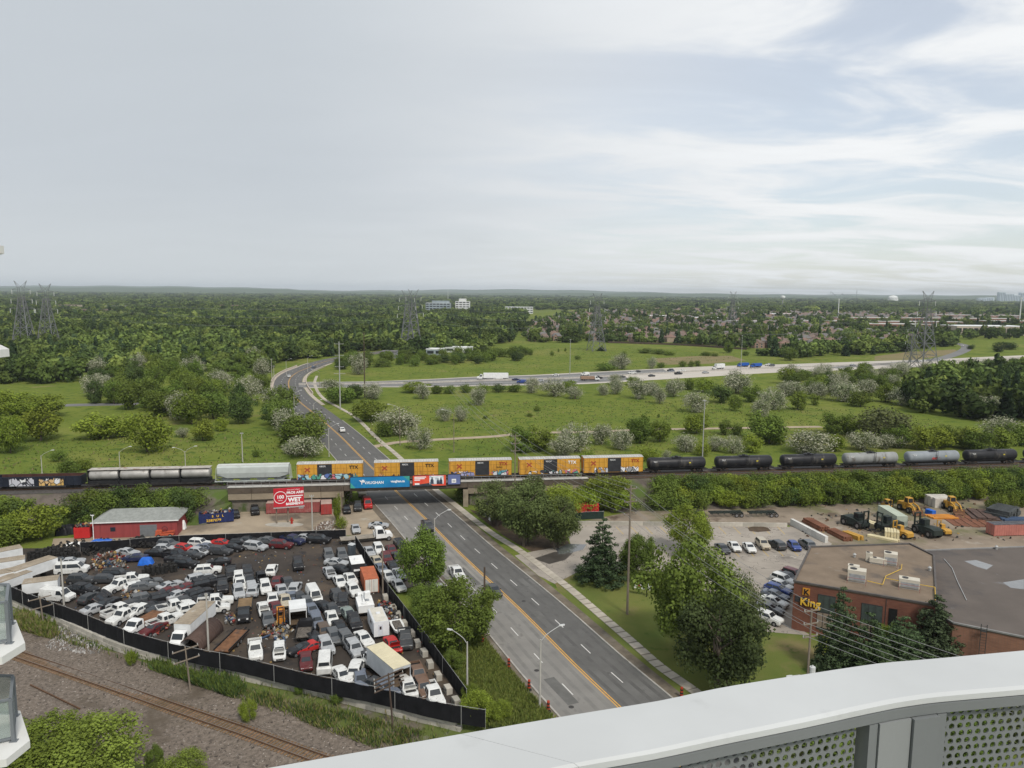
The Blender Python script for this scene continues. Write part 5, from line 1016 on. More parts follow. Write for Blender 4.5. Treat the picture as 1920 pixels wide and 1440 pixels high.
fab = M('black_fabric', (.010, .010, .012), .75, .3, .8, bump=.02, bscale=3)
def fence(pts, h, label, group=None, sag=0.0, z=0.0, mat=None, post_h=None):
    e = empty('fabric_fence', (0, 0, 0), label=label, cat='fence', group=group); pl = smooth(pts, 1.0); Lf = arc(pl)[-1]; n = max(1, int(Lf/3.0)); post = MB().cyl((0, 0, -.1), (0, 0, (post_h or h)+.12), .035, .035, 6).mesh('post', galv)
    for i in range(n+1):
        p = at(pl, Lf*i/n); ob('post', post, e, (p[0], p[1]+(.09 if i % 3 else -.05), z))
        if i < n:
            m = MB(); vs = []; K = 5
            for k in range(K+1):
                a = at(pl, Lf*(i+k/K)/n); bul = .05*math.sin(math.pi*k/K)*random.uniform(-1, 1); top = h-random.uniform(0, .05)-sag*math.sin(math.pi*k/K)*random.uniform(.3, 1)
                vs += [(a[0]+bul, a[1]+bul, z+.05), (a[0]+bul*2, a[1]+bul, z+h*.5), (a[0]+bul*.5, a[1], z+top)]
            for k in range(K): pass
            m.add(vs, [(3*k+j, 3*k+3+j, 3*k+4+j, 3*k+1+j) for k in range(K) for j in (0, 1)]); ob('fabric_panel', m.mesh('fabric_panel', mat or fab), e)
    m = MB(); m.tube([(*at(pl, Lf*i/n), z+h+.03) for i in range(n+1)], .025, 4); ob('top_rail', m.mesh('top_rail', galv), e); return e
f_s = [P(x, y, 2.35) for x, y in ((14, 1097), (75, 1121), (140, 1144), (200, 1168), (259, 1189), (325, 1206), (362, 1215), (447, 1231), (520, 1249), (587, 1265), (660, 1279), (715, 1290), (775, 1305), (822, 1316), (865, 1324), (910, 1331))]
fence([f_s[0]+(_wd*50)]+f_s, 2.35, 'black fabric fence standing on the block wall', sag=.18)
f_e = [P(x, y, 2.4) for x, y in ((666, 1004), (694, 1046), (725, 1092), (757, 1134), (790, 1177), (832, 1234), (875, 1292))]
fence(f_e, 2.4, 'black fabric fence between the scrapyard and the roadside trees')
f_n = [P(x, y, 2.0) for x, y in ((150, 1017), (222, 1013), (280, 1008), (340, 1004), (480, 999), (560, 996), (648, 993))]
fence(f_n, 2.0, 'black fabric fence between the scrapyard and the gravel lot')
fence(PX([(1065, 977), (1100, 974), (1132, 973)]), 1.8, 'dark green fabric fence in front of the bright red container', mat=M('green_fabric', (.02, .035, .03), .8, .2, 1))
fence(PX([(893, 946), (903, 957), (924, 979)]), 1.9, 'black fence with white boards beside the sidewalk')
for x, y in ((911, 962), (919, 971)):
    c = P(x, y, .9); d = P(x+6, y+6.5, .9)-c; ob('notice_board', MB().box(-.75, .75, -.03, .03, 0, 1.3).mesh('board', white_paint), None, (c.x-.14, c.y-.12, .35), math.atan2(d.y, d.x), label='white board hung on the black fence by the sidewalk', cat='board', group='boards on the fence')
cube = MB(); cube.box(-.65, .65, -.4, .4, 0, .85); cube_me = cube.mesh('concrete_block', blockc); notch = MB().box(-.14, .14, -.415, -.395, .3, .55).mesh('lifting_slot', M('slot_dark', (.06, .055, .05), .9, .2, 2))
for i, (x, y) in enumerate(((1225, 690), (1270, 757), (1325, 830), (1370, 905), (1420, 975), (1465, 1060), (1525, 1150), (1600, 1250), (1660, 1340), (1130, 560), (1190, 640))):
    loc, rz = pose(*B_2(x, y), 3, 5, .45); e = empty('concrete_block', (loc[0], loc[1], .03), rz+random.uniform(-.15, .15), label='loose grey concrete block inside the eastern fence', cat='block', group='concrete blocks along the fence'); ob('block_body', cube_me, e); ob('lifting_slot', notch, e)
# white block wall between parking lot and equipment yard
a, b = P(1484, 984), P(1556, 1022); d = b-a; e = empty('block_wall', a, math.atan2(d.y, d.x), label='whitewashed block wall between the parking lot and the equipment yard', cat='wall'); n = int(d.length/1.6)
wb_me = MB().box(.01, 1.58, -.35, .35, 0, .72).mesh('block', M('white_block', (.58, .57, .54), .9, .1, .6, objrand=.3))
for i in range(n):
    for r_ in (0, 1): ob('block', wb_me, e, (i*1.6, random.uniform(-.03, .03), r_*.74))
a, b = P(1060, 984), P(1486, 988); d = b-a; e = empty('low_wall', a, math.atan2(d.y, d.x), label='low weathered concrete wall behind the parking bays', cat='wall'); n = int(d.length/2.5)
lw = MB().box(.015, 2.485, -.15, .15, 0, .9).mesh('wall_panel', blockc)
for i in range(n): ob('wall_panel', lw, e, (i*2.5, 0, 0))
# yellow bay lines
bay = MB().box(0, 5.2, -.06, .06, 0, .004).mesh('bay_line', M('bay_yellow', (.50, .34, .08), .85, .2, 1.2))
for x0_, y0_, x1_, y1_ in [(1155+i*27.5, 988, 1170+i*27.5, 1003) for i in range(12)]+[(1370+i*27.5, 1028-i*.4, 1384+i*27.5, 1042-i*.4) for i in range(6)]:
    a, b = P(x0_, y0_), P(x1_, y1_); d = b-a; ob('bay_line', bay, LOT, (a.x, a.y, .05), math.atan2(d.y, d.x))
# ------------------------------------------------------------------ tyres
def torus(R0, r0, n=12, k=6):
    m = MB(); vs = []; fs = []
    for i in range(n):
        for j in range(k):
            t, u = 2*math.pi*i/n, 2*math.pi*j/k; q = R0+r0*math.cos(u); vs.append((q*math.cos(t), q*math.sin(t), r0*math.sin(u)*1.05)); fs.append((i*k+j, ((i+1) % n)*k+j, ((i+1) % n)*k+(j+1) % k, i*k+(j+1) % k))
    return m.add(vs, fs)
tyre_me = torus(.225, .115).mesh('tyre', M('tyre_rubber'), True); ntyre = 0
def stack(px, py, n, label, group):
    global ntyre
    p = P(px, py)
    for k in range(n):
        if ntyre >= 285: return
        ob('tyre', tyre_me, None, (p.x+random.uniform(-.05, .05), p.y+random.uniform(-.05, .05), .15+k*.235), random.random()*3, label=label, cat='tyre', group=group); ntyre += 1
for i in range(15): stack(270+i*4.3+random.uniform(-1, 1), 1082-i*.7-(i % 2)*5, random.choice((6, 7, 7)), 'black tyre in the free-standing stacks in the middle of the scrapyard', 'tyres stacked in the middle')
for i in range(25): stack(56+(i % 13)*7.6+random.uniform(-1, 1), 1053-(i//13)*6-(i % 13)*.4, random.choice((6, 7, 8)), 'black tyre in the tall stacks along the back of the scrapyard', 'tyres stacked at the back')
for i in range(4): stack(150+i*7, 1132+i*1.5, 4, 'black tyre in the low stacks beside the white cargo van', 'tyres by the cargo van')
def heap(name, pts, n, hmax, make, label, cat='scrap'):
    """an uncountable heap: joined pieces piled inside a pixel polygon"""
    poly = [tuple(p[:2]) for p in PX(pts)]; xs_ = [p[0] for p in poly]; ys_ = [p[1] for p in poly]; c = np.mean(poly, 0); rad = max(np.hypot(*(np.array(q)-c)) for q in poly); m = MB(); i = 0; mats = None
    while i < n:
        x, y = random.uniform(min(xs_), max(xs_)), random.uniform(min(ys_), max(ys_))
        if not bool(inpoly(poly, np.array([x]), np.array([y]))[0]): continue
        z = .03+hmax*max(0, 1-math.hypot(x-c[0], y-c[1])/rad)*random.random(); make(m, x, y, z); i += 1
    return m
def put_tyre(m, x, y, z):
    t = torus(.225, .115, 9, 5); rot = Euler((random.uniform(-1.2, 1.2), random.uniform(-1.2, 1.2), random.random()*3)).to_matrix(); m.add([tuple(rot @ Vector(v)+Vector((x, y, z+.2))) for v in t.v], t.f)
for pts, lab in (([(55, 1040), (120, 1022), (225, 1016), (225, 1036), (170, 1044), (90, 1048)], 'loose heap of black tyres behind the tyre stacks'), ([(232, 1030), (240, 1016), (295, 1016), (300, 1030)], 'heap of black tyres beside the parked silver hatchback')):
    m = heap('t', pts, 170, 1.9, put_tyre, lab); ob('tyre_heap', m.mesh('tyre_heap', M('tyre_rubber'), True), label=lab, cat='tyres', kind='stuff')
JC = [M(f'junk_{i}', c, .8, .2, 2) for i, c in enumerate(((.40, .39, .37), (.24, .05, .04), (.33, .22, .08), (.05, .08, .14), (.03, .03, .03), (.14, .085, .055), (.17, .165, .16), (.05, .05, .048), (.09, .075, .06)))]
def put_junk(m, x, y, z, big=1.0):
    mi = random.randrange(9); b = MB(); sx, sy, sz = [random.uniform(.06, .3)*big for _ in range(3)]
    if random.random() < .3: sx *= 2.6; sy *= .4; sz *= .4
    b.box(-sx, sx, -sy, sy, -sz, sz); rot = Euler([random.uniform(-.7, .7), random.uniform(-.7, .7), random.random()*6]).to_matrix(); k = random.uniform(.6, 1)
    vs = [tuple(rot @ (Vector(v)*(1 if j % 3 else k))+Vector((x, y, z+sz*.7))) for j, v in enumerate(b.v)]; m.add(vs, b.f, mi)
for pts, n, hm, lab in (([(165, 1070), (175, 1045), (215, 1035), (235, 1050), (240, 1066), (200, 1072)], 260, 1.5, 'colourful heap of scrap parts among the tyre stacks'), ([(490, 1195), (497, 1165), (530, 1158), (548, 1185), (530, 1205)], 150, .7, 'scatter of engines and bent scrap around the orange forklift'),
                        ([(700, 1150), (712, 1128), (738, 1138), (748, 1165), (738, 1180)], 140, 1.0, 'heap of pale scrap against the eastern fence'), ([(225, 1120), (235, 1100), (262, 1095), (275, 1110), (255, 1125)], 110, .6, 'stripped parts scattered between the wrecked cars'), ([(265, 1185), (285, 1165), (318, 1160), (320, 1178), (290, 1195)], 120, .8, 'red and white crushed vehicle parts by the wall'), ([(420, 1170), (428, 1150), (440, 1155), (438, 1175)], 40, .5, 'small tools and parts beside the flatbed trailer'), ([(175, 1026), (200, 1016), (240, 1018), (238, 1024)], 50, .5, 'odds and ends beside the back fence'), ([(430, 1000), (436, 1190), (470, 1100)], 0, .1, '')):
    if n: m = heap('j', pts, n, hm, put_junk, lab); ob('scrap_heap', m.mesh('scrap_heap', JC), label=lab, cat='scrap', kind='stuff')
m = MB(); _yp = [tuple(q) for q in yard_poly]; i = 0
while i < 900:
    x, y = random.uniform(-85, 5), random.uniform(92, 158)
    if bool(inpoly(_yp, np.array([x]), np.array([y]))[0]): put_junk(m, x, y, .02, .5); i += 1
ob('yard_litter', m.mesh('yard_litter', JC), label='small parts and litter strewn over the scrapyard mud', kind='stuff')
m = MB()
for i in range(260): p = P(random.uniform(1500, 1900), random.uniform(935, 1015)); put_junk(m, p.x, p.y, .02, .9)
ob('yard_litter', m.mesh('yard_litter', [JC[i] for i in (5, 5, 8, 7, 4, 5, 6, 7, 2)]), label='rusty offcuts and litter strewn over the equipment yard', kind='stuff')
def put_rock(m, x, y, z):
    r = random.uniform(.1, .32); m.add([(x+random.uniform(-r, r)*a, y+random.uniform(-r, r)*b_, z+c*r) for a, b_, c in ((1, 1, 0), (1, -1, 0), (-1, -1, 0), (-1, 1, 0), (.4, .4, 1.1), (-.4, -.3, 1.2))], [(0, 1, 4), (1, 2, 5), (1, 5, 4), (2, 3, 5), (3, 0, 4), (3, 4, 5)], random.randrange(2))
RK = [M('rubble_pale', (.45, .42, .39), .9, .2, 3), M('rubble_brown', (.2, .14, .11), .9, .2, 3)]
m = heap('r', [(588, 996), (602, 985), (625, 978), (632, 990), (626, 998)], 420, 1.3, put_rock, ''); ob('rubble_heap', m.mesh('rubble_heap', RK), label='heap of broken rubble on the gravel lot beside the fence', cat='rubble', kind='stuff')
RK2 = [M('riprap_pale', (.36, .345, .33), .9, .2, 3), M('riprap_grey', (.22, .21, .2), .9, .2, 3)]
for pts, n in (([(85, 1215), (105, 1180), (170, 1195), (205, 1215), (185, 1232), (130, 1225)], 650), ([(640, 1420), (670, 1400), (720, 1415), (700, 1440)], 120)):
    poly = [tuple(p[:2]) for p in PX(pts, -1.8)]; m = MB(); i = 0; xs_ = [p[0] for p in poly]; ys_ = [p[1] for p in poly]
    while i < n:
        x, y = random.uniform(min(xs_), max(xs_)), random.uniform(min(ys_), max(ys_))
        if bool(inpoly(poly, np.array([x]), np.array([y]))[0]): put_rock(m, x, y, float(ground_z(x, y))-.05); i += 1
    ob('riprap', m.mesh('riprap', RK2), label='loose grey stones strewn on the slope below the block wall', kind='stuff')
# tarps: crumpled sheets
tarp_m = M('blue_tarp', (.02, .13, .55), .5, .2, 1.2, bump=.03, bscale=2)
def tarp(px, py, sx, sy, h, rz, label, mat=None):
    p = P(px, py); n = 10; vs = []
    for j in range(n+1):
        for i in range(n+1):
            u, v = i/n*2-1, j/n*2-1; edge = max(abs(u), abs(v)); vs.append((u*sx*(1+random.uniform(-.05, .05)), v*sy, (h*(1-edge**4)+random.uniform(0, .12)) if edge < 1 else .03))
    ob('tarp', MB().add(vs, [(j*(n+1)+i, j*(n+1)+i+1, (j+1)*(n+1)+i+1, (j+1)*(n+1)+i) for j in range(n) for i in range(n)]).mesh('tarp', mat or tarp_m, True), None, (p.x, p.y, .03), rz, label=label, cat='tarp')
tarp(274, 1058, 1.3, .9, 1.3, .1, 'blue tarp bundled over goods in the middle of the scrapyard'); tarp(191, 1021, 2.6, 1.0, 1.0, .1, 'long blue tarp by the back fence near the red building'); tarp(143, 1022, 2.4, .8, .5, .1, 'white sheeting over a pile near the tyre stacks', white_paint)
# brown half-round culvert shell
loc, rz = pose(*A_(1510, 830), 10, -9, 1.2); n = 14; m = MB(); secs = []
for x in (-3.6, 3.6): secs.append([(x, 1.7*math.cos(math.pi*k/n), .05+2.0*math.sin(math.pi*k/n)) for k in range(n+1)]+[(x, 1.6*math.cos(math.pi*k/n), .05+1.9*math.sin(math.pi*k/n)) for k in range(n, -1, -1)])
m.loft(secs); e = empty('arched_shelter', (loc[0], loc[1], .03), rz, label='brown arched metal shelter shell beside the long white box truck', cat='shelter'); ob('shell', m.mesh('shell', M('culvert_brown', (.085, .055, .045), .7, .15, .6), True), e)
for i in range(13):
    mm = MB(); x = -3.5+i*.58; mm.loft([[(x, 1.7*math.cos(math.pi*k/n)*1.012, .05+2.0*math.sin(math.pi*k/n)*1.012), (x+.12, 1.7*math.cos(math.pi*k/n)*1.012, .05+2.0*math.sin(math.pi*k/n)*1.012)] for k in range(n+1)], closed=False, caps=False); ob('rib', mm.mesh('rib', M('culvert_brown')), e)
pt = Proto(); pt.part('cabin', MB().box(-.55, .55, -.55, .55, .05, 2.1).mesh('cabin', M('toilet_grey', (.07, .085, .1), .6, .1, 1))); pt.part('roof', MB().loft([[(-.58, -.58, 2.103), (.58, -.58, 2.103), (.58, .58, 2.103), (-.58, .58, 2.103)], [(-.35, -.35, 2.35), (.35, -.35, 2.35), (.35, .35, 2.35), (-.35, .35, 2.35)]]).mesh('roof', M('toilet_roof', (.45, .47, .48), .6, .1, 1))); pt.part('door', MB().box(-.38, .38, -.58, -.553, .15, 1.95).mesh('door', M('toilet_door', (.10, .12, .14), .6, .1, 1)))
put(pt, 'portable_toilet', *B_2(878, 205), 5, 1, 'dark portable toilet beside the gate of the scrapyard', 'toilet', 1.0)
# boat with junk by the fence; orange forklift
def hull(L, w, mat): 
    m = MB(); secs = []
    for x, k, zb in ((-L/2, .9, .5), (-L*.1, 1, .45), (L*.25, .85, .5), (L*.42, .45, .65), (L/2, .05, .95)): secs.append([(x, -w*k, 1.15), (x, -w*k*.8, zb+.15), (x, 0, zb), (x, w*k*.8, zb+.15), (x, w*k, 1.15), (x, w*k*.85, 1.05), (x, -w*k*.85, 1.05)])
    return m.loft(secs).mesh('hull', mat)
pr = Proto(); pr.part('hull', hull(5, 1.0, white_paint)); pr.part('junk', MB().box(-1.6, 1, -.6, .6, 1.06, 1.3).mesh('junk', M('scrap_load')), kind=None); pr.part('cradle', MB().box(-1.5, 1.2, -.7, .7, .1, .5).mesh('cradle', blackp))
put(pr, 'boat', *B_2(1225, 790), 3.5, 7, 'small white boat full of junk beside the camper trailer', 'boat', .8)
pr = Proto(); pr.part('hull', hull(6.5, 1.2, white_paint)); pr.part('cover', MB().loft([[(x, -1.0*k, 1.16), (x, 0, z), (x, 1.0*k, 1.16)] for x, k, z in ((-3.1, .9, 1.3), (-1, 1, 1.8), (1, .9, 1.9), (2.6, .3, 1.3))]).mesh('cover', M('boat_cover', (.04, .13, .42), .7, .15, 1))); pr.part('cabin_top', MB().box(-1.6, .6, -.7, .7, 1.85, 2.3).mesh('cabin', M('boat_trim', (.45, .55, .65), .5, .1, 1))); pr.part('trailer', MB().box(-2.5, 3.8, -.5, .5, .2, .45).mesh('trailer', blackp))
put(pr, 'boat', 1078, 936, 9, 1, 'white motor boat with a blue cover near the bright red container', 'boat', 1.2)
orange = M('machine_orange', (.50, .20, .03), .6, .15, 1); myel = M('machine_yellow', (.48, .27, .05), .6, .14, .9, patches=[((.35, .2, .05), .8, .6, .1)]); mgreen = M('machine_dark_green', (.028, .036, .032), .6, .2, .8)
def forklift(mat, s=1.0):
    pr = Proto(); pr.part('chassis', MB().box(-1.2, 1.0, -.6, .6, .35, 1.05).mesh('chassis', mat)); pr.part('counterweight', MB().loft([[(-1.9, -.55, .4), (-1.9, .55, .4), (-1.9, .5, 1.1), (-1.9, -.5, 1.1)], [(-1.2, -.62, .35), (-1.2, .62, .35), (-1.2, .62, 1.3), (-1.2, -.62, 1.3)]]).mesh('counterweight', mat)); pr.part('seat', MB().box(-.9, -.4, -.25, .25, 1.05, 1.5).mesh('seat', blackp))
    m = MB()
    for x in (-1.1, .6):
        for y in (-.52, .52): m.bar((x, y, 1.05), (x*.9, y, 2.3), .07)
    m.box(-1.05, .6, -.57, .57, 2.3, 2.37); pr.part('overhead_guard', m.mesh('guard', mat))
    for y in (-.35, .35): pr.part('mast', MB().box(1.05, 1.2, y-.07, y+.07, .15, 3.1).mesh('mast', blackp)); pr.part('fork', MB().box(1.2, 2.4, y-.06, y+.06, .12, .18).box(1.2, 1.26, y-.06, y+.06, .18, .8).mesh('fork', blackp))
    pr.part('crossbar', MB().box(1.07, 1.18, -.27, .27, 2.9, 3.05).box(1.07, 1.18, -.27, .27, 1.4, 1.5).mesh('crossbar', blackp))
    wheels(pr, (-1.2, .7), .55, .36); return pr
put(forklift(orange), 'forklift', *B_2(345, 700), 1, 7, 'orange forklift beside the white cube truck', 'forklift', 1.2)
def big_forklift(mat, mastd=1):
    pr = Proto(); m = MB(); m.loft([[(-3.4, -1.2, .8), (-3.4, 1.2, .8), (-3.4, 1.1, 1.9), (-3.4, -1.1, 1.9)], [(-2.6, -1.35, .6), (-2.6, 1.35, .6), (-2.6, 1.35, 2.2), (-2.6, -1.35, 2.2)], [(-.4, -1.3, .6), (-.4, 1.3, .6), (-.4, 1.2, 2.1), (-.4, -1.2, 2.1)], [(2.2, -1.1, .6), (2.2, 1.1, .6), (2.2, 1.1, 1.5), (2.2, -1.1, 1.5)]]); pr.part('body', m.mesh('body', mat))
    c = pr.part('cab', MB().box(-.3, 1.1, -.7, .7, 1.9, 3.4).mesh('cab', mat)); pr.part('cab_window', MB().box(1.105, 1.12, -.6, .6, 2.4, 3.25).mesh('pane', glass), c)
    for s in (-1, 1): pr.part('cab_window', MB().box(-.2, 1.0, s*.72-.006, s*.72+.006, 2.4, 3.25).mesh('pane', glass), c)
    for y in (-.7, .7): pr.part('mast', MB().box(2.3, 2.6, y-.12, y+.12, .4, 4.4).mesh('mast', mat)); pr.part('fork', MB().box(2.65, 4.6, y-.12, y+.12, .3, .42).box(2.62, 2.75, y-.12, y+.12, .42, 1.4).mesh('fork', blackp))
    pr.part('mast_crossbar', MB().box(2.33, 2.57, -.58, .58, 4.1, 4.35).mesh('crossbar', mat)); pr.part('mast_crossbar', MB().box(2.33, 2.57, -.58, .58, 2.2, 2.4).mesh('crossbar', mat)); pr.part('carriage', MB().box(2.61, 2.66, -1.2, 1.2, .9, 1.6).mesh('carriage', mat)); pr.part('fender', MB().box(-3.0, -1.4, -1.6, -1.37, 1.55, 1.65).box(-3.0, -1.4, 1.37, 1.6, 1.55, 1.65).mesh('fender', mat), kind='stuff')
    big = wheel_mesh(.85, .5, .45)
    for x in (-2.2, 1.5):
        for s in (-1, 1): pr.part('wheel', big, loc=(x, s*1.35, .85))
    return pr
put(big_forklift(mgreen), 'heavy_forklift', 1606, 976, 9, 3, 'dark green heavy forklift with raised mast next to the rusty steel rows', 'forklift', 1.5)
put(big_forklift(mgreen), 'heavy_forklift', 1736, 990, -9, -3.4, 'dark green heavy forklift with tall mast between yellow machines', 'forklift', 1.5)
put(big_forklift(mgreen), 'heavy_forklift', 1665, 985, -9, 1, 'dark green heavy forklift half hidden behind the cream steel sections', 'forklift', 1.2)
def loader(mat):
    pr = Proto(); pr.part('rear_body', MB().loft([[(-3.2, -.9, .9), (-3.2, .9, .9), (-3.2, .8, 2.0), (-3.2, -.8, 2.0)], [(-.3, -.95, .7), (-.3, .95, .7), (-.3, .95, 2.2), (-.3, -.95, 2.2)]]).mesh('rear_body', mat)); c = pr.part('cab', MB().loft([[(-1.1, -.75, 2.15), (.5, -.75, 2.15), (.5, .75, 2.15), (-1.1, .75, 2.15)], [(-.95, -.65, 3.5), (.3, -.65, 3.5), (.3, .65, 3.5), (-.95, .65, 3.5)]]).mesh('cab', mat)); pr.part('cab_window', MB().add([(.47, -.6, 2.35), (.47, .6, 2.35), (.36, .55, 3.35), (.36, -.55, 3.35)], [(0, 1, 2, 3)]).mesh('pane', glass), c)
    for s in (-1, 1): pr.part('cab_window', MB().add([(-.9, s*.755, 2.35), (.35, s*.755, 2.35), (.25, s*.69, 3.35), (-.8, s*.69, 3.35)], [(0, 1, 2, 3) if s < 0 else (3, 2, 1, 0)]).mesh('pane', glass), c)
    pr.part('front_frame', MB().box(-.25, 1.9, -.6, .6, .8, 1.5).mesh('front_frame', mat))
    for y in (-.7, .7): pr.part('lift_arm', MB().bar((.6, y, 2.3), (2.2, y, 1.9), .25, .3).bar((2.2, y, 1.9), (3.1, y, .8), .25, .3).mesh('lift_arm', mat))
    pr.part('bucket', MB().loft([[(3.0, y, .25), (4.1, y, .2), (4.0, y, .3), (3.2, y, .45), (3.1, y, 1.2), (2.95, y, 1.2)] for y in (-1.35, 1.35)]).mesh('bucket', rusty)); big = wheel_mesh(.75, .5, .45)
    for x in (-1.9, 1.3):
        for s in (-1, 1): pr.part('wheel', big, loc=(x, s*1.05, .75))
    return pr
put(loader(myel), 'wheel_loader', 1705, 947, 6, 2.5, 'yellow wheel loader behind the pale green container', 'loader', 1.7); put(loader(myel), 'wheel_loader', 1785, 945, 6, 3, 'yellow wheel loader beside the stacked white racks', 'loader', 1.7)
put(big_forklift(myel), 'forklift', 1690, 998, -7, -2.5, 'low yellow forklift in front of the dark green forklifts', 'forklift', 1.0, scale=.72); put(big_forklift(myel), 'forklift', 1768, 992, -6, -3, 'small yellow forklift right of the dark green mast', 'forklift', 1.0, scale=.6); put(forklift(myel), 'forklift', 1666, 946, 5, 2, 'small yellow forklift at the back of the equipment yard', 'forklift', 1.2)
# steel stock: beams, plates, racks
cream = M('cream_steel', (.62, .54, .34), .6, .1, 1); rust_stock = M('stock_rust', (.17, .075, .045), .9, .25, 1)
def beams(px, py, dx, dy, n, L, w, h, mat, label, layers=1, nm='beam_stack', gap=1.15, cat='steel'):
    loc, rz = pose(px, py, dx, dy, .3); e = empty(nm, (loc[0], loc[1], .03), rz, label=label, cat=cat)
    me = MB().box(-L/2, L/2, -w/2, w/2, 0, h).mesh('beam', mat)
    for k in range(layers):
        for i in range(n-k): ob('beam', me, e, (random.uniform(-.3, .3), (i-(n-k-1)/2)*w*gap, k*h*1.02), random.uniform(-.02, .02))
beams(1650, 990, 8, 2.6, 2, 8, .9, 1.0, cream, 'long cream painted box beams in the equipment yard', 1); beams(1672, 1004, .5, 4, 5, 3.2, .5, 1.5, cream, 'upright bundle of cream steel sections'); beams(1655, 1008, 10, 2, 3, 6, .4, .4, cream, 'cream beams lying flat beside the roof edge')
beams(1530, 985, 8, 4.2, 6, 7, .35, .5, rust_stock, 'rusty steel beams beside the white block wall', 2); beams(1575, 1004, 8, 4.2, 6, 6, .35, .45, rust_stock, 'rusty bundled steel next to the yellow frame', 2); beams(1812, 975, 8, 5, 5, 9, 1.6, .12, rust_stock, 'rusty steel plates spread in the equipment yard', 1); beams(1840, 965, 5, 4, 3, 8, 1.8, .3, M('dark_rust', (.09, .06, .05), .9, .25, 1), 'dark rusty steel plates beside the ramp', 2); beams(1765, 968, 8, 0, 4, 6, .7, .35, orange, 'orange steel frames behind the yellow forklift', 1)
beams(1598, 1005, 5, 1.8, 2, 4.2, .7, .9, myel, 'yellow steel frame lying beside the block wall', 1, 'steel_frame'); beams(1760, 946, 3, 0, 3, 5, 1.2, 2.4, M('rack_white', (.5, .47, .42), .8, .15, 1), 'stack of pale pallet racks near a loader', 1, 'rack_stack', 1.2, 'racks'); beams(1744, 962, 3, 1, 1, 2, 1.2, 1.1, tarp_m, 'blue metal bin among the steel stock', 1, 'metal_bin', 1, 'bin')
beams(1880, 963, 7, 1.5, 8, 5, .9, .9, M('dark_stock', (.06, .065, .065), .8, .4, .8), 'rows of dark stacked frames behind the faded container', 2, 'frame_stack', 1.15, 'frames'); beams(1905, 973, 7, 0, 4, 7, .5, .5, M('junk_3'), 'blue frames stacked by the faded container', 1, 'frame_stack', 1.2, 'frames')
for i, (x, w_) in enumerate(((1293, 52), (1360, 60), (1428, 50))):
    p0, p1 = P(x-w_/2, 969), P(x+w_/2, 968); d = p1-p0; e = empty('trailer_chassis', p0, math.atan2(d.y, d.x), label=('dark steel trailer chassis behind the parking lot wall'), cat='trailer', group='row of trailer chassis'); L_ = d.length
    for y in (-.5, .5): ob('beam', MB().box(0, L_, y-.1, y+.1, .9, 1.3).mesh('beam', mgreen), e)
    for k in range(6): ob('crossmember', MB().box(.1+k*(L_-.3)/5, .3+k*(L_-.3)/5, -1.2, 1.2, .95, 1.15).mesh('crossmember', mgreen), e)
    for xx in (L_*.8, L_*.8+1.2):
        for y in (-1, 1): ob('wheel', WH[.5], e, (xx, y, .5))
# ------------------------------------------------------------------ red workshop
red_wall = M('red_siding', (.27, .055, .055), .75, .08, .6, patches=[((.2, .045, .045), .4, .6, .1)], stretch=(3, 3, .3)); shingle = M('shingle_grey', (.24, .25, .235), .9, .14, 1.5, bump=.02, bscale=4)
a, b = P(176, 1010), P(333, 1004); d = b-a; L_ = d.length; e = empty('workshop', a, math.atan2(d.y, d.x), label='low red workshop with a grey shingle roof', cat='building'); D_ = 8.5; Hh = 3.4
ob('wall', MB().box(0, L_, 0, D_, 0, Hh).mesh('wall', red_wall), e)
ob('roof', MB().loft([[(-.4, -.4, Hh+.004), (L_+.4, -.4, Hh+.004), (L_+.4, D_+.4, Hh+.004), (-.4, D_+.4, Hh+.004)], [(-.4, -.4, Hh+.14), (L_+.4, -.4, Hh+.14), (L_+.4, D_+.4, Hh+.14), (-.4, D_+.4, Hh+.14)], [(2.5, D_/2-.05, Hh+1.7), (L_-2.5, D_/2-.05, Hh+1.7), (L_-2.5, D_/2+.05, Hh+1.7), (2.5, D_/2+.05, Hh+1.7)]]).mesh('roof', shingle), e)
ob('fascia', MB().box(-.42, L_+.42, -.44, -.403, Hh-.05, Hh+.16).mesh('fascia', white_paint), e)
g_ = ob('garage_door', MB().box(L_*.55, L_*.55+3.4, -.05, -.003, 0, 2.6).mesh('door', M('shutter_grey', (.16, .17, .18), .7, .1, 1)), e)
for k in range(5): ob('door_slat', MB().box(L_*.55+.05, L_*.55+3.35, -.075, -.053, .1+k*.5, .52+k*.5).mesh('slat', M('shutter_grey')), g_)
ob('side_window', MB().box(L_*.2, L_*.2+1, -.03, .01, 1.4, 2.3).mesh('pane', glass), e)
def skip_bin(px, py, dx, dy, L, w, h, mat, label, nm='dumpster'):
    loc, rz = pose(px, py, dx, dy, h/2); e = empty(nm, (loc[0], loc[1], .03), rz, label=label, cat='dumpster'); m = MB()
    for s in (-1, 1): ob('side', MB().box(-L/2, L/2, s*w/2-.05, s*w/2+.05, .15, h).mesh('side', mat), e); ob('end', MB().box(s*L/2-.05, s*L/2+.05, -w/2+.05, w/2-.05, .15, h).mesh('end', mat), e)
    ob('floor', MB().box(-L/2+.05, L/2-.05, -w/2+.05, w/2-.05, .15, .25).mesh('floor', rusty), e); rib = MB().box(-.05, .05, -.05, .05, .15, h-.02).mesh('rib', mat)
    for i in range(8): ob('rib', rib, e, (-L/2+.3+i*(L-.6)/7, -w/2-.1, 0))
    return e, L, w, h
e, L_, w_, h_ = skip_bin(406, 969, 12, -1, 7.2, 2.4, 2.3, M('dumpster_navy', (.02, .03, .10), .6, .15, .8), 'long navy blue dumpster with yellow lettering on the gravel lot')
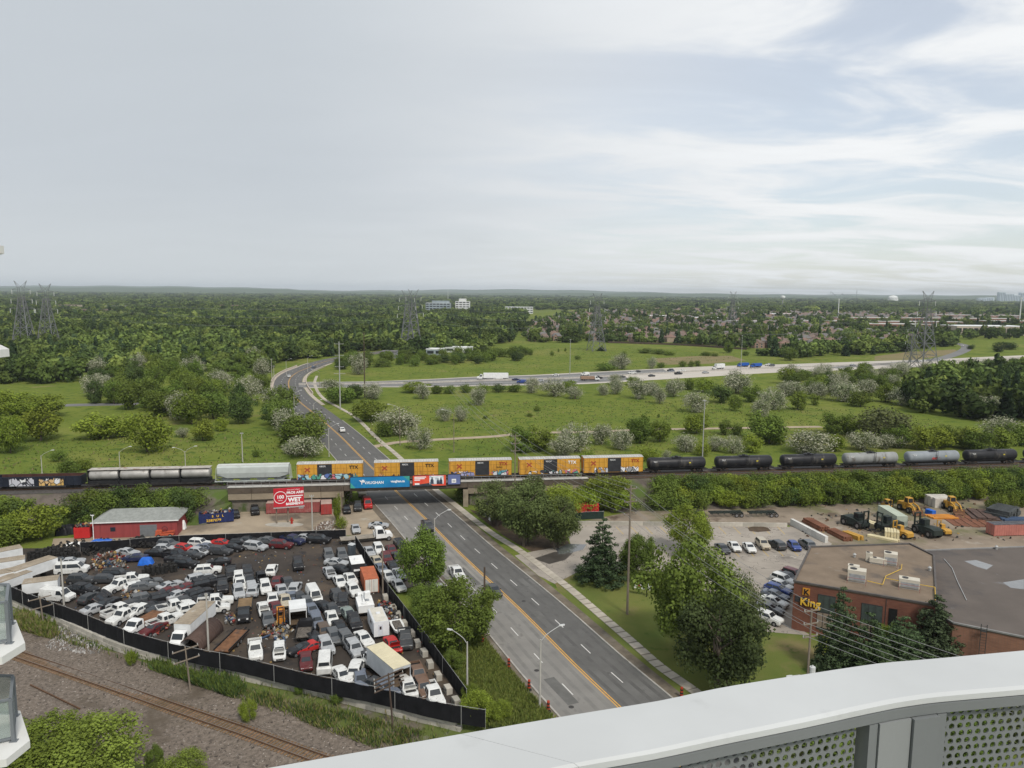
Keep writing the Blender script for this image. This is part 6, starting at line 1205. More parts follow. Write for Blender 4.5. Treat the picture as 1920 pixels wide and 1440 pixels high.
ob('lettering', TX['sul'], e, (-.9, -w_/2-.17, 1.45), rot=(R(90), 0, 0)).scale = (.75, .7, 1); ob('lettering', TX['num'], e, (-2.1, -w_/2-.17, .5), rot=(R(90), 0, 0)).scale = (.85, .75, 1)
m = MB()
for i in range(60): put_junk(m, random.uniform(-3.2, 3.2), random.uniform(-.9, .9), random.uniform(1.9, 2.3))
ob('rubbish', m.mesh('rubbish', JC), e, kind='stuff')
e, L_, w_, h_ = skip_bin(157, 997, 12, -.5, 3.0, 2.2, 2.4, M('dumpster_red', (.5, .03, .03), .6, .1, .8), 'red dumpster heaped with rubbish beside the red workshop')
m = MB()
for i in range(50): put_junk(m, random.uniform(-1.2, 1.2), random.uniform(-.8, .8), random.uniform(2.2, 3.0))
ob('rubbish', m.mesh('rubbish', JC), e, kind='stuff')
for i, (x, y, lab) in enumerate(((118, 1002, 'black tarp-wrapped bale left of the red dumpster'), (131, 1000, 'black tarp-wrapped bale nearest the red dumpster'))): tarp(x, y, 1.3, 1.2, 1.9, .2, lab, M('black_wrap', (.012, .012, .014), .5, .2, 1))
pr = Proto(); pr.part('boom', MB().bar((-1.6, 0, .9), (1.8, 0, 1.3), .25).mesh('boom', M('machine_red', (.45, .10, .05), .6, .15, 1))); pr.part('frame', MB().box(-2, 1.6, -.7, .7, .5, .8).box(-1.9, -.7, -.6, .6, .8, 1.5).mesh('frame', M('machine_red'))); pr.part('hoop', torus(.55, .05, 12, 5).mesh('hoop', blackp), loc=(-.2, 0, 1.7), rot=(R(90), 0, 0)); wheels(pr, (-1.3, 1.0), .75, .4)
put(pr, 'trailer_machine', 311, 1000, 9, -.4, 'orange-red towed machine in front of the workshop', 'machine', .8)
for x, y, lab in ((342, 992, 'stack of white sacks beside the workshop'),): tarp(x, y, .7, .6, 2.0, 0, lab, white_paint)
# zinc panels leaning by the bridge bushes
e = empty('metal_sheets', P(400, 953), .05, label='row of upright corrugated metal sheets near the blue dumpster', cat='sheets')
for i in range(11): ob('sheet', MB().box(i*.62, i*.62+.56, -.02, .02, 0, random.uniform(2.5, 3.1)).mesh('sheet', M('zinc', (.42, .44, .46), .5, .15, 1, metal=.3)), e, (0, random.uniform(-.1, .1), 0), rot=(R(random.uniform(-8, 2)), 0, 0))
# red billboard
a, b = P(513.5, 951, 3.9), P(570, 946.5, 3.9); d = b-a; Wb = d.length; Hb = 4.2; e = empty('billboard', (a.x, a.y, 3.9), math.atan2(d.y, d.x), label='red billboard with white lettering on two posts over the gravel lot', cat='billboard')
ob('board', MB().box(0, Wb, -.1, .1, 0, Hb).mesh('board', M('billboard_red', (.47, .022, .035), .6, .1, .5)), e)
for x in (.08, .46): ob('post', MB().cyl((Wb*x, .25, -3.95), (Wb*x, .25, Hb*.8), .16, .16, 8).mesh('post', wood), e)
ob('catwalk', MB().box(-.1, Wb+.1, -.7, -.1, -.2, -.1).mesh('catwalk', galv), e); ob('maker_plate', MB().box(Wb*.82, Wb*.98, -.16, -.12, -.75, -.25).mesh('plate', white_paint), e)
def bt(key, x, z, sc): o = ob('lettering', TX[key], e, (x*Wb, -.12, z*Hb), rot=(R(90), 0, 0)); o.scale = (sc, sc, 1)
bt('find', .45, .86, .95); bt('pros', .43, .67, .95); bt('wet', .48, .24, 1.35); bt('base', .40, .07, 1.0); bt('hundred', .22, .45, 1.05); bt('years', .22, .32, 1.0)
ob('underline', MB().box(Wb*.43, Wb*.97, -.13, -.105, Hb*.52, Hb*.57).mesh('line', ink_white), e)
rg = torus(1.35, .07, 26, 4); ob('ring', rg.mesh('ring', ink_white), e, (.22*Wb, -.11, .5*Hb), rot=(R(90), 0, 0))
# pale gravel island and hydrant below it
isl = MB(); c = P(533, 984); isl.prism([(c.x+3.3*math.cos(t)*1.3, c.y+1.6*math.sin(t)) for t in np.linspace(0, 2*math.pi, 20, endpoint=False)], .0, .07); ob('island', isl.mesh('island', dust), label='low pale island around the billboard posts', kind='structure')
pr = Proto(); rh = M('hydrant_red', (.35, .03, .02), .5, .1, 2); pr.part('barrel', MB().cyl((0, 0, 0), (0, 0, .7), .16, .14, 10).cyl((0, 0, .7), (0, 0, .9), .17, .06, 10).mesh('barrel', rh)); pr.part('outlet', MB().cyl((-.28, 0, .5), (.28, 0, .5), .07, .07, 8).mesh('outlet', rh)); put(pr, 'fire_hydrant', 547, 979, 1, 0, 'red fire hydrant below the billboard', 'hydrant', .4, scale=1.6)
# ------------------------------------------------------------------ poles and lamps
def lamp(base, H, armx, army, label, arms=1, mat=None, group=None, r=.11, cobra=1.0):
    """street lamp: tapered pole, bracket arm(s) to a world offset, cobra head"""
    e = empty('street_lamp', base, label=label, cat='street lamp', group=group); mat = mat or pale_pole
    ob('pole', MB().cyl((0, 0, 0), (0, 0, H), r*1.3, r*.8, 8).mesh('pole', mat), e); ob('base_plate', MB().cyl((0, 0, 0), (0, 0, .3), r*1.9, r*1.7, 8).mesh('base', mat), e)
    for k in range(arms):
        sx = 1 if k == 0 else -1; pts = [(sx*armx*t, sx*army*t, H-.3+1.6*(t**.6)) for t in (0, .25, .5, .75, 1)]; ob('arm', MB().tube(pts, .05, 6).mesh('arm', galv), e)
        p = Vector(pts[-1]); dv = Vector((sx*armx, sx*army, 0)).normalized(); s_ = Vector((-dv.y, dv.x, 0)); m = MB()
        m.loft([[tuple(p+dv*t+s_*w__*q+Vector((0, 0, z_))) for q, z_ in ((-1, 0), (1, 0), (.7, .13), (-.7, .13))] for t, w__ in ((-.05, .06), (.25, .17), (.6, .18), (.75, .08))]); ob('lamp_head', m.mesh('lamp_head', M('lamp_grey', (.5, .51, .5), .5, .1, 2)), e)
    return e
def road_dir(p):
    i = int(np.argmin(np.hypot(road[:, 0]-p.x, road[:, 1]-p.y))); n, d = normals(road); return n[i]
for (bx, by, tx, ty, H, lab) in ((1012, 1326, 1, 1, 9.0, 'tall grey street lamp at the near verge with orange markers'), (815, 1057, 1, 1, 9.0, 'grey street lamp behind the roadside tree'), (617, 856, 1, 1, 9, 'street lamp beside the white blossoming bush'), (552, 778, 1, 1, 9, 'street lamp at the woods edge before the bend'), (589, 800, 1, 1, 9, 'street lamp among the roadside trees beyond the train'), (537, 704, 1, 1, 9, 'street lamp on the outer side of the far bend'), (577, 697, 1, 1, 9, 'street lamp at the end of the far bend')):
    p = P(bx, by); n = road_dir(p); s_ = 2.6; lamp(p, H, n[0]*s_, n[1]*s_, lab)
for (bx, by, H, lab) in ((851, 848, 13, 'tall lamp pole with an arm at the meadow edge behind the train'), (750, 835, 13, 'tall pole with a lamp arm beside the blossoming bushes'), (599, 724, 8, 'lamp beside the inner parapet of the bend')):
    p = P(bx, by); n = road_dir(p); lamp(p, H, -n[0]*3.5, -n[1]*3.5, lab, mat=wood)
p = P(876, 1291); lamp(p, 6.5, -2.0, .6, 'grey street lamp beside the corner of the scrapyard fence')
for x, y, k, lab in ((79, 880, 1, 'lamp post behind the graffitied gondola car'), (225, 872, 1, 'lamp post behind the silver hopper car'), (348, 871, 2, 'double-armed lamp post behind the silver hopper car')): lamp(P(x, y+8, 0), 5.2, 2.4, 1.0, lab, k)
for x, y0_, H, lab in ((455, 868, 9, 'thin grey mast in the western meadow'), (1316, 884, 21, 'tall grey floodlight mast in front of the black tank car'), (1068, 724, 26, 'tall brown mast beside the highway near the tan truck'), (1389, 695, 24, 'tall thin mast beside the blue trucks on the highway'), (510, 712, 12, 'tall twin mast outside the road bend'), (514, 716, 9, 'short mast outside the road bend')):
    p = P(x, y0_); e = empty('mast', p, label=lab, cat='mast'); ob('shaft', MB().cyl((0, 0, 0), (0, 0, H), .2, .1, 8).mesh('shaft', galv if H > 15 else pale_pole), e); ob('head', MB().box(-.5, .5, -.15, .15, H, H+.25).mesh('head', galv), e)
WIRES = {}
def upole(key, base, H, arms, label, mat=None, az=0.0, r=.16, cat='utility pole', lean=(0, 0)):
    """wooden utility pole with cross-arms [(height below top, length)] along azimuth az"""
    e = empty('utility_pole', base, label=label, cat=cat); e.rotation_euler = (lean[0], lean[1], 0); mat = mat or wood
    ob('pole', MB().cyl((0, 0, -.3), (0, 0, H), r, r*.68, 8).mesh('pole', mat), e); tips = []
    ca, sa = math.cos(az), math.sin(az)
    for dz, Lr in arms:
        z = H-dz; a = Vector((-ca*Lr/2, -sa*Lr/2, z)); b = Vector((ca*Lr/2, sa*Lr/2, z)); c = ob('crossarm', MB().bar(a, b, .12, .14).mesh('crossarm', mat), e)
        for t in (0.03, .97):
            q = a.lerp(b, t); ob('insulator', MB().cyl(q+Vector((0, 0, .07)), q+Vector((0, 0, .32)), .06, .04, 6).mesh('insulator', M('insulator', (.45, .45, .43), .4, .1, 3)), c); tips.append(Vector(base)+q+Vector((0, 0, .32)))
    WIRES[key] = tips; return e
pz = lambda x, y: P(x, y)
upole('A', P(1176, 1152), 21.5, [(.5, 2.2), (2.6, 2.2), (4.7, 2.2)], 'tall wooden utility pole on the lawn by the sidewalk', az=R(20), r=.2)
upole('B', P(965, 955), 18.5, [(.5, 2.2), (2.3, 2.2), (4.1, 2.2)], 'wooden utility pole standing in front of the yellow boxcars', az=R(20))
t_ = P(1522, 1142, 17.5); upole('C', Vector((t_.x, t_.y, 0)), 17.5, [(.2, 2.0), (1.7, 2.0), (3.2, 2.0)], 'utility pole with a grey transformer before the brick building', az=R(20)); e_ = bpy.data.objects[[o.name for o in bpy.data.objects if o.name.startswith('utility_pole')][-1]]
ob('transformer', MB().cyl((.45, -.1, 9.6), (.45, -.1, 10.8), .32, .32, 12).cyl((.45, -.1, 10.8), (.45, -.1, 11.0), .2, .05, 8).mesh('transformer', M('transformer_grey', (.55, .56, .55), .5, .08, 2)), e_)
ob('lamp_arm', MB().tube([(0, 0, 9.3), (-1.2, -.8, 10.2), (-2.2, -1.2, 10.3)], .05, 6).mesh('arm', galv), e_); ob('lamp_head', MB().loft([[(-2.2-t*.9, -1.2-t*.3+q*w_, 10.25+z_) for q, z_ in ((-1, 0), (1, 0), (.7, .14), (-.7, .14))] for t, w_ in ((0, .07), (.35, .2), (.7, .2), (.85, .08))]).mesh('lamp_head', M('lamp_grey')), e_)
upole('D', P(638, 768), 30, [(1, 4), (6, 4), (11, 4), (14, 5)], 'tall multi-armed power pole beside the road beyond the train', mat=galv, az=0, r=.3)
upole('E', P(684, 745), 32, [(.5, 1.5)], 'tall slim wooden pole in the bushes beyond the bend', mat=wood_d, az=0, r=.3)
upole('F', P(120, 1135), 8, [], 'pale leaning pole beside the white cargo van', mat=pale_pole); upole('G', P(391, 1219), 8.6, [(.3, .4)], 'pale pole by the fence near the brown arched shelter', mat=pale_pole); upole('H', P(718, 1117), 8.8, [], 'slim pole beside the rusty red container', mat=wood); upole('I', P(586, 1001), 8.6, [(.3, .9)], 'pale utility pole in the gravel lot beside the billboard', mat=pale_pole)
upole('J', P(908, 1194), 11.0, [], 'dark wooden pole standing at the roadside trees', mat=wood_d, r=.19); upole('K', P(176, 1016), 5.8, [(.2, .7)], 'white lamp pole beside the red dumpster', mat=white_paint, r=.09)
for key, bx, by, H, al, lab in (('L', 83, 1182, 5.2, (.4, 3.2), 'old telegraph pole with two crossarms near the balcony'), ('M', 357, 1296, 6.3, (.4, 3.4), 'old telegraph pole leaning below the block wall'), ('N', 737, 1372, 7.2, (.2, 4.2), 'old telegraph pole with four crossarms at the wall end')):
    p = P(bx, by, -1.9); p.z = float(ground_z(p.x, p.y)); upole(key, p, H, [(al[0], al[1]), (al[0]+1.5, al[1])]+([(al[0]+.5, al[1]), (al[0]+1.0, al[1])] if key == 'N' else []), lab, mat=wood_d if key == 'N' else wood, az=R(40), r=.13, lean=(0, R(-4)))
wire_m = M('wire', (.26, .26, .26), .6, .1, 1)
def catenary(a, b, sag, n=14):
    return [Vector(a).lerp(Vector(b), t)-Vector((0, 0, sag*4*t*(1-t))) for t in np.linspace(0, 1, n)]
def wires(k0, k1, sag, label, r=.026, ext=None):
    e = empty('power_lines', WIRES[k0][0], label=label, cat='wires'); o_ = WIRES[k0][0]; T1 = WIRES[k1] if k1 else [q+ext for q in WIRES[k0]]
    for a, b in zip(WIRES[k0], T1):
        m = MB(); m.tube([q-o_ for q in catenary(a, b, sag)], r, 4); ob('wire', m.mesh('wire', wire_m), e)
wires('A', 'B', 1.4, 'power lines from the lawn pole to the pole by the boxcars'); wires('A', 'C', 1.0, 'power lines from the lawn pole to the transformer pole'); wires('C', None, .8, 'power lines running past the brick building beneath the balcony', ext=Vector((34, -34, 0)))
wires('B', None, 1.5, 'power lines leaving the boxcar pole across the meadow', ext=Vector((-24, 110, 0)))
# lawn sign, markers, cones
e = empty('lawn_sign', P(1205, 1118), R(-20), label='white company sign on a post under the maple', cat='sign'); ob('panel', MB().box(-1.5, 1.5, -.08, .08, 1.3, 2.7).mesh('panel', white_paint), e); ob('post', MB().box(.6, .75, -.07, .07, 0, 1.3).mesh('post', blackp), e); ob('emblem', MB().add([(-1.0, -.09, 1.55), (-.3, -.09, 1.55), (-.65, -.09, 2.45)], [(0, 1, 2)]).mesh('emblem', M('ink_red')), e)
ob('emblem', MB().add([(-.2, -.09, 1.7), (.9, -.09, 1.7), (.9, -.09, 2.2), (-.2, -.09, 2.2)], [(0, 1, 2, 3)]).mesh('emblem', M('junk_3')), e)
pr = Proto(); mo, mk = M('marker_orange', (.36, .045, .018), .6, .1, 2), M('marker_black', (.02, .02, .02), .6, .1, 2); pr.part('base', MB().cyl((0, 0, 0), (0, 0, .08), .33, .3, 10).mesh('base', mk))
for i in range(6): pr.part('band', MB().cyl((0, 0, .08+i*.19), (0, 0, .27+i*.19-.002), .2-.008*i, .2-.008*(i+1), 10).mesh('band', mo if i % 2 else mk))
for x, y, lab in ((954, 1252, 'orange and black road marker on the grass beside the kerb'), (992, 1292, 'orange and black road marker beside the tall street lamp'), (1028, 1332, 'orange and black road marker at the kerb close to the balcony'), (905, 1206, 'orange and black road marker by the dark wooden pole'), (1278, 1306, 'orange and black road marker across the road by the sidewalk')): put(pr, 'road_marker', x, y-6, 1, 0, lab, 'marker', .6, scale=1.15, group='orange road markers')
cone = Proto(); cone.part('base', MB().box(-.2, .2, -.2, .2, 0, .04).mesh('base', mk)); cone.part('cone_body', MB().cyl((0, 0, .04), (0, 0, .72), .15, .03, 10).mesh('cone', mo))
for x, y, lab in ((345, 1097, 'orange traffic cone between wrecks in the middle rows'), (185, 1078, 'orange traffic cone beside the black minivan'), (420, 1057, 'orange traffic cone near the black convertible'), (353, 1105, 'orange traffic cone behind the maroon sedan'), (555, 1110, 'orange traffic cone on the central rows')): put(cone, 'traffic_cone', x, y, 1, 0, lab, 'cone', .4)

# ------------------------------------------------------------------ brick building with flat roofs
def brick_mat(name, c1, c2, mortar, s=1.0):
    mt = bpy.data.materials.new(name); mt.use_nodes = True; t = mt.node_tree; nd, lk = t.nodes, t.links; b = nd['Principled BSDF']; b.inputs['Roughness'].default_value = .9
    tcn = nd.new('ShaderNodeTexCoord'); sp = nd.new('ShaderNodeSeparateXYZ'); lk.new(tcn.outputs['Object'], sp.inputs[0]); cb = nd.new('ShaderNodeCombineXYZ'); ad = nd.new('ShaderNodeMath'); ad.operation = 'ADD'; lk.new(sp.outputs[0], ad.inputs[0]); lk.new(sp.outputs[1], ad.inputs[1]); lk.new(ad.outputs[0], cb.inputs[0]); lk.new(sp.outputs[2], cb.inputs[1])
    br = nd.new('ShaderNodeTexBrick'); br.inputs['Scale'].default_value = 2.2*s; br.inputs['Color1'].default_value = (*c1, 1); br.inputs['Color2'].default_value = (*c2, 1); br.inputs['Mortar'].default_value = (*mortar, 1); br.inputs['Mortar Size'].default_value = .02; lk.new(cb.outputs[0], br.inputs[0])
    nz = nd.new('ShaderNodeTexNoise'); nz.inputs['Scale'].default_value = .5; nz.inputs['Detail'].default_value = 6; lk.new(tcn.outputs['Object'], nz.inputs[0]); mr = nd.new('ShaderNodeMapRange'); mr.inputs['From Min'].default_value = .3; mr.inputs['From Max'].default_value = .7; mr.inputs['To Min'].default_value = .82; mr.inputs['To Max'].default_value = 1.15; lk.new(nz.outputs[0], mr.inputs[0])
    vm_ = nd.new('ShaderNodeVectorMath'); vm_.operation = 'SCALE'; lk.new(br.outputs[0], vm_.inputs[0]); lk.new(mr.outputs[0], vm_.inputs['Scale']); lk.new(vm_.outputs[0], b.inputs['Base Color']); MATS[name] = mt; return mt
brick = brick_mat('brick_red', (.155, .055, .035), (.20, .075, .045), (.13, .07, .05)); brick2 = brick_mat('brick_tan', (.22, .10, .065), (.27, .13, .085), (.18, .11, .08))
ZR = 8.0; ZR2 = 6.6
A0, A1, A2, A3, A4 = [P(x, y, ZR) for x, y in ((1489, 1088), (1520, 1024), (1706, 1018), (1751, 1040), (1757, 1133))]
e = empty('brick_building', (A0.x, A0.y, 0), label='flat-roofed red brick building with yellow lettering on its corner', cat='building'); O = Vector((A0.x, A0.y, 0))
rel = [(p.x-O.x, p.y-O.y) for p in (A0, A4, A3, A2, A1)]
ob('wall', MB().prism(rel, 0, ZR-.45).mesh('wall', brick), e)
roof_br = M('roof_gravel', (.195, .15, .11), .95, .12, .35, bump=.02, bscale=8, patches=[((.12, .10, .085), .15, .56, .1), ((.22, .19, .16), .4, .64, .08)]); roof_dk = M('roof_membrane', (.118, .10, .088), .85, .1, .15, patches=[((.08, .072, .07), .1, .55, .12), ((.15, .14, .135), .25, .66, .06)])
ob('roof', MB().prism(rel, ZR-.447, ZR-.25).mesh('roof', roof_br), e)
def rim(parent, poly, z0, z1, w_, mat, skip=()):
    for i in range(len(poly)):
        if i in skip: continue
        a = Vector((*poly[i], 0)); b = Vector((*poly[(i+1) % len(poly)], 0)); d = (b-a).normalized(); m = MB(); m.bar(a+Vector((0, 0, (z0+z1)/2)), b+Vector((0, 0, (z0+z1)/2)), w_, z1-z0); ob('parapet', m.mesh('parapet', mat), parent)
rim(e, rel, ZR-.25, ZR, .3, M('coping_dark', (.10, .09, .085), .7, .15, 1))
Bpts = [P(x, y, ZR2) for x, y in ((1787, 1166), (2200, 1250), (2260, 1012), (1720, 1026))]
e2 = empty('brick_annex', (Bpts[0].x, Bpts[0].y, 0), label='lower brown brick annex with a wide dark membrane roof', cat='building'); O2 = Vector((Bpts[0].x, Bpts[0].y, 0))
q3 = Vector((A3.x+.4, A3.y, 0)); q4 = Vector((A4.x+.4, A4.y, 0)); q2 = Vector((A2.x+1.2, A2.y+.2, 0))
rel2 = [(p.x-O2.x, p.y-O2.y) for p in (Bpts[0], Bpts[1], Bpts[2], q2, q3, q4)]
ob('wall', MB().prism(rel2, 0, ZR2-.4).mesh('wall', brick2), e2); ob('roof', MB().prism(rel2, ZR2-.397, ZR2-.2).mesh('roof', roof_dk), e2); rim(e2, rel2, ZR2-.2, ZR2, .3, M('coping_grey', (.22, .215, .21), .6, .1, 1), skip=(3, 4))
# facade details along A0 -> A4
fd = (A4-A0); FL = Vector((fd.x, fd.y, 0)).length; fu = Vector((fd.x, fd.y, 0)).normalized(); fn = Vector((fu.y, -fu.x, 0)); frz = math.atan2(fu.y, fu.x)
def on_f(u, z, off=.05): p = fu*u+fn*off; return (p.x, p.y, z)
def fu_px(px): return FL*(px-1489)/(1757-1489)*(.93+.07*(px-1489)/(1757-1489))
frame_m = M('frame_dark', (.045, .045, .045), .6, .1, 2); pane_u = M('pane_green', (.06, .075, .07), .25, .2, 1, spec=.6); pane_l = M('pane_board', (.24, .19, .15), .7, .12, 1)
for x0_, x1_, z0_, z1_ in ((1541, 1577, .9, 6.5), (1627, 1666, .9, 6.3)):
    u0, u1 = fu_px(x0_), fu_px(x1_); wd = u1-u0; wq = ob('window', MB().box(0, wd, -.04, .03, 0, z1_-z0_).mesh('frame', frame_m), e, on_f(u0, z0_, .02), frz); n = 3
    for k in range(n):
        for (za, zb, mt) in ((.06, .48, pane_l), (.52, .97, pane_u)): ob('pane', MB().box(wd*k/n+.05, wd*(k+1)/n-.05, -.06, -.042, (z1_-z0_)*za, (z1_-z0_)*zb).mesh('pane', mt), wq)
u0, u1 = fu_px(1677), fu_px(1692); ob('loading_door', MB().box(0, u1-u0, -.05, .02, 0, 3.2).mesh('door', M('door_black', (.012, .012, .012), .8, .1, 2)), e, on_f(u0, 3.0, .02), frz)
for px in (1577.5, 1666.5): ob('wall_joint', MB().box(-.05, .05, -.03, .01, 0, ZR-.5).mesh('joint', frame_m), e, on_f(fu_px(px)+.35, 0, .01), frz)
o_ = ob('lettering', TX['king'], e, on_f(fu_px(1504), 4.35, .15), rot=(R(90), 0, frz)); o_.scale = (.55, .55, 1)
lgq = ob('emblem', MB().box(0, 1.05, -.06, .02, 0, 1.15).mesh('emblem', M('emblem_orange', (.60, .27, .04), .5, .1, 2)), e, on_f(fu_px(1508.5), 5.95, .05), frz); ob('emblem_letter', TX['k'], lgq, (.15, -.08, .12), rot=(R(90), 0, 0)).scale = (.72, .72, 1)
ob('dark_lettering', MB().box(0, 1.9, -.05, .01, 0, .9).mesh('sl', M('sign_dark', (.045, .045, .05), .6, .2, 2)), e, on_f(.3, 4.7, .03), frz)  # plain block standing for the dark grey letters at the corner
ob('ladder', (lambda m: (m.box(0, .08, -.4, -.32, 0, 7.4), m.box(.7, .78, -.4, -.32, 0, 7.4), [m.box(.08, .7, -.38, -.34, .3+k*.4, .34+k*.4) for k in range(18)], m.box(0, .78, -.32, 0, 6.3, 6.36), m)[-1])(MB()).mesh('ladder', frame_m), e2, tuple(P(1838, 1178, ZR2)-O2-Vector((0, 0, ZR2))), frz)
# rooftop plant
def hvac(px, py, w_, l_, h_, label, scr=True, rz=frz):
    p = P(px, py, ZR-.25); t = empty('rooftop_unit', p, rz, label=label, cat='air conditioner', group='rooftop units'); wc = M('unit_cream', (.54, .50, .42), .6, .08, 1)
    ob('cabinet', MB().box(-w_/2, w_/2, -l_/2, l_/2, .25, h_).mesh('cabinet', wc), t); ob('base_frame', MB().box(-w_/2+.1, w_/2-.1, -l_/2+.1, l_/2-.1, 0, .247).mesh('base', galv), t)
    ob('fan_grille', MB().cyl((-w_*.2, 0, h_), (-w_*.2, 0, h_+.06), min(w_, l_)*.3, min(w_, l_)*.3, 14).mesh('fan', frame_m), t); ob('louvre', MB().box(-w_/2-.02, -w_/2, -l_*.4, l_*.4, .4, h_-.2).mesh('louvre', M('louvre_dark', (.06, .06, .06), .6, .2, 2)), t)
    if scr: ob('access_panel', MB().box(-w_*.4, w_*.45, -l_/2-.04, -l_/2-.003, .35, h_*.7).mesh('panel', M('panel_grey', (.30, .31, .32), .5, .15, 2)), t); ob('guard_rail', MB().bar((-w_/2, -l_/2-.9, 1.0), (w_/2, -l_/2-.9, 1.0), .06).bar((-w_/2, -l_/2-.9, 0), (-w_/2, -l_/2-.9, 1.0), .06).bar((w_/2, -l_/2-.9, 0), (w_/2, -l_/2-.9, 1.0), .06).mesh('guard', M('guard_red', (.30, .14, .13), .7, .15, 2)), t)
hvac(1606, 1089, 2.6, 1.7, 1.9, 'cream rooftop unit near the front parapet of the brick building'); hvac(1704, 1102, 2.8, 1.5, 1.5, 'low cream rooftop unit beside the dark roof edge'); hvac(1669, 1058, 2.0, 1.7, 2.0, 'tall cream rooftop unit at the back with grey ducts'); hvac(1600, 1073, 1.7, 1.1, 1.2, 'small cream rooftop box behind the front unit', False); hvac(1646, 1057, 2.6, 1.0, 1.0, 'grey row of condensers beside the tall rooftop unit', False); hvac(1629, 1053, 1.0, .9, 1.6, 'narrow pinkish rooftop vent box', False)
m = MB(); gp = M('gas_yellow', (.55, .36, .06), .6, .1, 1)
pts = [P(x, y, ZR+.1) for x, y in ((1626, 1089), (1655, 1096), (1661, 1080), (1690, 1067), (1691, 1058))]; e_ = empty('gas_pipe', pts[0], label='yellow gas pipe zigzagging across the brick building roof', cat='pipe'); ob('pipe', MB().tube([p-pts[0] for p in pts], .06, 6).mesh('pipe', gp), e_)
pts = [P(x, y, ZR+.1) for x, y in ((1661, 1084), (1690, 1090), (1730, 1097), (1753, 1101), (1754, 1125))]; e_ = empty('gas_pipe', pts[0], label='yellow gas pipe running to the dark annex roof', cat='pipe'); ob('pipe', MB().tube([p-pts[0] for p in pts], .06, 6).mesh('pipe', gp), e_)
for x, y, z, lab in ((1602, 1045, ZR, 'small white roof vent on the brick building'), (1868, 1030, ZR2, 'small round vent on the dark annex roof'), (1743, 1070, ZR, 'small rusty roof vent beside the parapet')):
    p = P(x, y, z-.22); e_ = empty('roof_vent', p, label=lab, cat='vent'); ob('pipe', MB().cyl((0, 0, 0), (0, 0, .5), .2, .2, 10).mesh('pipe', galv), e_); ob('cap', MB().cyl((0, 0, .5), (0, 0, .75), .32, .1, 10).mesh('cap', galv), e_)
pw = M('roof_puddle', (.16, .165, .17), .05, .1, 1, spec=.8)
for pts, lab in (([(1808, 1052), (1830, 1050), (1862, 1060), (1850, 1068), (1830, 1062)], 'pale puddle on the dark annex roof'), ([(1880, 1092), (1920, 1086), (1920, 1105), (1895, 1102)], 'pale puddle at the edge of the dark annex roof')):
    sheet('roof_puddle', PX(pts, ZR2-.19), ZR2-.19, pw, lab, None)
m = MB(); m.tube([P(x, y, ZR2-.12) for x, y in ((1770, 1048), (1785, 1065), (1795, 1090), (1812, 1125))], .07, 5); ob('roof_hose', m.mesh('hose', galv), label='pale hose snaking over the dark annex roof', cat='hose')
# ------------------------------------------------------------------ trees: crowns of many small leaf faces, tapered trunks with limbs
def leaf_mat(name, rand=0.0, col=None, var=.4, scale=5.0, tr=.14):
    m = M(name, col or (.5, .5, .5), .75, var, scale, tint=col is None, trans=tr, spec=.04, objrand=rand); return m
leafm = leaf_mat('leaf'); blossom = M('blossom', (.46, .44, .34), .8, .2, 6, trans=.2, spec=.1, col2=(.31, .32, .22)); needle = leaf_mat('needles', var=.3, tr=.08)
barkm = M('bark', (.11, .09, .07), .95, .25, 3, stretch=(1, 1, .2)); barkd = M('bark_dark', (.055, .042, .034), .95, .25, 3)
def leaves(cent, rad, n, size, g_, up=.35, flat=1.0):
    """n leaf quads spread over the shells of clumps (cent, rad) -> vertices, quads"""
    k = len(cent); w_ = rad**2; idx = g_.choice(k, n, p=w_/w_.sum()); d = g_.normal(size=(n, 3)); d /= np.linalg.norm(d, axis=1)[:, None]
    r = rad[idx]*(g_.random(n)**.45); p = cent[idx]+d*r[:, None]*np.array((1, 1, flat)); nn = d+np.array((0, 0, up))+g_.normal(size=(n, 3))*.45; nn /= np.linalg.norm(nn, axis=1)[:, None]
    t = np.cross(nn, g_.normal(size=(n, 3))); t /= np.linalg.norm(t, axis=1)[:, None]; b = np.cross(nn, t); s = size*g_.uniform(.6, 1.3, n)[:, None]
    V = np.stack((p-t*s-b*s*.1, p-b*s*.75, p+t*s+b*s*.1, p+b*s*.75), 1).reshape(-1, 3); return V, p
def leaf_mesh(name, V, mats, mi=None):
    n = len(V)//4; me = bpy.data.meshes.new(name); me.vertices.add(len(V)); me.vertices.foreach_set('co', V.astype(np.float32).ravel()); me.loops.add(n*4); me.loops.foreach_set('vertex_index', np.arange(n*4, dtype=np.int32)); me.polygons.add(n)
    me.polygons.foreach_set('loop_start', np.arange(0, n*4, 4, dtype=np.int32)); me.polygons.foreach_set('loop_total', np.full(n, 4, dtype=np.int32))
    for q in mats: me.materials.append(q)
    if mi is not None: me.polygons.foreach_set('material_index', mi.astype(np.int32))
    me.update(calc_edges=True); return me
def clumps_broad(g_, n, rx=.42, z0=.24, z1=1.0, lob=.16):
    """clump centres through an uneven egg-shaped volume of a tree of height 1"""
    c = []; r = []; lobes = g_.normal(size=(5, 3)); lobes /= np.linalg.norm(lobes, axis=1)[:, None]; am = g_.uniform(-.3, .35, 5)
    while len(c) < n:
        d = g_.normal(size=3); d /= np.linalg.norm(d); q = g_.uniform(.35, 1)**.6; k = 1+sum(a*max(0, float(d@l))**3 for a, l in zip(am, lobes)); x, y, z = d*q*k
        zz = lerp(z0, z1, .5+.5*z*.82); wf = 1.0 if z > -.2 else 1+.35*(z+.2)
        c.append((x*rx*.84*wf, y*rx*.84*wf, zz)); r.append(g_.uniform(.6, 1.25)*lob*rx/.42)
    return np.array(c), np.array(r)
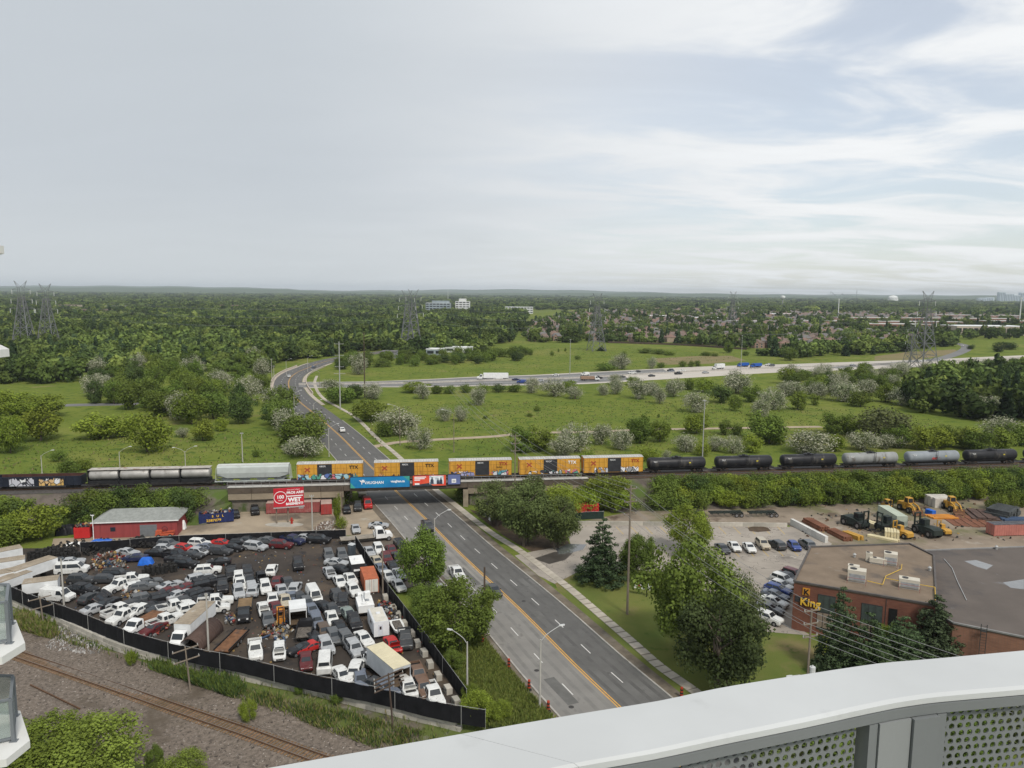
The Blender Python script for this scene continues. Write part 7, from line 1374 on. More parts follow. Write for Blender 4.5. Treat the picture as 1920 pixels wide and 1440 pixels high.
def trunk_mesh(g_, mat, h=.55, r=.022, limbs=5, multi=1):
    m = MB()
    for t in range(multi):
        ox, oy = (0, 0) if multi == 1 else g_.uniform(-.06, .06, 2); p = Vector((ox, oy, -.02)); n = 4
        for i in range(n):
            q = Vector((ox+g_.normal()*.012*(i+1)+ox*2*i/n, oy+g_.normal()*.012*(i+1)+oy*2*i/n, h*(i+1)/n)); m.cyl(p, q, r*(1-i*.2), r*(1-(i+1)*.2), 6); p = q
        for k in range(limbs):
            z = g_.uniform(.3, .95)*h; a = g_.uniform(0, 6.28); L_ = g_.uniform(.14, .27); m.cyl((ox, oy, z), (ox+math.cos(a)*L_, oy+math.sin(a)*L_, z+L_*g_.uniform(.6, 1.2)), r*.42, r*.12, 5)
    return m.mesh('trunk', mat)
def broad(seed, n=2600, size=.028, nc=34, rx=.42, z0=.22, lob=.16, bl=0.0, multi=1, trunk=True):
    g_ = np.random.default_rng(seed); c, r = clumps_broad(g_, nc, rx, z0, 1.0-lob*.5, lob); V, p = leaves(c, r, n, size, g_); mi = None
    if bl: 
        cc = np.array((0, 0, .5)); out = np.linalg.norm((p-cc)/np.array((rx, rx, .5)), axis=1); mi = (g_.random(n) < bl*np.clip(out*1.5-.35, .1, 1)).astype(int)
    pr = Proto()
    if trunk: pr.part('trunk', trunk_mesh(g_, barkm, .6 if not bl else .4, .022, 5, multi))
    pr.part('crown', leaf_mesh('crown', V, [leafm, blossom], mi)); return pr
def conifer(seed, n=3200, size=.02, rx=.26, tiers=13, droop=.3, z0=.06, ragged=.25):
    g_ = np.random.default_rng(seed); c = []; r = []
    for i in range(tiers):
        z = lerp(z0+.05, .97, i/(tiers-1)); R_ = rx*(1-(z-z0)/(1-z0))**.8*g_.uniform(1-ragged, 1+ragged*.4)+.012; k = max(1, int(11*R_/rx))
        for j in range(k):
            a = 2*math.pi*(j+g_.random())/k; L_ = R_*g_.uniform(.75, 1.05)
            for f in (.45, .9): c.append((math.cos(a)*L_*f, math.sin(a)*L_*f, z-droop*L_*f*.6)); r.append(.055*(1.15-z*.55)*g_.uniform(.8, 1.2))
    c, r = np.array(c), np.array(r); V, p = leaves(c, r, n, size, g_, .1, .6); pr = Proto(); m = MB(); m.cyl((0, 0, -.02), (0, 0, .95), .016, .003, 6); pr.part('trunk', m.mesh('trunk', barkd)); pr.part('crown', leaf_mesh('crown', V, [needle])); return pr
BRO = [broad(100+i, 3200, .027, 40, .42+.04*(i % 3), .04) for i in range(5)]
BLO = [broad(200+i, 4200, .023, 34, .55, .04, .19, bl=.75, multi=3) for i in range(4)]
BUSH = [broad(300+i, 1900, .042, 26, .62, .04, .24, multi=2) for i in range(4)]
CON = [conifer(400+i) for i in range(3)]
G1, G2, G3, G4, G5 = (.115, .160, .032), (.180, .228, .033), (.066, .099, .029), (.150, .195, .034), (.12, .142, .060)
TINT = dict(g=G1, y=G2, d=G3, l=G4, w=G5, b=(.15, .18, .085), c=(.05, .08, .032))
DESC = dict(g='leafy green tree', y='bright yellow-green tree', d='dark green tree', l='fresh green tree', w='grey-green willow-like tree', b='bush covered in pale blossom', c='dark conifer', s='green bush')
NT = 0
def tree(px, py, wpx, hpx, k, where, group, z=0.0, hi=None, rz=None, zc=None, desc=None):
    """a tree whose foot stands at a pixel, with its width and height in pixels there"""
    global NT
    p = P(px, py, z); s = m_per_px(p); w_, h_ = wpx*s, hpx*s/math.cos(R(12)); NT += 1
    pr = hi or (BLO if k == 'b' else CON if k == 'c' else BUSH if (h_ < 5 or k == 's') else BRO)[NT % (4 if k in 'bs' or h_ < 5 else 3 if k == 'c' else 5)]
    nat = {'b': 1.1, 's': 1.24, 'c': .5}.get(k, 1.24 if (h_ < 5) else .9); c = TINT['g' if k == 's' else k]; j0 = random.uniform(.8, 1.2); j = [j0*random.uniform(.955, 1.045) for _ in range(3)]
    nm = 'bush' if (k == 's' or (h_ < 5 and k != 'c' and k != 'b')) else 'blossom_bush' if k == 'b' else 'conifer_tree' if k == 'c' else 'tree'
    sz_ = 'tall ' if h_ > 11.5 else 'low ' if h_ < 3.8 else 'mid-sized ' if h_ < 8 else ''
    d_ = desc or sz_+(DESC[k].replace('tree', 'bush') if nm == 'bush' else DESC[k])
    zz = z if zc is None else zc
    return pr.spawn(nm, (p.x, p.y, zz-.05), random.random()*6.28 if rz is None else rz, f'{d_} {where}', 'bush' if 'bush' in nm else 'tree', group, tuple(a*b for a, b in zip(c, j)), scale=(w_/nat, w_/nat, h_))
gm = 'trees and bushes in the meadow beyond the train'; wm = 'in the meadow beyond the train'; we = 'along the near edge of the highway'; wt_ = 'directly behind the train'
MEAD = [(793, 748, 35, 32, 'b', we), (780, 736, 50, 24, 'y', we), (820, 738, 30, 18, 'g', we), (897, 760, 36, 38, 'b', wm), (843, 738, 25, 16, 'g', we), (873, 736, 25, 17, 'g', we), (905, 736, 28, 16, 'g', we), (935, 735, 28, 15, 'd', we), (965, 735, 28, 15, 'g', we), (997, 737, 32, 34, 'b', we), (1040, 743, 50, 34, 'b', we), (1067, 735, 30, 26, 'l', we), (1078, 748, 36, 28, 'b', we), (833, 789, 32, 30, 'b', wm), (865, 790, 30, 30, 'b', wm),
        (748, 815, 82, 52, 'b', wm), (693, 790, 64, 48, 'l', wm), (723, 818, 42, 32, 'g', wm), (790, 842, 48, 42, 'b', wm), (697, 748, 45, 32, 'b', we), (622, 735, 46, 27, 'b', we), (637, 756, 60, 36, 'g', we), (664, 748, 42, 32, 'd', we), (672, 702, 40, 42, 'b', 'beyond the tall power pole'), (1007, 770, 15, 9, 's', wm), (993, 781, 11, 7, 's', wm), (910, 785, 9, 7, 's', wm), (1235, 783, 6, 7, 's', wm),
        (975, 848, 60, 52, 'g', wt_), (1012, 846, 60, 50, 'l', wt_), (1080, 847, 62, 54, 'b', wt_), (1058, 855, 55, 42, 'b', wt_), (1127, 833, 48, 44, 'b', wt_), (1165, 843, 44, 46, 'b', wt_), (1200, 831, 54, 60, 'g', wt_), (1237, 828, 48, 44, 'l', wt_), (1305, 812, 50, 42, 'y', wm), (1287, 847, 48, 38, 'b', wt_), (1317, 854, 30, 26, 'y', wt_), (1340, 845, 36, 30, 'b', wt_), (1360, 815, 30, 30, 'g', wm), (1382, 815, 22, 22, 'g', wm), (1375, 850, 42, 34, 'b', wt_), (1408, 848, 46, 36, 'y', wt_), (1435, 825, 74, 58, 'g', wm),
        (1132, 741, 24, 24, 'b', wm), (1155, 739, 32, 30, 'b', wm), (1197, 748, 44, 40, 'b', wm), (1237, 757, 28, 36, 'b', wm), (1222, 741, 34, 30, 'b', wm), (1262, 744, 38, 36, 'b', wm), (1318, 735, 40, 30, 'y', wm), (1290, 730, 32, 24, 'g', wm), (1305, 773, 52, 44, 'b', wm), (1384, 738, 62, 44, 'b', wm), (1350, 755, 48, 36, 'd', wm), (1377, 770, 26, 34, 'l', wm), (1428, 782, 38, 38, 'b', wm), (1452, 768, 52, 42, 'b', wm), (1408, 754, 42, 36, 'g', wm), (1187, 722, 26, 18, 'l', we), (1152, 722, 28, 24, 'b', we),
        (1496, 768, 40, 42, 'l', wm), (1527, 760, 22, 24, 'l', wm), (1532, 748, 42, 36, 'b', wm), (1582, 753, 58, 42, 'b', wm), (1612, 762, 44, 34, 'g', wm), (1660, 754, 50, 40, 'l', wm), (1691, 760, 52, 38, 'b', wm), (1722, 765, 44, 30, 'b', wm), (1856, 782, 50, 40, 'b', 'before the dark eastern wood'), (1655, 828, 100, 72, 'w', wm), (1442, 832, 76, 58, 'g', wm), (1515, 850, 94, 48, 'b', wt_), (1616, 844, 60, 36, 'b', wt_), (1660, 842, 36, 30, 'b', wt_), (1685, 840, 36, 30, 'b', wt_), (1871, 826, 72, 52, 'b', wt_), (1560, 814, 48, 44, 'g', wm), (1592, 815, 50, 42, 'l', wm), (1565, 846, 40, 34, 'y', wt_), (1100, 866, 30, 22, 'y', wt_), (1215, 862, 50, 22, 'y', wt_), (1250, 864, 16, 22, 'b', wt_)]
for x in range(1690, 1960, 30): MEAD.append((x+random.uniform(-8, 8), 843+random.uniform(-12, 4), 58, 46, random.choice('yylg'), wt_))
for q in MEAD: tree(*q[:5], q[5], gm)
def fill(poly, n, kinds, wr, hr, where, group, z=0.0, mind=7.0, zf=None):
    """random trees inside a pixel polygon, kept apart by a distance in metres"""
    P_ = np.array(poly, float); pts = []; tr_ = 0
    while len(pts) < n and tr_ < n*60:
        tr_ += 1; x, y = random.uniform(*(P_[:, 0].min(), P_[:, 0].max())), random.uniform(*(P_[:, 1].min(), P_[:, 1].max()))
        if not bool(inpoly(P_, np.array([x]), np.array([y]))[0]): continue
        p = P(x, y, z)
        if any((p.x-q[0])**2+(p.y-q[1])**2 < mind*mind for q in pts): continue
        if dist_to(road, np.array([p.x]), np.array([p.y]))[0] < 11.5: continue
        pts.append((p.x, p.y)); s = m_per_px(p); zc = zf(p.x, p.y) if zf else None; tree(x, y, random.uniform(*wr)/s, random.uniform(*hr)/s, random.choice(kinds), where, group, z if zc is None else z, zc=zc)
fill([(1450, 745), (1450, 715), (1560, 705), (1700, 702), (1850, 690), (1940, 690), (1940, 700), (1800, 730), (1650, 745)], 60, 'gglbbbd', (8, 13), (7, 11), 'in the thicket along the highway', 'thicket along the highway', mind=9)
fill([(160, 715), (300, 690), (500, 690), (530, 740), (575, 790), (600, 845), (560, 848), (500, 800), (330, 795), (165, 765)], 75, 'gggdlgb', (9, 14), (9, 15), 'in the wood west of the road', 'trees of the western wood', mind=8)
for q in ((20, 778, 74, 52), (83, 782, 80, 50), (77, 826, 84, 66), (20, 850, 60, 82), (-30, 800, 80, 70), (45, 800, 70, 55)): tree(*q, 'y', 'in the bright clump at the western meadow', 'bright trees of the western meadow')
for q in ((187, 822, 84, 50, 'y'), (232, 818, 62, 44, 'y'), (277, 848, 78, 84, 'y'), (380, 826, 54, 48, 'y'), (413, 808, 32, 28, 'y'), (343, 820, 26, 20, 'b'), (573, 856, 80, 44, 'b'), (545, 850, 36, 24, 'b'), (558, 838, 84, 66, 'g'), (110, 865, 30, 20, 's'), (480, 857, 14, 14, 's'), (130, 885, 36, 26, 'g'), (160, 880, 30, 22, 'l')): tree(*q[:5], 'at the edge of the western meadow', 'trees of the western meadow')
# field beyond the highway
for q in ((1035, 667, 9, 9), (1047, 660, 4, 7), (1060, 659, 4, 7), (995, 666, 8, 8), (1165, 692, 34, 30, 'b'), (1150, 692, 24, 20, 'b'), (1135, 694, 40, 15), (1222, 691, 20, 22, 'b'), (1240, 690, 16, 10), (1280, 688, 16, 12), (1296, 688, 14, 12), (1308, 687, 12, 12), (1170, 673, 14, 14), (1128, 658, 20, 9, 'c'), (1083, 674, 12, 8), (1210, 662, 30, 9), (1235, 664, 30, 9), (1255, 666, 24, 7), (1323, 667, 18, 8), (1340, 668, 14, 7), (1365, 662, 22, 24, 'g'), (1398, 667, 14, 9), (1345, 690, 10, 8), (1480, 676, 32, 26, 'g'), (1470, 662, 22, 20, 'd'), (1605, 664, 18, 8, 'b'), (1870, 660, 26, 14, 'd'), (1820, 655, 14, 9, 'd'), (1900, 690, 30, 20, 'd'), (1885, 655, 40, 16, 'd')): tree(q[0], q[1], q[2], q[3], q[4] if len(q) > 4 else 's', 'in the field beyond the highway', 'bushes in the field beyond the highway')
fill([(640, 694), (610, 684), (700, 672), (760, 672), (990, 664), (985, 676), (900, 684), (760, 690)], 45, 'gdgs', (8, 13), (6, 10), 'around the low sheds beyond the highway', 'trees around the far sheds', mind=9)
# embankment shrubs (both sides of the bridge, camera side)
def bank_z(x, y):
    d = main_y(x)-y; return float(np.clip(np.interp(d, [4.6, 9.5, 15], [5.35, 2.6, 0]), 0, 5.3)) if not (WX0 < x < WX1 and d > 4.6) else 0.0
def bank_fill(xa, xb, n, kinds, where, group, wr, hr, dr=(6.5, 15), mind=2.6):
    pts = []; t_ = 0
    while len(pts) < n and t_ < n*80:
        t_ += 1; x = random.uniform(xa, xb); d = random.uniform(*dr); y = main_y(x)-d
        if any((x-q[0])**2+(y-q[1])**2 < mind**2 for q in pts): continue
        pts.append((x, y)); zb = bank_z(x, y); p = Vector((x, y, zb)); v = p-Vector((0, 0, CAM_H)); sx, sy = 960+FPX*v.dot(C_RIGHT)/v.dot(C_FWD), 720-FPX*v.dot(C_UP)/v.dot(C_FWD); s = m_per_px(p)
        top = max(2.2, min(random.uniform(*hr), 6.6-zb if d < 10 else 9)); tree(sx, sy, random.uniform(*wr)/s, top/s, random.choice(kinds), where, group, z=zb)
xr = lambda px: P(px, 885, 6).x
bank_fill(xr(1215), xr(1990), 125, 'ggglyd', 'on the railway bank above the gravel yard', 'bushes on the eastern railway bank', (4.5, 7), (3.5, 6))
bank_fill(xr(1085), xr(1150), 10, 'gly', 'on the railway bank at the end of the bridge', 'bushes at the bridge end', (4.5, 7), (4, 7))
bank_fill(xr(255), xr(425), 26, 'gdg', 'on the railway bank behind the red workshop', 'bushes on the western railway bank', (5.5, 8), (5, 8)); bank_fill(xr(-60), xr(165), 16, 'gdy', 'on the railway bank below the gondola cars', 'bushes below the gondola cars', (5, 7), (4, 6.5), (9, 16), 3.5)
wr_ = 'behind the scrapyard near the red dumpster'
for q in ((75, 1010, 84, 75, 'y'), (20, 1020, 70, 60, 'l'), (30, 985, 80, 60, 'g'), (-20, 1000, 70, 70, 'g'), (110, 985, 60, 45, 'g'), (130, 968, 60, 50, 'd'), (60, 965, 70, 50, 'd'), (220, 962, 70, 40, 'g'), (265, 957, 80, 45, 'd'), (175, 965, 50, 36, 'g'), (345, 972, 60, 62, 'g'), (380, 962, 60, 55, 'g'), (415, 948, 60, 55, 'd')): tree(*q[:5], wr_ if q[0] < 150 else 'between the workshop and the railway bank', 'trees behind the scrapyard')
for q in ((612, 940, 36, 22, 'y'), (640, 946, 40, 34, 'g'), (590, 932, 30, 18, 'l'), (470, 940, 30, 22, 'g'), (500, 945, 26, 22, 'g'), (633, 980, 18, 60, 'y'), (640, 992, 22, 22, 'y'), (455, 935, 44, 40, 'g'), (540, 935, 40, 20, 'g'), (570, 938, 36, 22, 'd'), (520, 946, 20, 14, 'd')): tree(*q[:5], 'against the bridge wall by the red containers', 'bushes below the bridge')
for q in ((870, 940, 34, 30, 'g'), (880, 928, 40, 30, 'd'), (905, 922, 50, 20, 'g'), (940, 912, 30, 20, 'g'), (1095, 935, 60, 50, 'g'), (1120, 940, 50, 45, 'l'), (1075, 915, 40, 30, 'g'), (1160, 950, 50, 18, 's'), (1190, 952, 50, 14, 's')): tree(*q[:5], 'below the eastern end of the bridge', 'bushes below the bridge')
# ------------------------------------------------------------------ near trees, finer leaves
HB = [broad(501, 15000, .0135, 80, .44, .10, .105), broad(502, 15000, .0135, 90, .46, .06, .10), broad(503, 13000, .015, 70, .5, .05, .12)]
HP = [broad(511, 15000, .0145, 80, .5, .08, .11, multi=3), conifer(512, 13000, .0115, .33, 17, .45), conifer(513, 13000, .0115, .30, 18, .4)]
def near(px, py, w_, h_, k, lab, hi, z=0.0, desc=None):
    t = tree(px, py, w_, h_, k, '', None, z, hi, zc=float(ground_z(P(px, py, z).x, P(px, py, z).y))); t['label'] = lab; t.name = 'conifer_tree' if k == 'c' else 'tree'
    if 'group' in t: del t['group']
    return t
near(795, 1114, 118, 134, 'g', 'round green tree at the roadside beside the scrapyard fence', HB[0]); near(862, 1212, 150, 138, 'g', 'broad green tree between the scrapyard fence and the dark wooden pole', HB[1]); near(810, 1172, 86, 84, 'g', 'smaller green tree filling the gap in front of the roadside tree', HB[2]); near(905, 1165, 46, 62, 'l', 'slim green tree wrapped around the dark wooden pole', HB[0])
near(830, 1215, 60, 44, 'l', 'green bush along the scrapyard fence', HB[2]); near(850, 1255, 56, 40, 'g', 'dark green bush beside the fence corner', HB[2])
near(1292, 1228, 192, 250, 'g', 'large spreading maple on the lawn beside the sidewalk', HB[1]); near(1292, 1040, 88, 95, 'y', 'olive-green locust tree at the edge of the parking lot', HB[2]); near(1195, 1090, 84, 100, 'g', 'round-topped green tree behind the tall utility pole', HB[0]); near(1382, 1215, 90, 150, 'w', 'thin brownish tree behind the big dark pine', HB[2])
TINT['c'] = (.06, .092, .04); near(1128, 1090, 86, 122, 'c', 'dark spruce on the lawn corner by the driveway', HP[1]); TINT['d'] = (.062, .082, .03); near(1350, 1300, 182, 205, 'd', 'big rounded dark pine on the lawn beside the sidewalk', HP[0])
TINT['d'] = (.105, .128, .045)
for x, y, w_, h_, l in ((930, 985, 90, 88, 'dark pine at the sidewalk end of the pine group'), (985, 1022, 110, 128, 'brownish pine in the middle of the pine group'), (1042, 1028, 96, 105, 'dark pine beside the puddle'), (995, 960, 60, 75, 'narrow pine top rising behind the pine group')): near(x, y, w_, h_, 'd', l, HP[0])
near(1052, 975, 84, 70, 'y', 'bright yellow-green tree behind the pine group', HB[2]); TINT['c'] = (.075, .105, .05)
for x, y, w_, h_, k, l, hi in ((1572, 1265, 96, 170, 'c', 'sparse spruce before the lettered wall', HP[2]), (1625, 1285, 120, 140, 'c', 'brownish spruce before the brick wall', HP[1]), (1690, 1250, 100, 100, 'c', 'small blue-green spruce beside the brick wall', HP[1]), (1748, 1240, 112, 130, 'c', 'dense dark spruce at the corner of the annex', HP[2]), (1660, 1230, 60, 70, 'l', 'light green tree between the spruces', HB[0])): near(x, y, w_, h_, k, l, hi)
for x, y, w_, h_, k, l, hi in ((92, 1440, 160, 112, 'l', 'leafy green tree beside the lower railway', HB[1]), (175, 1490, 190, 140, 'l', 'broad green tree below the balconies', HB[2]), (60, 1520, 200, 150, 'l', 'green tree rising under the lower balcony', HB[0]), (340, 1475, 110, 72, 'l', 'low green tree at the ballast edge', HB[2]), (292, 1450, 60, 60, 'g', 'dark green sapling at the ballast edge', HB[0]), (25, 1490, 120, 120, 'g', 'dark green tree beside the building', HB[1])): near(x, y, w_, h_, k, l, hi, -2.5)
for x, y, w_, h_, k, l in ((465, 1350, 42, 48, 'y', 'small round yellow-green bush beside the lower track'), (246, 1256, 24, 32, 'y', 'tiny yellow-green bush on the slope below the wall'), (562, 1312, 24, 24, 'g', 'small dark bush at the foot of the block wall'), (632, 1330, 30, 26, 'g', 'leafy bush at the foot of the block wall'), (898, 1345, 84, 66, 'y', 'yellow-green bush outside the fence corner'), (935, 1352, 60, 44, 'y', 'yellow-green bush close to the balcony rail'), (882, 1318, 40, 40, 'l', 'light bush overhanging the fence corner')): near(x, y, w_, h_, k, l, HB[2], 0 if x > 840 else -2.0)
for x, y, w_, h_, k, l in ((1800, 1440, 150, 130, 'g', 'green tree below the balcony in front of the annex'), (1905, 1400, 150, 120, 'd', 'dark green tree below the balcony at the annex wall'), (1690, 1450, 130, 110, 'd', 'dark green tree below the balcony beside the spruces'), (1560, 1450, 140, 100, 'g', 'green tree hidden below the balcony guard by the lawn'), (1440, 1430, 120, 90, 'd', 'low dark tree below the balcony guard by the sidewalk')): near(x, y, w_, h_, k, l, HB[2])
# hedge columns at the east end of the equipment yard
for i in range(6): tree(1858+i*19, 955-i*1.2, 22, 30, 'l', 'clipped into a column in the hedge east of the equipment yard', 'hedge columns', desc='green shrub')
# ------------------------------------------------------------------ weeds and tall grass near the camera (uncountable)
def blades(name, pts, n, hr, cols, label, z=-1.9, clump=1.0, wd=.085):
    poly = [tuple(p[:2]) for p in PX(pts, z)]; A = np.array(poly); g_ = np.random.default_rng(len(name)+n); X = g_.uniform(A[:, 0].min(), A[:, 0].max(), n*6); Y = g_.uniform(A[:, 1].min(), A[:, 1].max(), n*6); k = inpoly(poly, X, Y); X, Y = X[k], Y[k]
    dens = np.sin(X*.9+np.sin(Y*.7)*2)*np.sin(Y*1.1+X*.3)+g_.normal(size=X.shape)*.45; k = (dens > (clump-1)) & (dist_to(trk, X, Y) > 4.6) & (dist_to(track2, X, Y) > 2.6) & ((dist_to(wall[::2], X, Y) > 2.4) | (g_.random(X.shape) < .06)); X, Y = X[k][:n], Y[k][:n]; m_ = len(X); Z = ground_z(X, Y); h = g_.uniform(*hr, m_); a = g_.uniform(0, 6.28, m_); w_ = h*wd; lx = g_.normal(size=m_)*h*.3; ly = g_.normal(size=m_)*h*.3
    p = np.stack((X, Y, Z-.05), 1); s = np.stack((np.cos(a)*w_, np.sin(a)*w_, 0*a), 1); t = np.stack((lx, ly, h), 1); mid = t*.55
    V = np.stack((p-s*.5, p+s*.5, p+mid+s, p+t), 1); V2 = np.stack((p-s*.5, p+mid+s, p+t, p+mid-s), 1).reshape(-1, 3); ob(name, leaf_mesh(name, V2, cols, g_.integers(0, len(cols), m_)), label=label, kind='stuff')
wc = [M('weed_a', (.12, .165, .034), .85, .3, 2, trans=.25), M('weed_b', (.18, .205, .048), .85, .3, 2, trans=.25), M('weed_c', (.066, .108, .034), .85, .3, 2, trans=.25)]; dry = M('weed_dry', (.22, .19, .09), .9, .3, 2, trans=.2)
blades('weeds', [(25, 1160), (115, 1165), (230, 1215), (300, 1232), (480, 1275), (700, 1325), (880, 1375), (640, 1440), (470, 1365), (330, 1300), (200, 1250), (60, 1210)], 46000, (.3, 1.0), wc+[dry], 'rough green weeds on the slope between the wall and the lower track', -1.8, .75)
blades('weeds', [(225, 1225), (290, 1238), (430, 1265), (460, 1300), (420, 1325), (310, 1300), (260, 1265)], 16000, (.6, 1.5), [wc[0], wc[2], wc[0]], 'dense tall green weeds around the leaning telegraph pole', -1.9, .6); blades('weeds', [(28, 1150), (105, 1160), (110, 1195), (70, 1215), (35, 1205)], 4500, (.6, 1.6), [wc[0], wc[1], dry], 'tall weeds and brown stalks beside the balcony', -1.6, .5)
blades('roadside_grass', [(845, 1240), (905, 1195), (945, 1245), (1010, 1320), (1040, 1350), (880, 1390), (870, 1330)], 28000, (.3, .8), [wc[0], wc[1], wc[1]], 'tall green roadside grass beside the kerb', 0, .3); blades('roadside_grass', [(790, 1120), (850, 1120), (900, 1190), (850, 1240), (830, 1220)], 6000, (.3, .9), wc, 'rank grass under the roadside trees', 0, .4)
tall = 'tufts of taller grass and weeds dotting the meadow '
tuft = [M('tuft_a', (.095, .135, .028), .9, .3, 1, trans=.2), M('tuft_b', (.16, .18, .045), .9, .3, 1, trans=.2), M('tuft_c', (.085, .125, .026), .9, .3, 1, trans=.2), dry]
for pts_, n_, l_ in (([(700, 838), (650, 765), (900, 752), (1300, 752), (1700, 775), (1800, 800), (1500, 835), (1250, 850), (900, 855)], 6500, 'beyond the train'), ([(-20, 900), (0, 840), (300, 800), (560, 815), (600, 880), (400, 900)], 2600, 'west of the road'), ([(640, 704), (700, 676), (1000, 650), (1280, 655), (1400, 668), (1300, 684), (1000, 698), (760, 708)], 3000, 'north of the highway')): blades('meadow_tufts', pts_, n_, (.25, .65), tuft, tall+l_, 0, -4, .5)
# ------------------------------------------------------------------ far woods: one mass of trees, instanced on points
def low_tree(seed, mats, n=480, size=.085, con=False):
    g_ = np.random.default_rng(seed)
    if con:
        z = g_.random(60)*.9+.05; a = g_.random(60)*6.28; c = np.stack((np.cos(a)*.2*(1-z), np.sin(a)*.2*(1-z), z), 1); r = np.full(60, .08)
    else: c, r = clumps_broad(g_, 20, .46, .05, .92, .19)
    V, p = leaves(c, r, n, size, g_); o = bpy.data.objects.new('far_tree_source', leaf_mesh('far_tree', V, mats)); return o
fcol = bpy.data.collections.new('far_tree_sources')
fm = [leaf_mat('far_leaf_a', 1.1, (.104, .144, .036), .3, 4, .2), leaf_mat('far_leaf_b', 1.1, (.078, .113, .034), .3, 4, .2), leaf_mat('far_leaf_c', 1.0, (.14, .178, .044), .3, 4, .2), leaf_mat('far_leaf_d', .8, (.05, .078, .034), .3, 4, .1)]
for i in range(7): fcol.objects.link(low_tree(700+i, [fm[(0, 1, 0, 2, 1, 0, 3)[i]]], con=(i == 6)))
def pxpoly(l): return [tuple(p[:2]) for p in PX(l)]
WOOD = pxpoly([(-300, 556), (990, 557), (985, 600), (960, 640), (900, 655), (760, 668), (690, 668), (610, 672), (575, 672), (520, 683), (505, 696), (150, 700), (130, 718), (-300, 730)])
BELT = pxpoly([(980, 558), (2300, 566), (2300, 592), (1700, 585), (1250, 578), (985, 582)])
SUB = pxpoly([(985, 640), (975, 618), (1060, 590), (1250, 580), (1700, 586), (2250, 592), (2250, 632), (1800, 634), (1640, 650), (1520, 656), (1400, 652), (1280, 643), (1150, 641)])
CLEAR = [pxpoly([(300, 600), (420, 598), (420, 604), (310, 606)]), pxpoly([(600, 585), (720, 584), (720, 588), (600, 589)]), pxpoly([(500, 625), (590, 622), (590, 629), (510, 632)]), pxpoly([(0, 618), (90, 616), (90, 622), (0, 624)]), pxpoly([(380, 698), (470, 696), (475, 706), (400, 712)]), pxpoly([(280, 655), (700, 650), (700, 655), (300, 661)]), pxpoly([(0, 660), (120, 656), (120, 662), (0, 667)])]
COMM = pxpoly([(1560, 622), (1560, 612), (1650, 600), (2300, 600), (2300, 640), (1790, 636)])
pts = []; sc = []
EW = pxpoly([(1690, 772), (1740, 715), (1960, 700), (2000, 800), (1830, 788)]); TB_ = [pxpoly([(1420, 668), (1500, 660), (1640, 656), (1790, 640), (1790, 648), (1660, 664), (1500, 672)]), pxpoly([(985, 642), (1150, 643), (1280, 647), (1420, 657), (1420, 652), (1280, 642), (1150, 638), (985, 636)])]
for d0, d1, sp, sx, sz in ((290, 620, 8.0, 12, 12), (620, 1100, 10.5, 14.5, 13), (1100, 2000, 15, 19, 14), (2000, 4000, 27, 30, 15), (4000, 9000, 60, 62, 17), (9000, 16000, 130, 135, 22)):
    nx_ = int(2*.78*d1/sp); ny_ = int((d1-d0)/sp); X, Y = np.meshgrid((np.arange(nx_)-nx_/2)*sp, d0+np.arange(ny_)*sp); X = X.ravel()+rng.uniform(-.7, .7, X.size)*sp; Y = Y.ravel()+rng.uniform(-.48, .48, Y.size)*sp
    k = np.abs(X) < .76*Y+40; X, Y = X[k], Y[k]; w_ = inpoly(WOOD, X, Y); b_ = inpoly(BELT, X, Y); s_ = inpoly(SUB, X, Y); cm = inpoly(COMM, X, Y); rr = rng.random(X.size); far_ = (Y > 2600)
    thin = np.sin(X/310+2)*np.sin(Y/420+1)+rng.normal(size=X.size)*.3
    keep = (w_ & (rr < .9)) | inpoly(EW, X, Y) | (inpoly(TB_[0], X, Y) & (rr < .8)) | (inpoly(TB_[1], X, Y) & (rr < .5)) | (b_ & (rr < .72)) | (s_ & ~cm & (rr < .37)) | (cm & (rr < .26)) | (far_ & (rr < .9) & ~w_ & ~b_ & ~s_) ; keep &= ~((Y > 800) & (thin > np.where(Y > 1600, .72, .9)))
    for c in CLEAR: keep &= ~inpoly(c, X, Y)
    keep &= dist_to(road[::3], X, Y) > 14; X, Y = X[keep], Y[keep]; n = len(X); pts.append(np.stack((X, Y, np.zeros(n)-.3), 1)); q = rng.uniform(.65, 1.25, n)*np.where(inpoly(SUB, X, Y) & (Y < 2000), .68, 1); sc.append(np.stack((sx*q/.92, sx*q/.92, sz*rng.uniform(.5, 1.4, n)*np.where(Y > 2500, .9, 1)), 1))
pts = np.concatenate(pts); sc = np.concatenate(sc)
me = bpy.data.meshes.new('far_wood_points'); me.vertices.add(len(pts)); me.vertices.foreach_set('co', pts.astype(np.float32).ravel()); a_ = me.attributes.new('tree_scale', 'FLOAT_VECTOR', 'POINT'); a_.data.foreach_set('vector', sc.astype(np.float32).ravel())
me.materials.append(fm[0])
fw = ob('far_woods', me, label='wide green woods stretching to the horizon', kind='stuff')
gn = bpy.data.node_groups.new('scatter_trees', 'GeometryNodeTree'); gn.interface.new_socket('Geometry', in_out='INPUT', socket_type='NodeSocketGeometry'); gn.interface.new_socket('Geometry', in_out='OUTPUT', socket_type='NodeSocketGeometry')
gi, go = gn.nodes.new('NodeGroupInput'), gn.nodes.new('NodeGroupOutput'); ci = gn.nodes.new('GeometryNodeCollectionInfo'); ci.inputs['Collection'].default_value = fcol; ci.inputs['Separate Children'].default_value = True; ci.inputs['Reset Children'].default_value = True
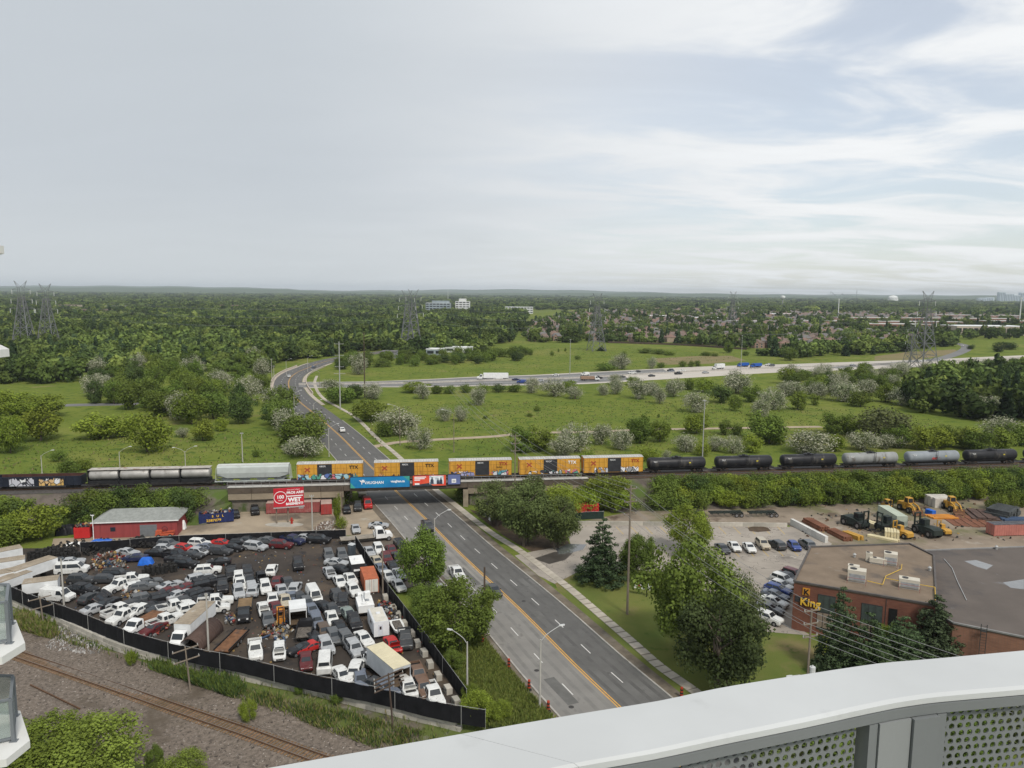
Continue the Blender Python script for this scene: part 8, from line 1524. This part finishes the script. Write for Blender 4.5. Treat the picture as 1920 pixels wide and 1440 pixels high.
ip = gn.nodes.new('GeometryNodeInstanceOnPoints'); ip.inputs['Pick Instance'].default_value = True; na = gn.nodes.new('GeometryNodeInputNamedAttribute'); na.data_type = 'FLOAT_VECTOR'; na.inputs['Name'].default_value = 'tree_scale'; ri = gn.nodes.new('FunctionNodeRandomValue'); ri.data_type = 'INT'; ri.inputs[4].default_value = 0; ri.inputs[5].default_value = 6
rv = gn.nodes.new('FunctionNodeRandomValue'); rv.data_type = 'FLOAT_VECTOR'; rv.inputs[0].default_value = (0, 0, 0); rv.inputs[1].default_value = (0, 0, 6.28)
K = gn.links.new; K(gi.outputs[0], ip.inputs['Points']); K(ci.outputs[0], ip.inputs['Instance']); K(ri.outputs[2], ip.inputs['Instance Index']); K(rv.outputs[0], ip.inputs['Rotation']); K(na.outputs[0], ip.inputs['Scale']); K(ip.outputs[0], go.inputs[0])
md = fw.modifiers.new('scatter', 'NODES'); md.node_group = gn
# ------------------------------------------------------------------ houses of the subdivision
hb = [brick_mat('house_brick', (.22, .135, .10), (.26, .165, .125), (.27, .2, .16)), brick_mat('house_tan', (.34, .27, .20), (.38, .30, .23), (.34, .27, .2)), brick_mat('house_pink', (.27, .19, .15), (.31, .225, .18), (.32, .25, .2))]
hr_ = [M('roof_grey', (.155, .148, .145), .9, .15, .8), M('roof_brown', (.17, .128, .108), .9, .15, .8), M('roof_rust', (.205, .135, .11), .9, .15, .8)]; trim = M('house_trim', (.62, .60, .56), .7, .08, 1)
def house(i):
    pr = Proto(); w_, d_, h_ = 10.5+(i % 2)*1.5, 11, 5.7; a, b = w_/2, d_/2; wall_ = hb[i % 3]; rf_ = hr_[(i*2+i//3) % 3]
    pr.part('wall', MB().box(-a, a, -b, b, 0, h_).mesh('wall', wall_)); m = MB()
    if i % 2: m.loft([[(-a-.4, -b-.4, h_+.01), (a+.4, -b-.4, h_+.01), (a+.4, b+.4, h_+.01), (-a-.4, b+.4, h_+.01)], [(-.6, -1.2, h_+3.4), (.6, -1.2, h_+3.4), (.6, 1.2, h_+3.4), (-.6, 1.2, h_+3.4)]])
    else: m.loft([[(-a-.4, -b-.4, h_+.01), (a+.4, -b-.4, h_+.01), (a+.4, b+.4, h_+.01), (-a-.4, b+.4, h_+.01)], [(-a+2.6, -.15, h_+3.6), (a-2.6, -.15, h_+3.6), (a-2.6, .15, h_+3.6), (-a+2.6, .15, h_+3.6)]])
    r_ = pr.part('roof', m.mesh('roof', rf_)); pr.part('chimney', MB().box(a-2.2, a-1.5, -.4, .4, h_+.8, h_+4.1).mesh('chimney', wall_), r_)
    if i in (0, 3, 4):
        gx = -a*.45; gb = pr.part('gable', MB().add([(gx-2.6, -b-.9, 0), (gx+2.6, -b-.9, 0), (gx+2.6, -b-.9, h_-.3), (gx, -b-.9, h_+2.4), (gx-2.6, -b-.9, h_-.3), (gx-2.6, 0, 0), (gx+2.6, 0, 0), (gx+2.6, 0, h_-.3), (gx, 0, h_+2.4), (gx-2.6, 0, h_-.3)], [(0, 1, 2, 3, 4), (1, 6, 7, 2), (0, 4, 9, 5)]).mesh('gable', wall_)); pr.part('gable_roof', MB().add([(gx-3, -b-1.2, h_-.6), (gx, -b-1.2, h_+2.55), (gx+3, -b-1.2, h_-.6), (gx-3, 0, h_-.6), (gx, 0, h_+2.55), (gx+3, 0, h_-.6)], [(0, 1, 4, 3), (1, 2, 5, 4)]).mesh('gable_roof', rf_), gb)
    off = .9 if i in (0, 3, 4) else 0
    for x, z, ww, hh in ((-a*.45, 3.4, 1.8, 1.5), (a*.45, 3.4, 1.6, 1.4), (a*.45, .9, 1.8, 1.5), (-a*.45, .5, 2.0, 2.0)):
        y = -b-(off if x < 0 else 0); wq = pr.part('window', MB().box(x-ww/2-.1, x+ww/2+.1, y-.05, y+.02, z-.1, z+hh+.1).mesh('frame', trim)); pr.part('pane', MB().box(x-ww/2, x+ww/2, y-.08, y-.052, z, z+hh).mesh('pane', glass), wq)
    return pr
HOU = [house(i) for i in range(6)]
cand = []
def ok_house(x, y): return bool(inpoly(SUB, np.array([x]), np.array([y]))[0]) and not bool(inpoly(COMM, np.array([x]), np.array([y]))[0])
rows = []
for r_ in range(96):
    yb = 690+r_*27+(r_ % 2)*4
    for c in range(175):
        x = -60+c*13.6+random.uniform(-1, 1); y = yb+.10*x*(1 if r_ < 20 else .3)+18*math.sin(x/140+r_*.12)+random.uniform(-1.5, 1.5)
        if c % 11 == 10 or random.random() < .05: continue
        if ok_house(x, y) and abs(x) < .74*y: cand.append((math.hypot(x, y), x, y, r_))
cand.sort(); FRONT = [(1060, 640), (1006, 638), (1030, 640), (1094, 639), (1160, 640), (1200, 639)]
HC = ('red brick', 'tan brick', 'pinkish brick'); RC = ('grey', 'brown', 'rust-brown')
for i, (d_, x, y, r_) in enumerate(cand[:285]):
    k = random.randrange(6); HOU[k].spawn('house', (x, y, 0), scale=random.uniform(.8, .95), rz=(math.pi if (r_ % 2) else 0)+.08+random.uniform(-.08, .08), label=f'two-storey {HC[k % 3]} house with a {RC[(k*2+k//3) % 3]} {"hipped" if k % 2 else "ridged"} roof {"backing onto the open field" if r_ < 2 else "in the subdivision"}', cat='house', group='houses of the subdivision')
m = MB(); mats_ = hb[:2]+hr_[:3]+[trim]
for d_, x, y, r_ in cand[285:2600]:
    w_, dd, h_ = random.uniform(4.8, 6.5), 5.5, random.uniform(5.2, 6.2); m.box(x-w_, x+w_, y-dd, y+dd, 0, h_, random.randrange(2)); m.loft([[(x-w_-.4, y-dd-.4, h_+.01), (x+w_+.4, y-dd-.4, h_+.01), (x+w_+.4, y+dd+.4, h_+.01), (x-w_-.4, y+dd+.4, h_+.01)], [(x-2, y-.2, h_+3.2), (x+2, y-.2, h_+3.2), (x+2, y+.2, h_+3.2), (x-2, y+.2, h_+3.2)]], random.choice((2, 2, 3, 4)))
ob('far_houses', m.mesh('far_houses', mats_), label='mass of distant rooftops behind the nearer subdivision houses', kind='stuff')
m = MB(); fp = smooth(PX([(1140, 643), (1200, 645), (1280, 648), (1400, 656)]), 8); curb(fp, -.1, .1, 0, 1.9, m); ob('back_fence', m.mesh('back_fence', M('fence_wood', (.09, .065, .05), .9, .2, .5)), label='dark wooden fence behind the subdivision houses', cat='fence')
# ------------------------------------------------------------------ larger far buildings
def block(px, py, wpx, h, d_, wall_m, label, roof_m=None, floors=0, name='commercial_building', step=None, bands=None, rz=0.0, top=None):
    p0, p1 = P(px-wpx/2, py), P(px+wpx/2, py); w_ = (p1-p0).length; e = empty(name, (p0+p1)/2, rz, label=label, cat='building'); ob('wall', MB().box(-w_/2, w_/2, 0, d_, 0, h).mesh('wall', wall_m), e); ob('roof', MB().box(-w_/2-.3, w_/2+.3, -.3, d_+.3, h+.01, h+.5).mesh('roof', roof_m or M('far_roof', (.42, .41, .39), .8, .1, .1)), e)
    for k in range(floors):
        z = h*(k+.35)/floors; n = max(2, int(w_/7)); 
        for i in range(n): ob('window', MB().box(-w_/2+w_*(i+.12)/n, -w_/2+w_*(i+.88)/n, -.12, -.01, z, z+h/floors*.45).mesh('window', glass), e)
    if top: tw, th, tx = top; ob('penthouse', MB().box(tx*w_-tw*w_/2, tx*w_+tw*w_/2, 2, d_*.7, h+.5, h+.5+th).mesh('penthouse', wall_m), e)
    return e
bwhite = M('far_white', (.66, .67, .66), .7, .08, .1); bglass = M('far_glass_wall', (.30, .35, .38), .4, .15, .1); bred = M('far_red_brick', (.27, .13, .095), .9, .12, .05); btan = M('far_tan', (.45, .38, .31), .9, .1, .05); bpink = M('far_pink', (.46, .32, .25), .9, .1, .05)
block(821, 590, 45, 26, 30, bglass, 'wide white terraced office block in the far woods', bwhite, 5, 'office_block', top=(.7, 5, .1)); block(867, 590, 26, 30, 25, bwhite, 'white office tower beside the terraced office block', bwhite, 6, 'office_block', top=(.5, 6, 0)); block(840, 592, 70, 7, 20, bred, 'low red brick row in front of the far office blocks', None, 1); block(973, 588, 50, 16, 25, bwhite, 'long low white office block in the far woods', bwhite, 3, 'office_block')
block(150, 600, 45, 7, 20, bwhite, 'low white-roofed building in the western woods', bwhite, 1, 'warehouse'); block(180, 592, 60, 12, 20, bpink, 'pinkish apartment rows in the western woods', hr_[1], 3, 'apartment_row'); block(128, 583, 40, 14, 20, btan, 'tan apartment row at the town beyond the pylons', hr_[1], 3, 'apartment_row'); block(215, 583, 40, 12, 20, bwhite, 'white apartment row at the town beyond the pylons', hr_[0], 3, 'apartment_row'); block(435, 583, 50, 14, 20, bpink, 'pink apartment block among the central woods', hr_[1], 3, 'apartment_row'); block(512, 582, 16, 12, 20, btan, 'small tan house block among the central woods', hr_[2], 2, 'apartment_row'); block(430, 609, 16, 6, 12, M('far_grey', (.28, .28, .29), .8, .1, .1), 'small grey roof among the western woods', None, 1, 'shed')
block(343, 686, 22, 5, 10, M('far_grey'), 'small grey shed hidden in the western trees', hr_[0], 0, 'shed'); block(728, 672, 28, 5, 12, M('far_grey'), 'dark grey shed roof beyond the highway', hr_[0], 0, 'shed'); block(815, 667, 32, 5, 14, bglass, 'low pale building in the trees beyond the highway', bwhite, 1, 'shed'); block(860, 661, 50, 4, 14, bwhite, 'long low white building in the trees beyond the highway', bwhite, 1, 'shed')
cl = 'red brick commercial strip '
for x, y, w_, h, mt, l in ((1640, 605, 120, 9, bred, cl+'behind the white pole'), (1730, 614, 150, 9, bred, cl+'ahead of the tan warehouse'), (1800, 606, 180, 9, bred, cl+'crossing behind the eastern pylon'), (1850, 599, 140, 9, bred, cl+'with a pale roof line at the far side'), (1690, 618, 110, 8, bred, cl+'next to the subdivision roofs'), (1860, 629, 120, 12, btan, 'big tan warehouse beside the ramp'), (1900, 612, 90, 9, bred, cl+'east of the white mast'), (1465, 595, 50, 8, bwhite, 'white flat-roofed building left of the white pole'), (1545, 611, 70, 8, bred, cl+'hidden by street trees'), (1400, 612, 60, 8, bred, cl+'behind the forked pylon'), (1330, 604, 60, 8, btan, 'tan strip of shops in the subdivision'), (1240, 600, 60, 8, btan, 'pale strip of shops near the tree line')): block(x, y, w_, h, 40, mt, l, bwhite if mt is not bred else M('far_roof'), 1)
tower = M('tower_blue', (.50, .56, .62), .6, .1, .02)
for i, (x, w_, h, l) in enumerate(((1871, 12, 125, 'tall pale condominium tower at the left of the skyline cluster'), (1884, 18, 105, 'wide blue-grey condominium tower in the skyline cluster'), (1900, 14, 92, 'short condominium tower in the skyline cluster'), (1911, 12, 122, 'tall blue condominium tower in the skyline cluster'), (1925, 14, 112, 'condominium tower at the right of the skyline cluster'), (1850, 14, 62, 'low far condominium before the skyline cluster'), (1835, 16, 56, 'low wide condominium left of the skyline cluster'))):
    h *= .72; D_ = 6500; s = D_/FPX; xw = (x-960)*s*1.0; e = empty('condominium_tower', (xw, D_, 0), label=l, cat='tower'); ob('wall', MB().box(-w_*s/2, w_*s/2, 0, 30, 0, h).mesh('wall', tower), e)
    for k in range(max(2, int(w_/3))): ob('window_band', MB().box(-w_*s/2+k*3*s+s*.6, -w_*s/2+k*3*s+s*2, -1.2, -.2, 6, h-6).mesh('window_band', M('tower_glass', (.16, .21, .27), .3, .1, .02)), e)
# water tower, flag-white masts, roller coaster, dome
p = P(1467, 575); e = empty('water_tower', p, label='white water tower above the far rooftops', cat='water tower'); m = MB(); m.cyl((0, 0, 0), (0, 0, 34), 2.6, 2.0, 12); ob('stem', m.mesh('stem', M('far_grey')), e); m = MB(); m.loft([[(r_*math.cos(t), r_*math.sin(t), z) for t in np.linspace(0, 2*math.pi, 16, endpoint=False)] for r_, z in ((2, 34), (9, 37), (10, 42), (9, 46), (2, 48))]); ob('tank', m.mesh('tank', bwhite), e)
for x, y, H, l in ((1571, 600, 42, 'white mast among the eastern commercial strips'), (1911, 608, 48, 'white mast at the eastern edge'), (840, 565, 62, 'thin white mast on the far horizon')):
    p = P(x, y); e = empty('mast', p, label=l, cat='mast'); ob('shaft', MB().cyl((0, 0, 0), (0, 0, H), 1.0, .8, 8).mesh('shaft', bwhite), e)
    ob('head', MB().cyl((0, 0, H), (0, 0, H+2.5), 1.6, 1.6, 8).mesh('head', bwhite), e)
e = empty('roller_coaster', ((1565-960)*6000/FPX, 6000, 0), label='roller coaster silhouette on the far horizon', cat='roller coaster'); cm_ = M('coaster_steel', (.22, .25, .28), .6, .1, .05); trk_pts = [(x, 0, 30+50*abs(math.sin(x/46))*(1 if x < 40 else .5)) for x in range(-60, 130, 8)]
ob('track', MB().tube(trk_pts, 1.4, 5).mesh('track', cm_), e)
for x, _, z in trk_pts[::2]: ob('support', MB().cyl((x, 0, 0), (x, 0, z), .9, .9, 5).mesh('support', cm_), e)
ob('drop_tower', MB().cyl((150, 0, 0), (150, 0, 92), 1.6, 1.6, 6).mesh('drop', cm_), e)
p = Vector(((1668-960)*6000/FPX, 6000, 0)); m = MB(); m.loft([[(r_*math.cos(t), r_*.5*math.sin(t), z) for t in np.linspace(0, 2*math.pi, 18, endpoint=False)] for r_, z in ((40, 30), (36, 42), (24, 50), (8, 54))]); e = empty('dome_building', p, label='white dome on the far horizon', cat='building'); ob('dome', m.mesh('dome', bwhite, True), e); ob('drum', MB().cyl((0, 0, 0), (0, 0, 30), 38, 38, 18).mesh('drum', bwhite), e)
# low hills at the horizon
hillm = M('hill_green', (.06, .09, .04), .95, .2, .004)
for D_, base, amp, l, ph in ((11000, 38, 34, 'low wooded hills on the horizon', .3), (17000, 60, 60, 'farther blue hills on the horizon', 1.7)):
    n = 220; vs = []
    for i in range(n+1):
        x = (-1.1+2.2*i/n)*D_; h = base+amp*(.5+.5*math.sin(i*.11+ph))*(.6+.4*math.sin(i*.043+ph*2))+amp*.12*math.sin(i*.7)+(22 if x < -.3*D_ else 0)*(D_/11000); vs += [(x, D_-2500, -2), (x, D_, h), (x, D_+3000, -2)]
    ob('hills', MB().add(vs, [q for i in range(n) for q in ((3*i, 3*i+3, 3*i+4, 3*i+1), (3*i+1, 3*i+4, 3*i+5, 3*i+2))]).mesh('hills', hillm, True), label=l, kind='structure')
# ------------------------------------------------------------------ transmission towers
steel_t = M('tower_steel', (.19, .195, .2), .6, .12, .3, metal=.3)
def pylon():
    pr = Proto(); H = 52; zs = [0, 9, 17, 24, 30, 35, 40]; wd = lambda z: 5.2*(1-z/40)**1.1+1.5; leg = {}
    for sx in (-1, 1):
        for sy in (-1, 1):
            m = MB(); m.tube([(sx*wd(z), sy*wd(z), z) for z in zs], .34, 4); m.tube([(sx*wd(40), sy*wd(40), 40), (sx*1.5, sy*1.3, 46)], .15, 4); pr.part('leg', m.mesh('leg', steel_t))
    for k in range(len(zs)-1):
        a, b = wd(zs[k]), wd(zs[k+1]); z0, z1 = zs[k], zs[k+1]; m = MB()
        for s in (-1, 1):
            for p_, q_ in (((-a, s*a, z0), (b, s*b, z1)), ((a, s*a, z0), (-b, s*b, z1)), ((s*a, -a, z0), (s*b, b, z1)), ((s*a, a, z0), (s*b, -b, z1)), ((-b, s*b, z1), (b, s*b, z1)), ((s*b, -b, z1), (s*b, b, z1))): m.bar(p_, q_, .26)
        pr.part('bracing', m.mesh('bracing', steel_t))
    for z, hw in ((31, 8.5), (38, 7.5), (45, 6.5)):
        for s in (-1, 1):
            m = MB(); m.bar((s*1.4, -1.2, z), (s*hw, 0, z+.3), .2); m.bar((s*1.4, 1.2, z), (s*hw, 0, z+.3), .2); m.bar((s*1.4, 0, z+2), (s*hw, 0, z+.3), .17); arm_ = pr.part('crossarm', m.mesh('crossarm', steel_t)); pr.part('insulator', MB().cyl((s*hw, 0, z+.2), (s*hw, 0, z-3), .18, .18, 6).mesh('insulator', bwhite), arm_)
    m = MB()
    for s in (-1, 1): m.bar((s*1.5, -1.3, 46), (s*4.6, 0, H), .2); m.bar((s*1.5, 1.3, 46), (s*4.6, 0, H), .2); m.bar((-s*1.5, 0, 46), (s*4.6, 0, H), .15)
    pr.part('peak', m.mesh('peak', steel_t)); return pr
PY = pylon(); TOW = []
for x, y, s, rz_, l in ((47, 656, 1.12, .1, 'lattice transmission tower nearest the left balconies'), (92, 652, 1.08, .1, 'lattice transmission tower paired with the one near the balconies'), (764, 656, 1.02, .2, 'lattice transmission tower of the central pair'), (776, 654, 1.04, .2, 'slightly taller lattice transmission tower of the central pair'), (1118, 658, 1.0, .3, 'stout lattice transmission tower in the field beyond the highway'), (1372, 618, 1.08, .2, 'forked transmission tower above the subdivision'), (1730, 690, 1.07, .25, 'forked transmission tower standing by the highway'), (1706, 690, .62, .25, 'short lattice tower beside the forked highway tower')):
    p = P(x, y); PY.spawn('transmission_tower', p, rz_, l, 'pylon', 'transmission towers', scale=s); TOW.append((p, s, rz_))
def span(i, j, label):
    (p, s, a), (q, t, b) = TOW[i], TOW[j]; e = empty('power_lines', p, label=label, cat='wires')
    for z, hw in ((28, 8.5), (35, 7.5), (42, 6.5)):
        for sg in (-1, 1):
            A = p+Vector((math.cos(a)*hw*sg, math.sin(a)*hw*sg, z))*s; B_q = q+Vector((math.cos(b)*hw*sg, math.sin(b)*hw*sg, z))*t; ob('conductor', MB().tube([v-p for v in catenary(A, B_q, 9, 12)], .06, 3).mesh('conductor', steel_t), e)
span(1, 2, 'transmission lines crossing the western woods'); span(3, 4, 'transmission lines from the central pair to the field tower'); span(4, 6, 'transmission lines over the highway')
# ------------------------------------------------------------------ own balcony: curved cap rail and perforated guard
ZC = CAM_H-.55
cap_m = M('cap_white', (.50, .512, .512), .5, .05, 3, patches=[((.43, .438, .435), 9, .62, .12), ((.36, .36, .35), 55, .74, .03)]); dark_m = M('guard_grey', (.17, .18, .182), .55, .05, 3); post_m = M('guard_post_grey', (.24, .25, .25), .5, .04, 3)
out_px = [(300, 1476), (485, 1440), (660, 1409), (840, 1377), (1065, 1338), (1234, 1310), (1346, 1286), (1515, 1259), (1644, 1240), (1717, 1234), (1920, 1216), (2150, 1196), (2500, 1170)]
in_px = [(640, 1530), (760, 1506), (900, 1474), (1054, 1439), (1234, 1407), (1346, 1383), (1515, 1349), (1644, 1321), (1740, 1305), (1920, 1289), (2150, 1268), (2500, 1238)]
OUT = smooth([P(x, y, ZC) for x, y in out_px], .03); INN = smooth([P(x, y, ZC) for x, y in in_px], .03)
nb = 60; BA = empty('balcony_guard', (0, 0, 0), label='white capped balcony guard with perforated grey panels in the foreground', cat='railing')
aO, aI = arc(OUT)[-1], arc(INN)[-1]; secs = []
for i in range(nb+1):
    o_, q_ = at(OUT, aO*i/nb), at(INN, aI*i/nb); d = (o_-q_)/np.linalg.norm(o_-q_); e1, e2_ = o_-d*.006, q_+d*.006
    secs.append([(*q_, ZC-.011), (*o_, ZC-.04), (*o_, ZC-.004), (*e1, ZC), (*e2_, ZC), (*q_, ZC-.003)])
seam_i = 11
for a_, b_ in ((0, seam_i), (seam_i, nb)):
    ss = secs[a_:b_+1]
    if a_: ss = [[tuple(Vector(p).lerp(Vector(q), .03)) for p, q in zip(ss[0], ss[1])]]+ss[1:]
    ob('cap_rail', MB().loft(ss).mesh('cap_rail', cap_m), BA)
# frame line just inside the cap, panels below it
FR = np.array([at(INN, aI*i/nb)+(at(OUT, aO*i/nb)-at(INN, aI*i/nb))*.10 for i in range(nb+1)]); FL_ = arc(FR)[-1]
def fr_at(s): return at(FR, s)
def s_of_px(px):
    lo, hi = 0, FL_
    for _ in range(40):
        mid = (lo+hi)/2; p = fr_at(mid); v = Vector((p[0], p[1], ZC-.1-CAM_H)); sx = 960+FPX*v.dot(C_RIGHT)/v.dot(C_FWD)
        if sx < px: lo = mid
        else: hi = mid
    return lo
def guard_box(s0, s1, z0, z1, t0, t1, name, mat):
    k = max(2, int((s1-s0)/.03)); pl = np.array([fr_at(lerp(s0, s1, i/k)) for i in range(k+1)]); n, _ = normals(pl); m = MB(); m.loft([[(*(p+q*t0), z0), (*(p+q*t1), z0), (*(p+q*t1), z1), (*(p+q*t0), z1)] for p, q in zip(pl, n)]); return ob(name, m.mesh(name, mat), BA)
sA, sB, sC = s_of_px(1625), s_of_px(1690), s_of_px(1742)
guard_box(0, FL_, ZC-.026, ZC-.0125, -.012, .012, 'top_frame', dark_m)
guard_box(sA-.012, sA+.002, ZC-1.0, ZC-.0275, -.012, .012, 'panel_edge', dark_m); guard_box(sC-.002, sC+.012, ZC-1.0, ZC-.0275, -.012, .012, 'panel_edge', dark_m); guard_box(sA+.004, sB-.002, ZC-1.0, ZC-.0275, -.008, .014, 'post', post_m); guard_box(sB, sC-.004, ZC-1.0, ZC-.0275, -.018, .018, 'post', dark_m)
def perforated(s0, s1, z0, z1, name):
    """sheet with staggered round holes: ring cells around each hole"""
    pit = .0132; r_ = .0046; m = MB(); rows_ = int((z1-z0)/(pit*.866)); cols_ = int((s1-s0)/pit); K = 10
    pl_s = np.linspace(0, FL_, 400); PXs = np.array([fr_at(s) for s in pl_s])
    def w3(s, z): return (float(np.interp(s, pl_s, PXs[:, 0])), float(np.interp(s, pl_s, PXs[:, 1])), z)
    for j in range(rows_):
        zc = z1-(j+.5)*pit*.866; sh = pit*.5*(j % 2)
        for i in range(cols_):
            sc_ = s0+(i+.5)*pit+sh*.5-pit*.125; vs = []
            hw, hh = pit/2, pit*.433
            for k in range(K):
                t = 2*math.pi*k/K; c, s_ = math.cos(t), math.sin(t); f = min(hw/abs(c) if abs(c) > 1e-6 else 9, hh/abs(s_) if abs(s_) > 1e-6 else 9); vs.append(w3(sc_+c*f, zc+s_*f)); vs.append(w3(sc_+c*r_, zc+s_*r_))
            # corners of the cell
            o_ = len(vs); fs = []
            for k in range(K):
                n_ = (k+1) % K; fs.append((2*k, 2*n_, 2*n_+1, 2*k+1))
            for sx, sz in ((1, 1), (-1, 1), (-1, -1), (1, -1)):
                a = math.atan2(sz*hh, sx*hw) % (2*math.pi); k = int(a/(2*math.pi/K)); vs.append(w3(sc_+sx*hw, zc+sz*hh)); fs.append((2*k, len(vs)-1, 2*((k+1) % K)))
            m.add(vs, fs)
    o = ob(name, m.mesh(name, dark_m), BA); md_ = o.modifiers.new('thickness', 'SOLIDIFY'); md_.thickness = .002; return o
s1_ = s_of_px(1100); perforated(max(.02, s1_-.25), sA-.014, ZC-.42, ZC-.0275, 'perforated_panel'); perforated(sC+.014, min(FL_, sC+.62), ZC-.42, ZC-.0275, 'perforated_panel')
fl = [tuple(at(OUT, aO*i/20)) for i in range(21)]
ob('floor_slab', MB().prism(fl+[(1.6, -2.2), (-1.2, -2.2)], ZC-1.25, ZC-1.05).mesh('floor_slab', M('slab_grey', (.4, .4, .39), .8, .1, 1)), BA)
# ------------------------------------------------------------------ neighbouring balconies of the same tower
slab_w = M('slab_white', (.62, .62, .60), .7, .06, .6, patches=[((.5, .5, .48), .7, .6, .1)]); rail_g = M('rail_grey', (.16, .175, .19), .5, .08, 2); gl_p = bpy.data.materials.new('balcony_glass'); gl_p.use_nodes = True
b_ = gl_p.node_tree.nodes['Principled BSDF']; b_.inputs['Base Color'].default_value = (.30, .36, .34, 1); b_.inputs['Roughness'].default_value = .08; b_.inputs['Alpha'].default_value = .42
def balcony(cx_px, cy_px, D_, rail, label):
    """corner of a balcony slab seen at a pixel, at depth D_"""
    d = C_RIGHT*(cx_px-960)-C_UP*(cy_px-720)+C_FWD*FPX; c = Vector((0, 0, CAM_H))+d*(D_/FPX); e = empty('balcony', c, R(9), label=label, cat='balcony')
    ob('slab', MB().prism([(-4.5, -1.6), (-.2, -.75), (0, .0), (-.9, 1.5), (-4.5, 2.2)], -.2, 0).mesh('slab', slab_w), e)
    if rail:
        c0, c1, c2 = Vector((-.38, .02, 0)), Vector((-4.4, -1.35, 0)), Vector((-.9, 1.25, 0)); c3 = Vector((-4.4, 2.0, 0))
        for p in (c0, c2, (c0+c1)/2): ob('post', MB().box(p.x-.04, p.x+.04, p.y-.04, p.y+.04, .0, 1.1).mesh('post', rail_g), e); ob('foot_plate', MB().box(p.x-.09, p.x+.09, p.y-.07, p.y+.07, .001, .02).mesh('foot', rail_g), e)
        for a, b in ((c0, c1), (c0, c2), (c2, c3)):
            u = (b-a).normalized()*.06; ob('top_rail', MB().bar(a+Vector((0, 0, 1.13)), b+Vector((0, 0, 1.13)), .07, .05).mesh('top_rail', rail_g), e); ob('bottom_rail', MB().bar(a+u+Vector((0, 0, .1)), b-u+Vector((0, 0, .1)), .05, .05).mesh('bottom_rail', rail_g), e)
            ob('glass_panel', MB().bar(a+u+Vector((0, 0, .61)), b-u+Vector((0, 0, .61)), .012, .95).mesh('glass_panel', gl_p), e)
    return e
balcony(47, 1205, 19.5, True, 'white balcony with glass railing above the lower track'); balcony(56, 1388, 19.0, True, 'lower white balcony with glass railing above the green trees'); balcony(17, 654, 19.5, False, 'white balcony slab edge beside the western pylons'); balcony(7, 461, 19.5, False, 'white balcony slab edge against the sky')
# ------------------------------------------------------------------ air: a closed box of thin haze round the whole scene
hm = bpy.data.materials.new('haze'); hm.use_nodes = True; t = hm.node_tree; t.nodes.clear(); pv = t.nodes.new('ShaderNodeVolumePrincipled'); pv.inputs['Color'].default_value = (.80, .88, .96, 1); pv.inputs['Density'].default_value = 5.0e-5; pv.inputs['Anisotropy'].default_value = 0.0
mo_ = t.nodes.new('ShaderNodeOutputMaterial'); t.links.new(pv.outputs[0], mo_.inputs['Volume'])
ob('haze', MB().box(-24000, 24000, -300, 22000, -4.5, 190).mesh('haze', hm), label='thin bluish haze in the air', kind='stuff')
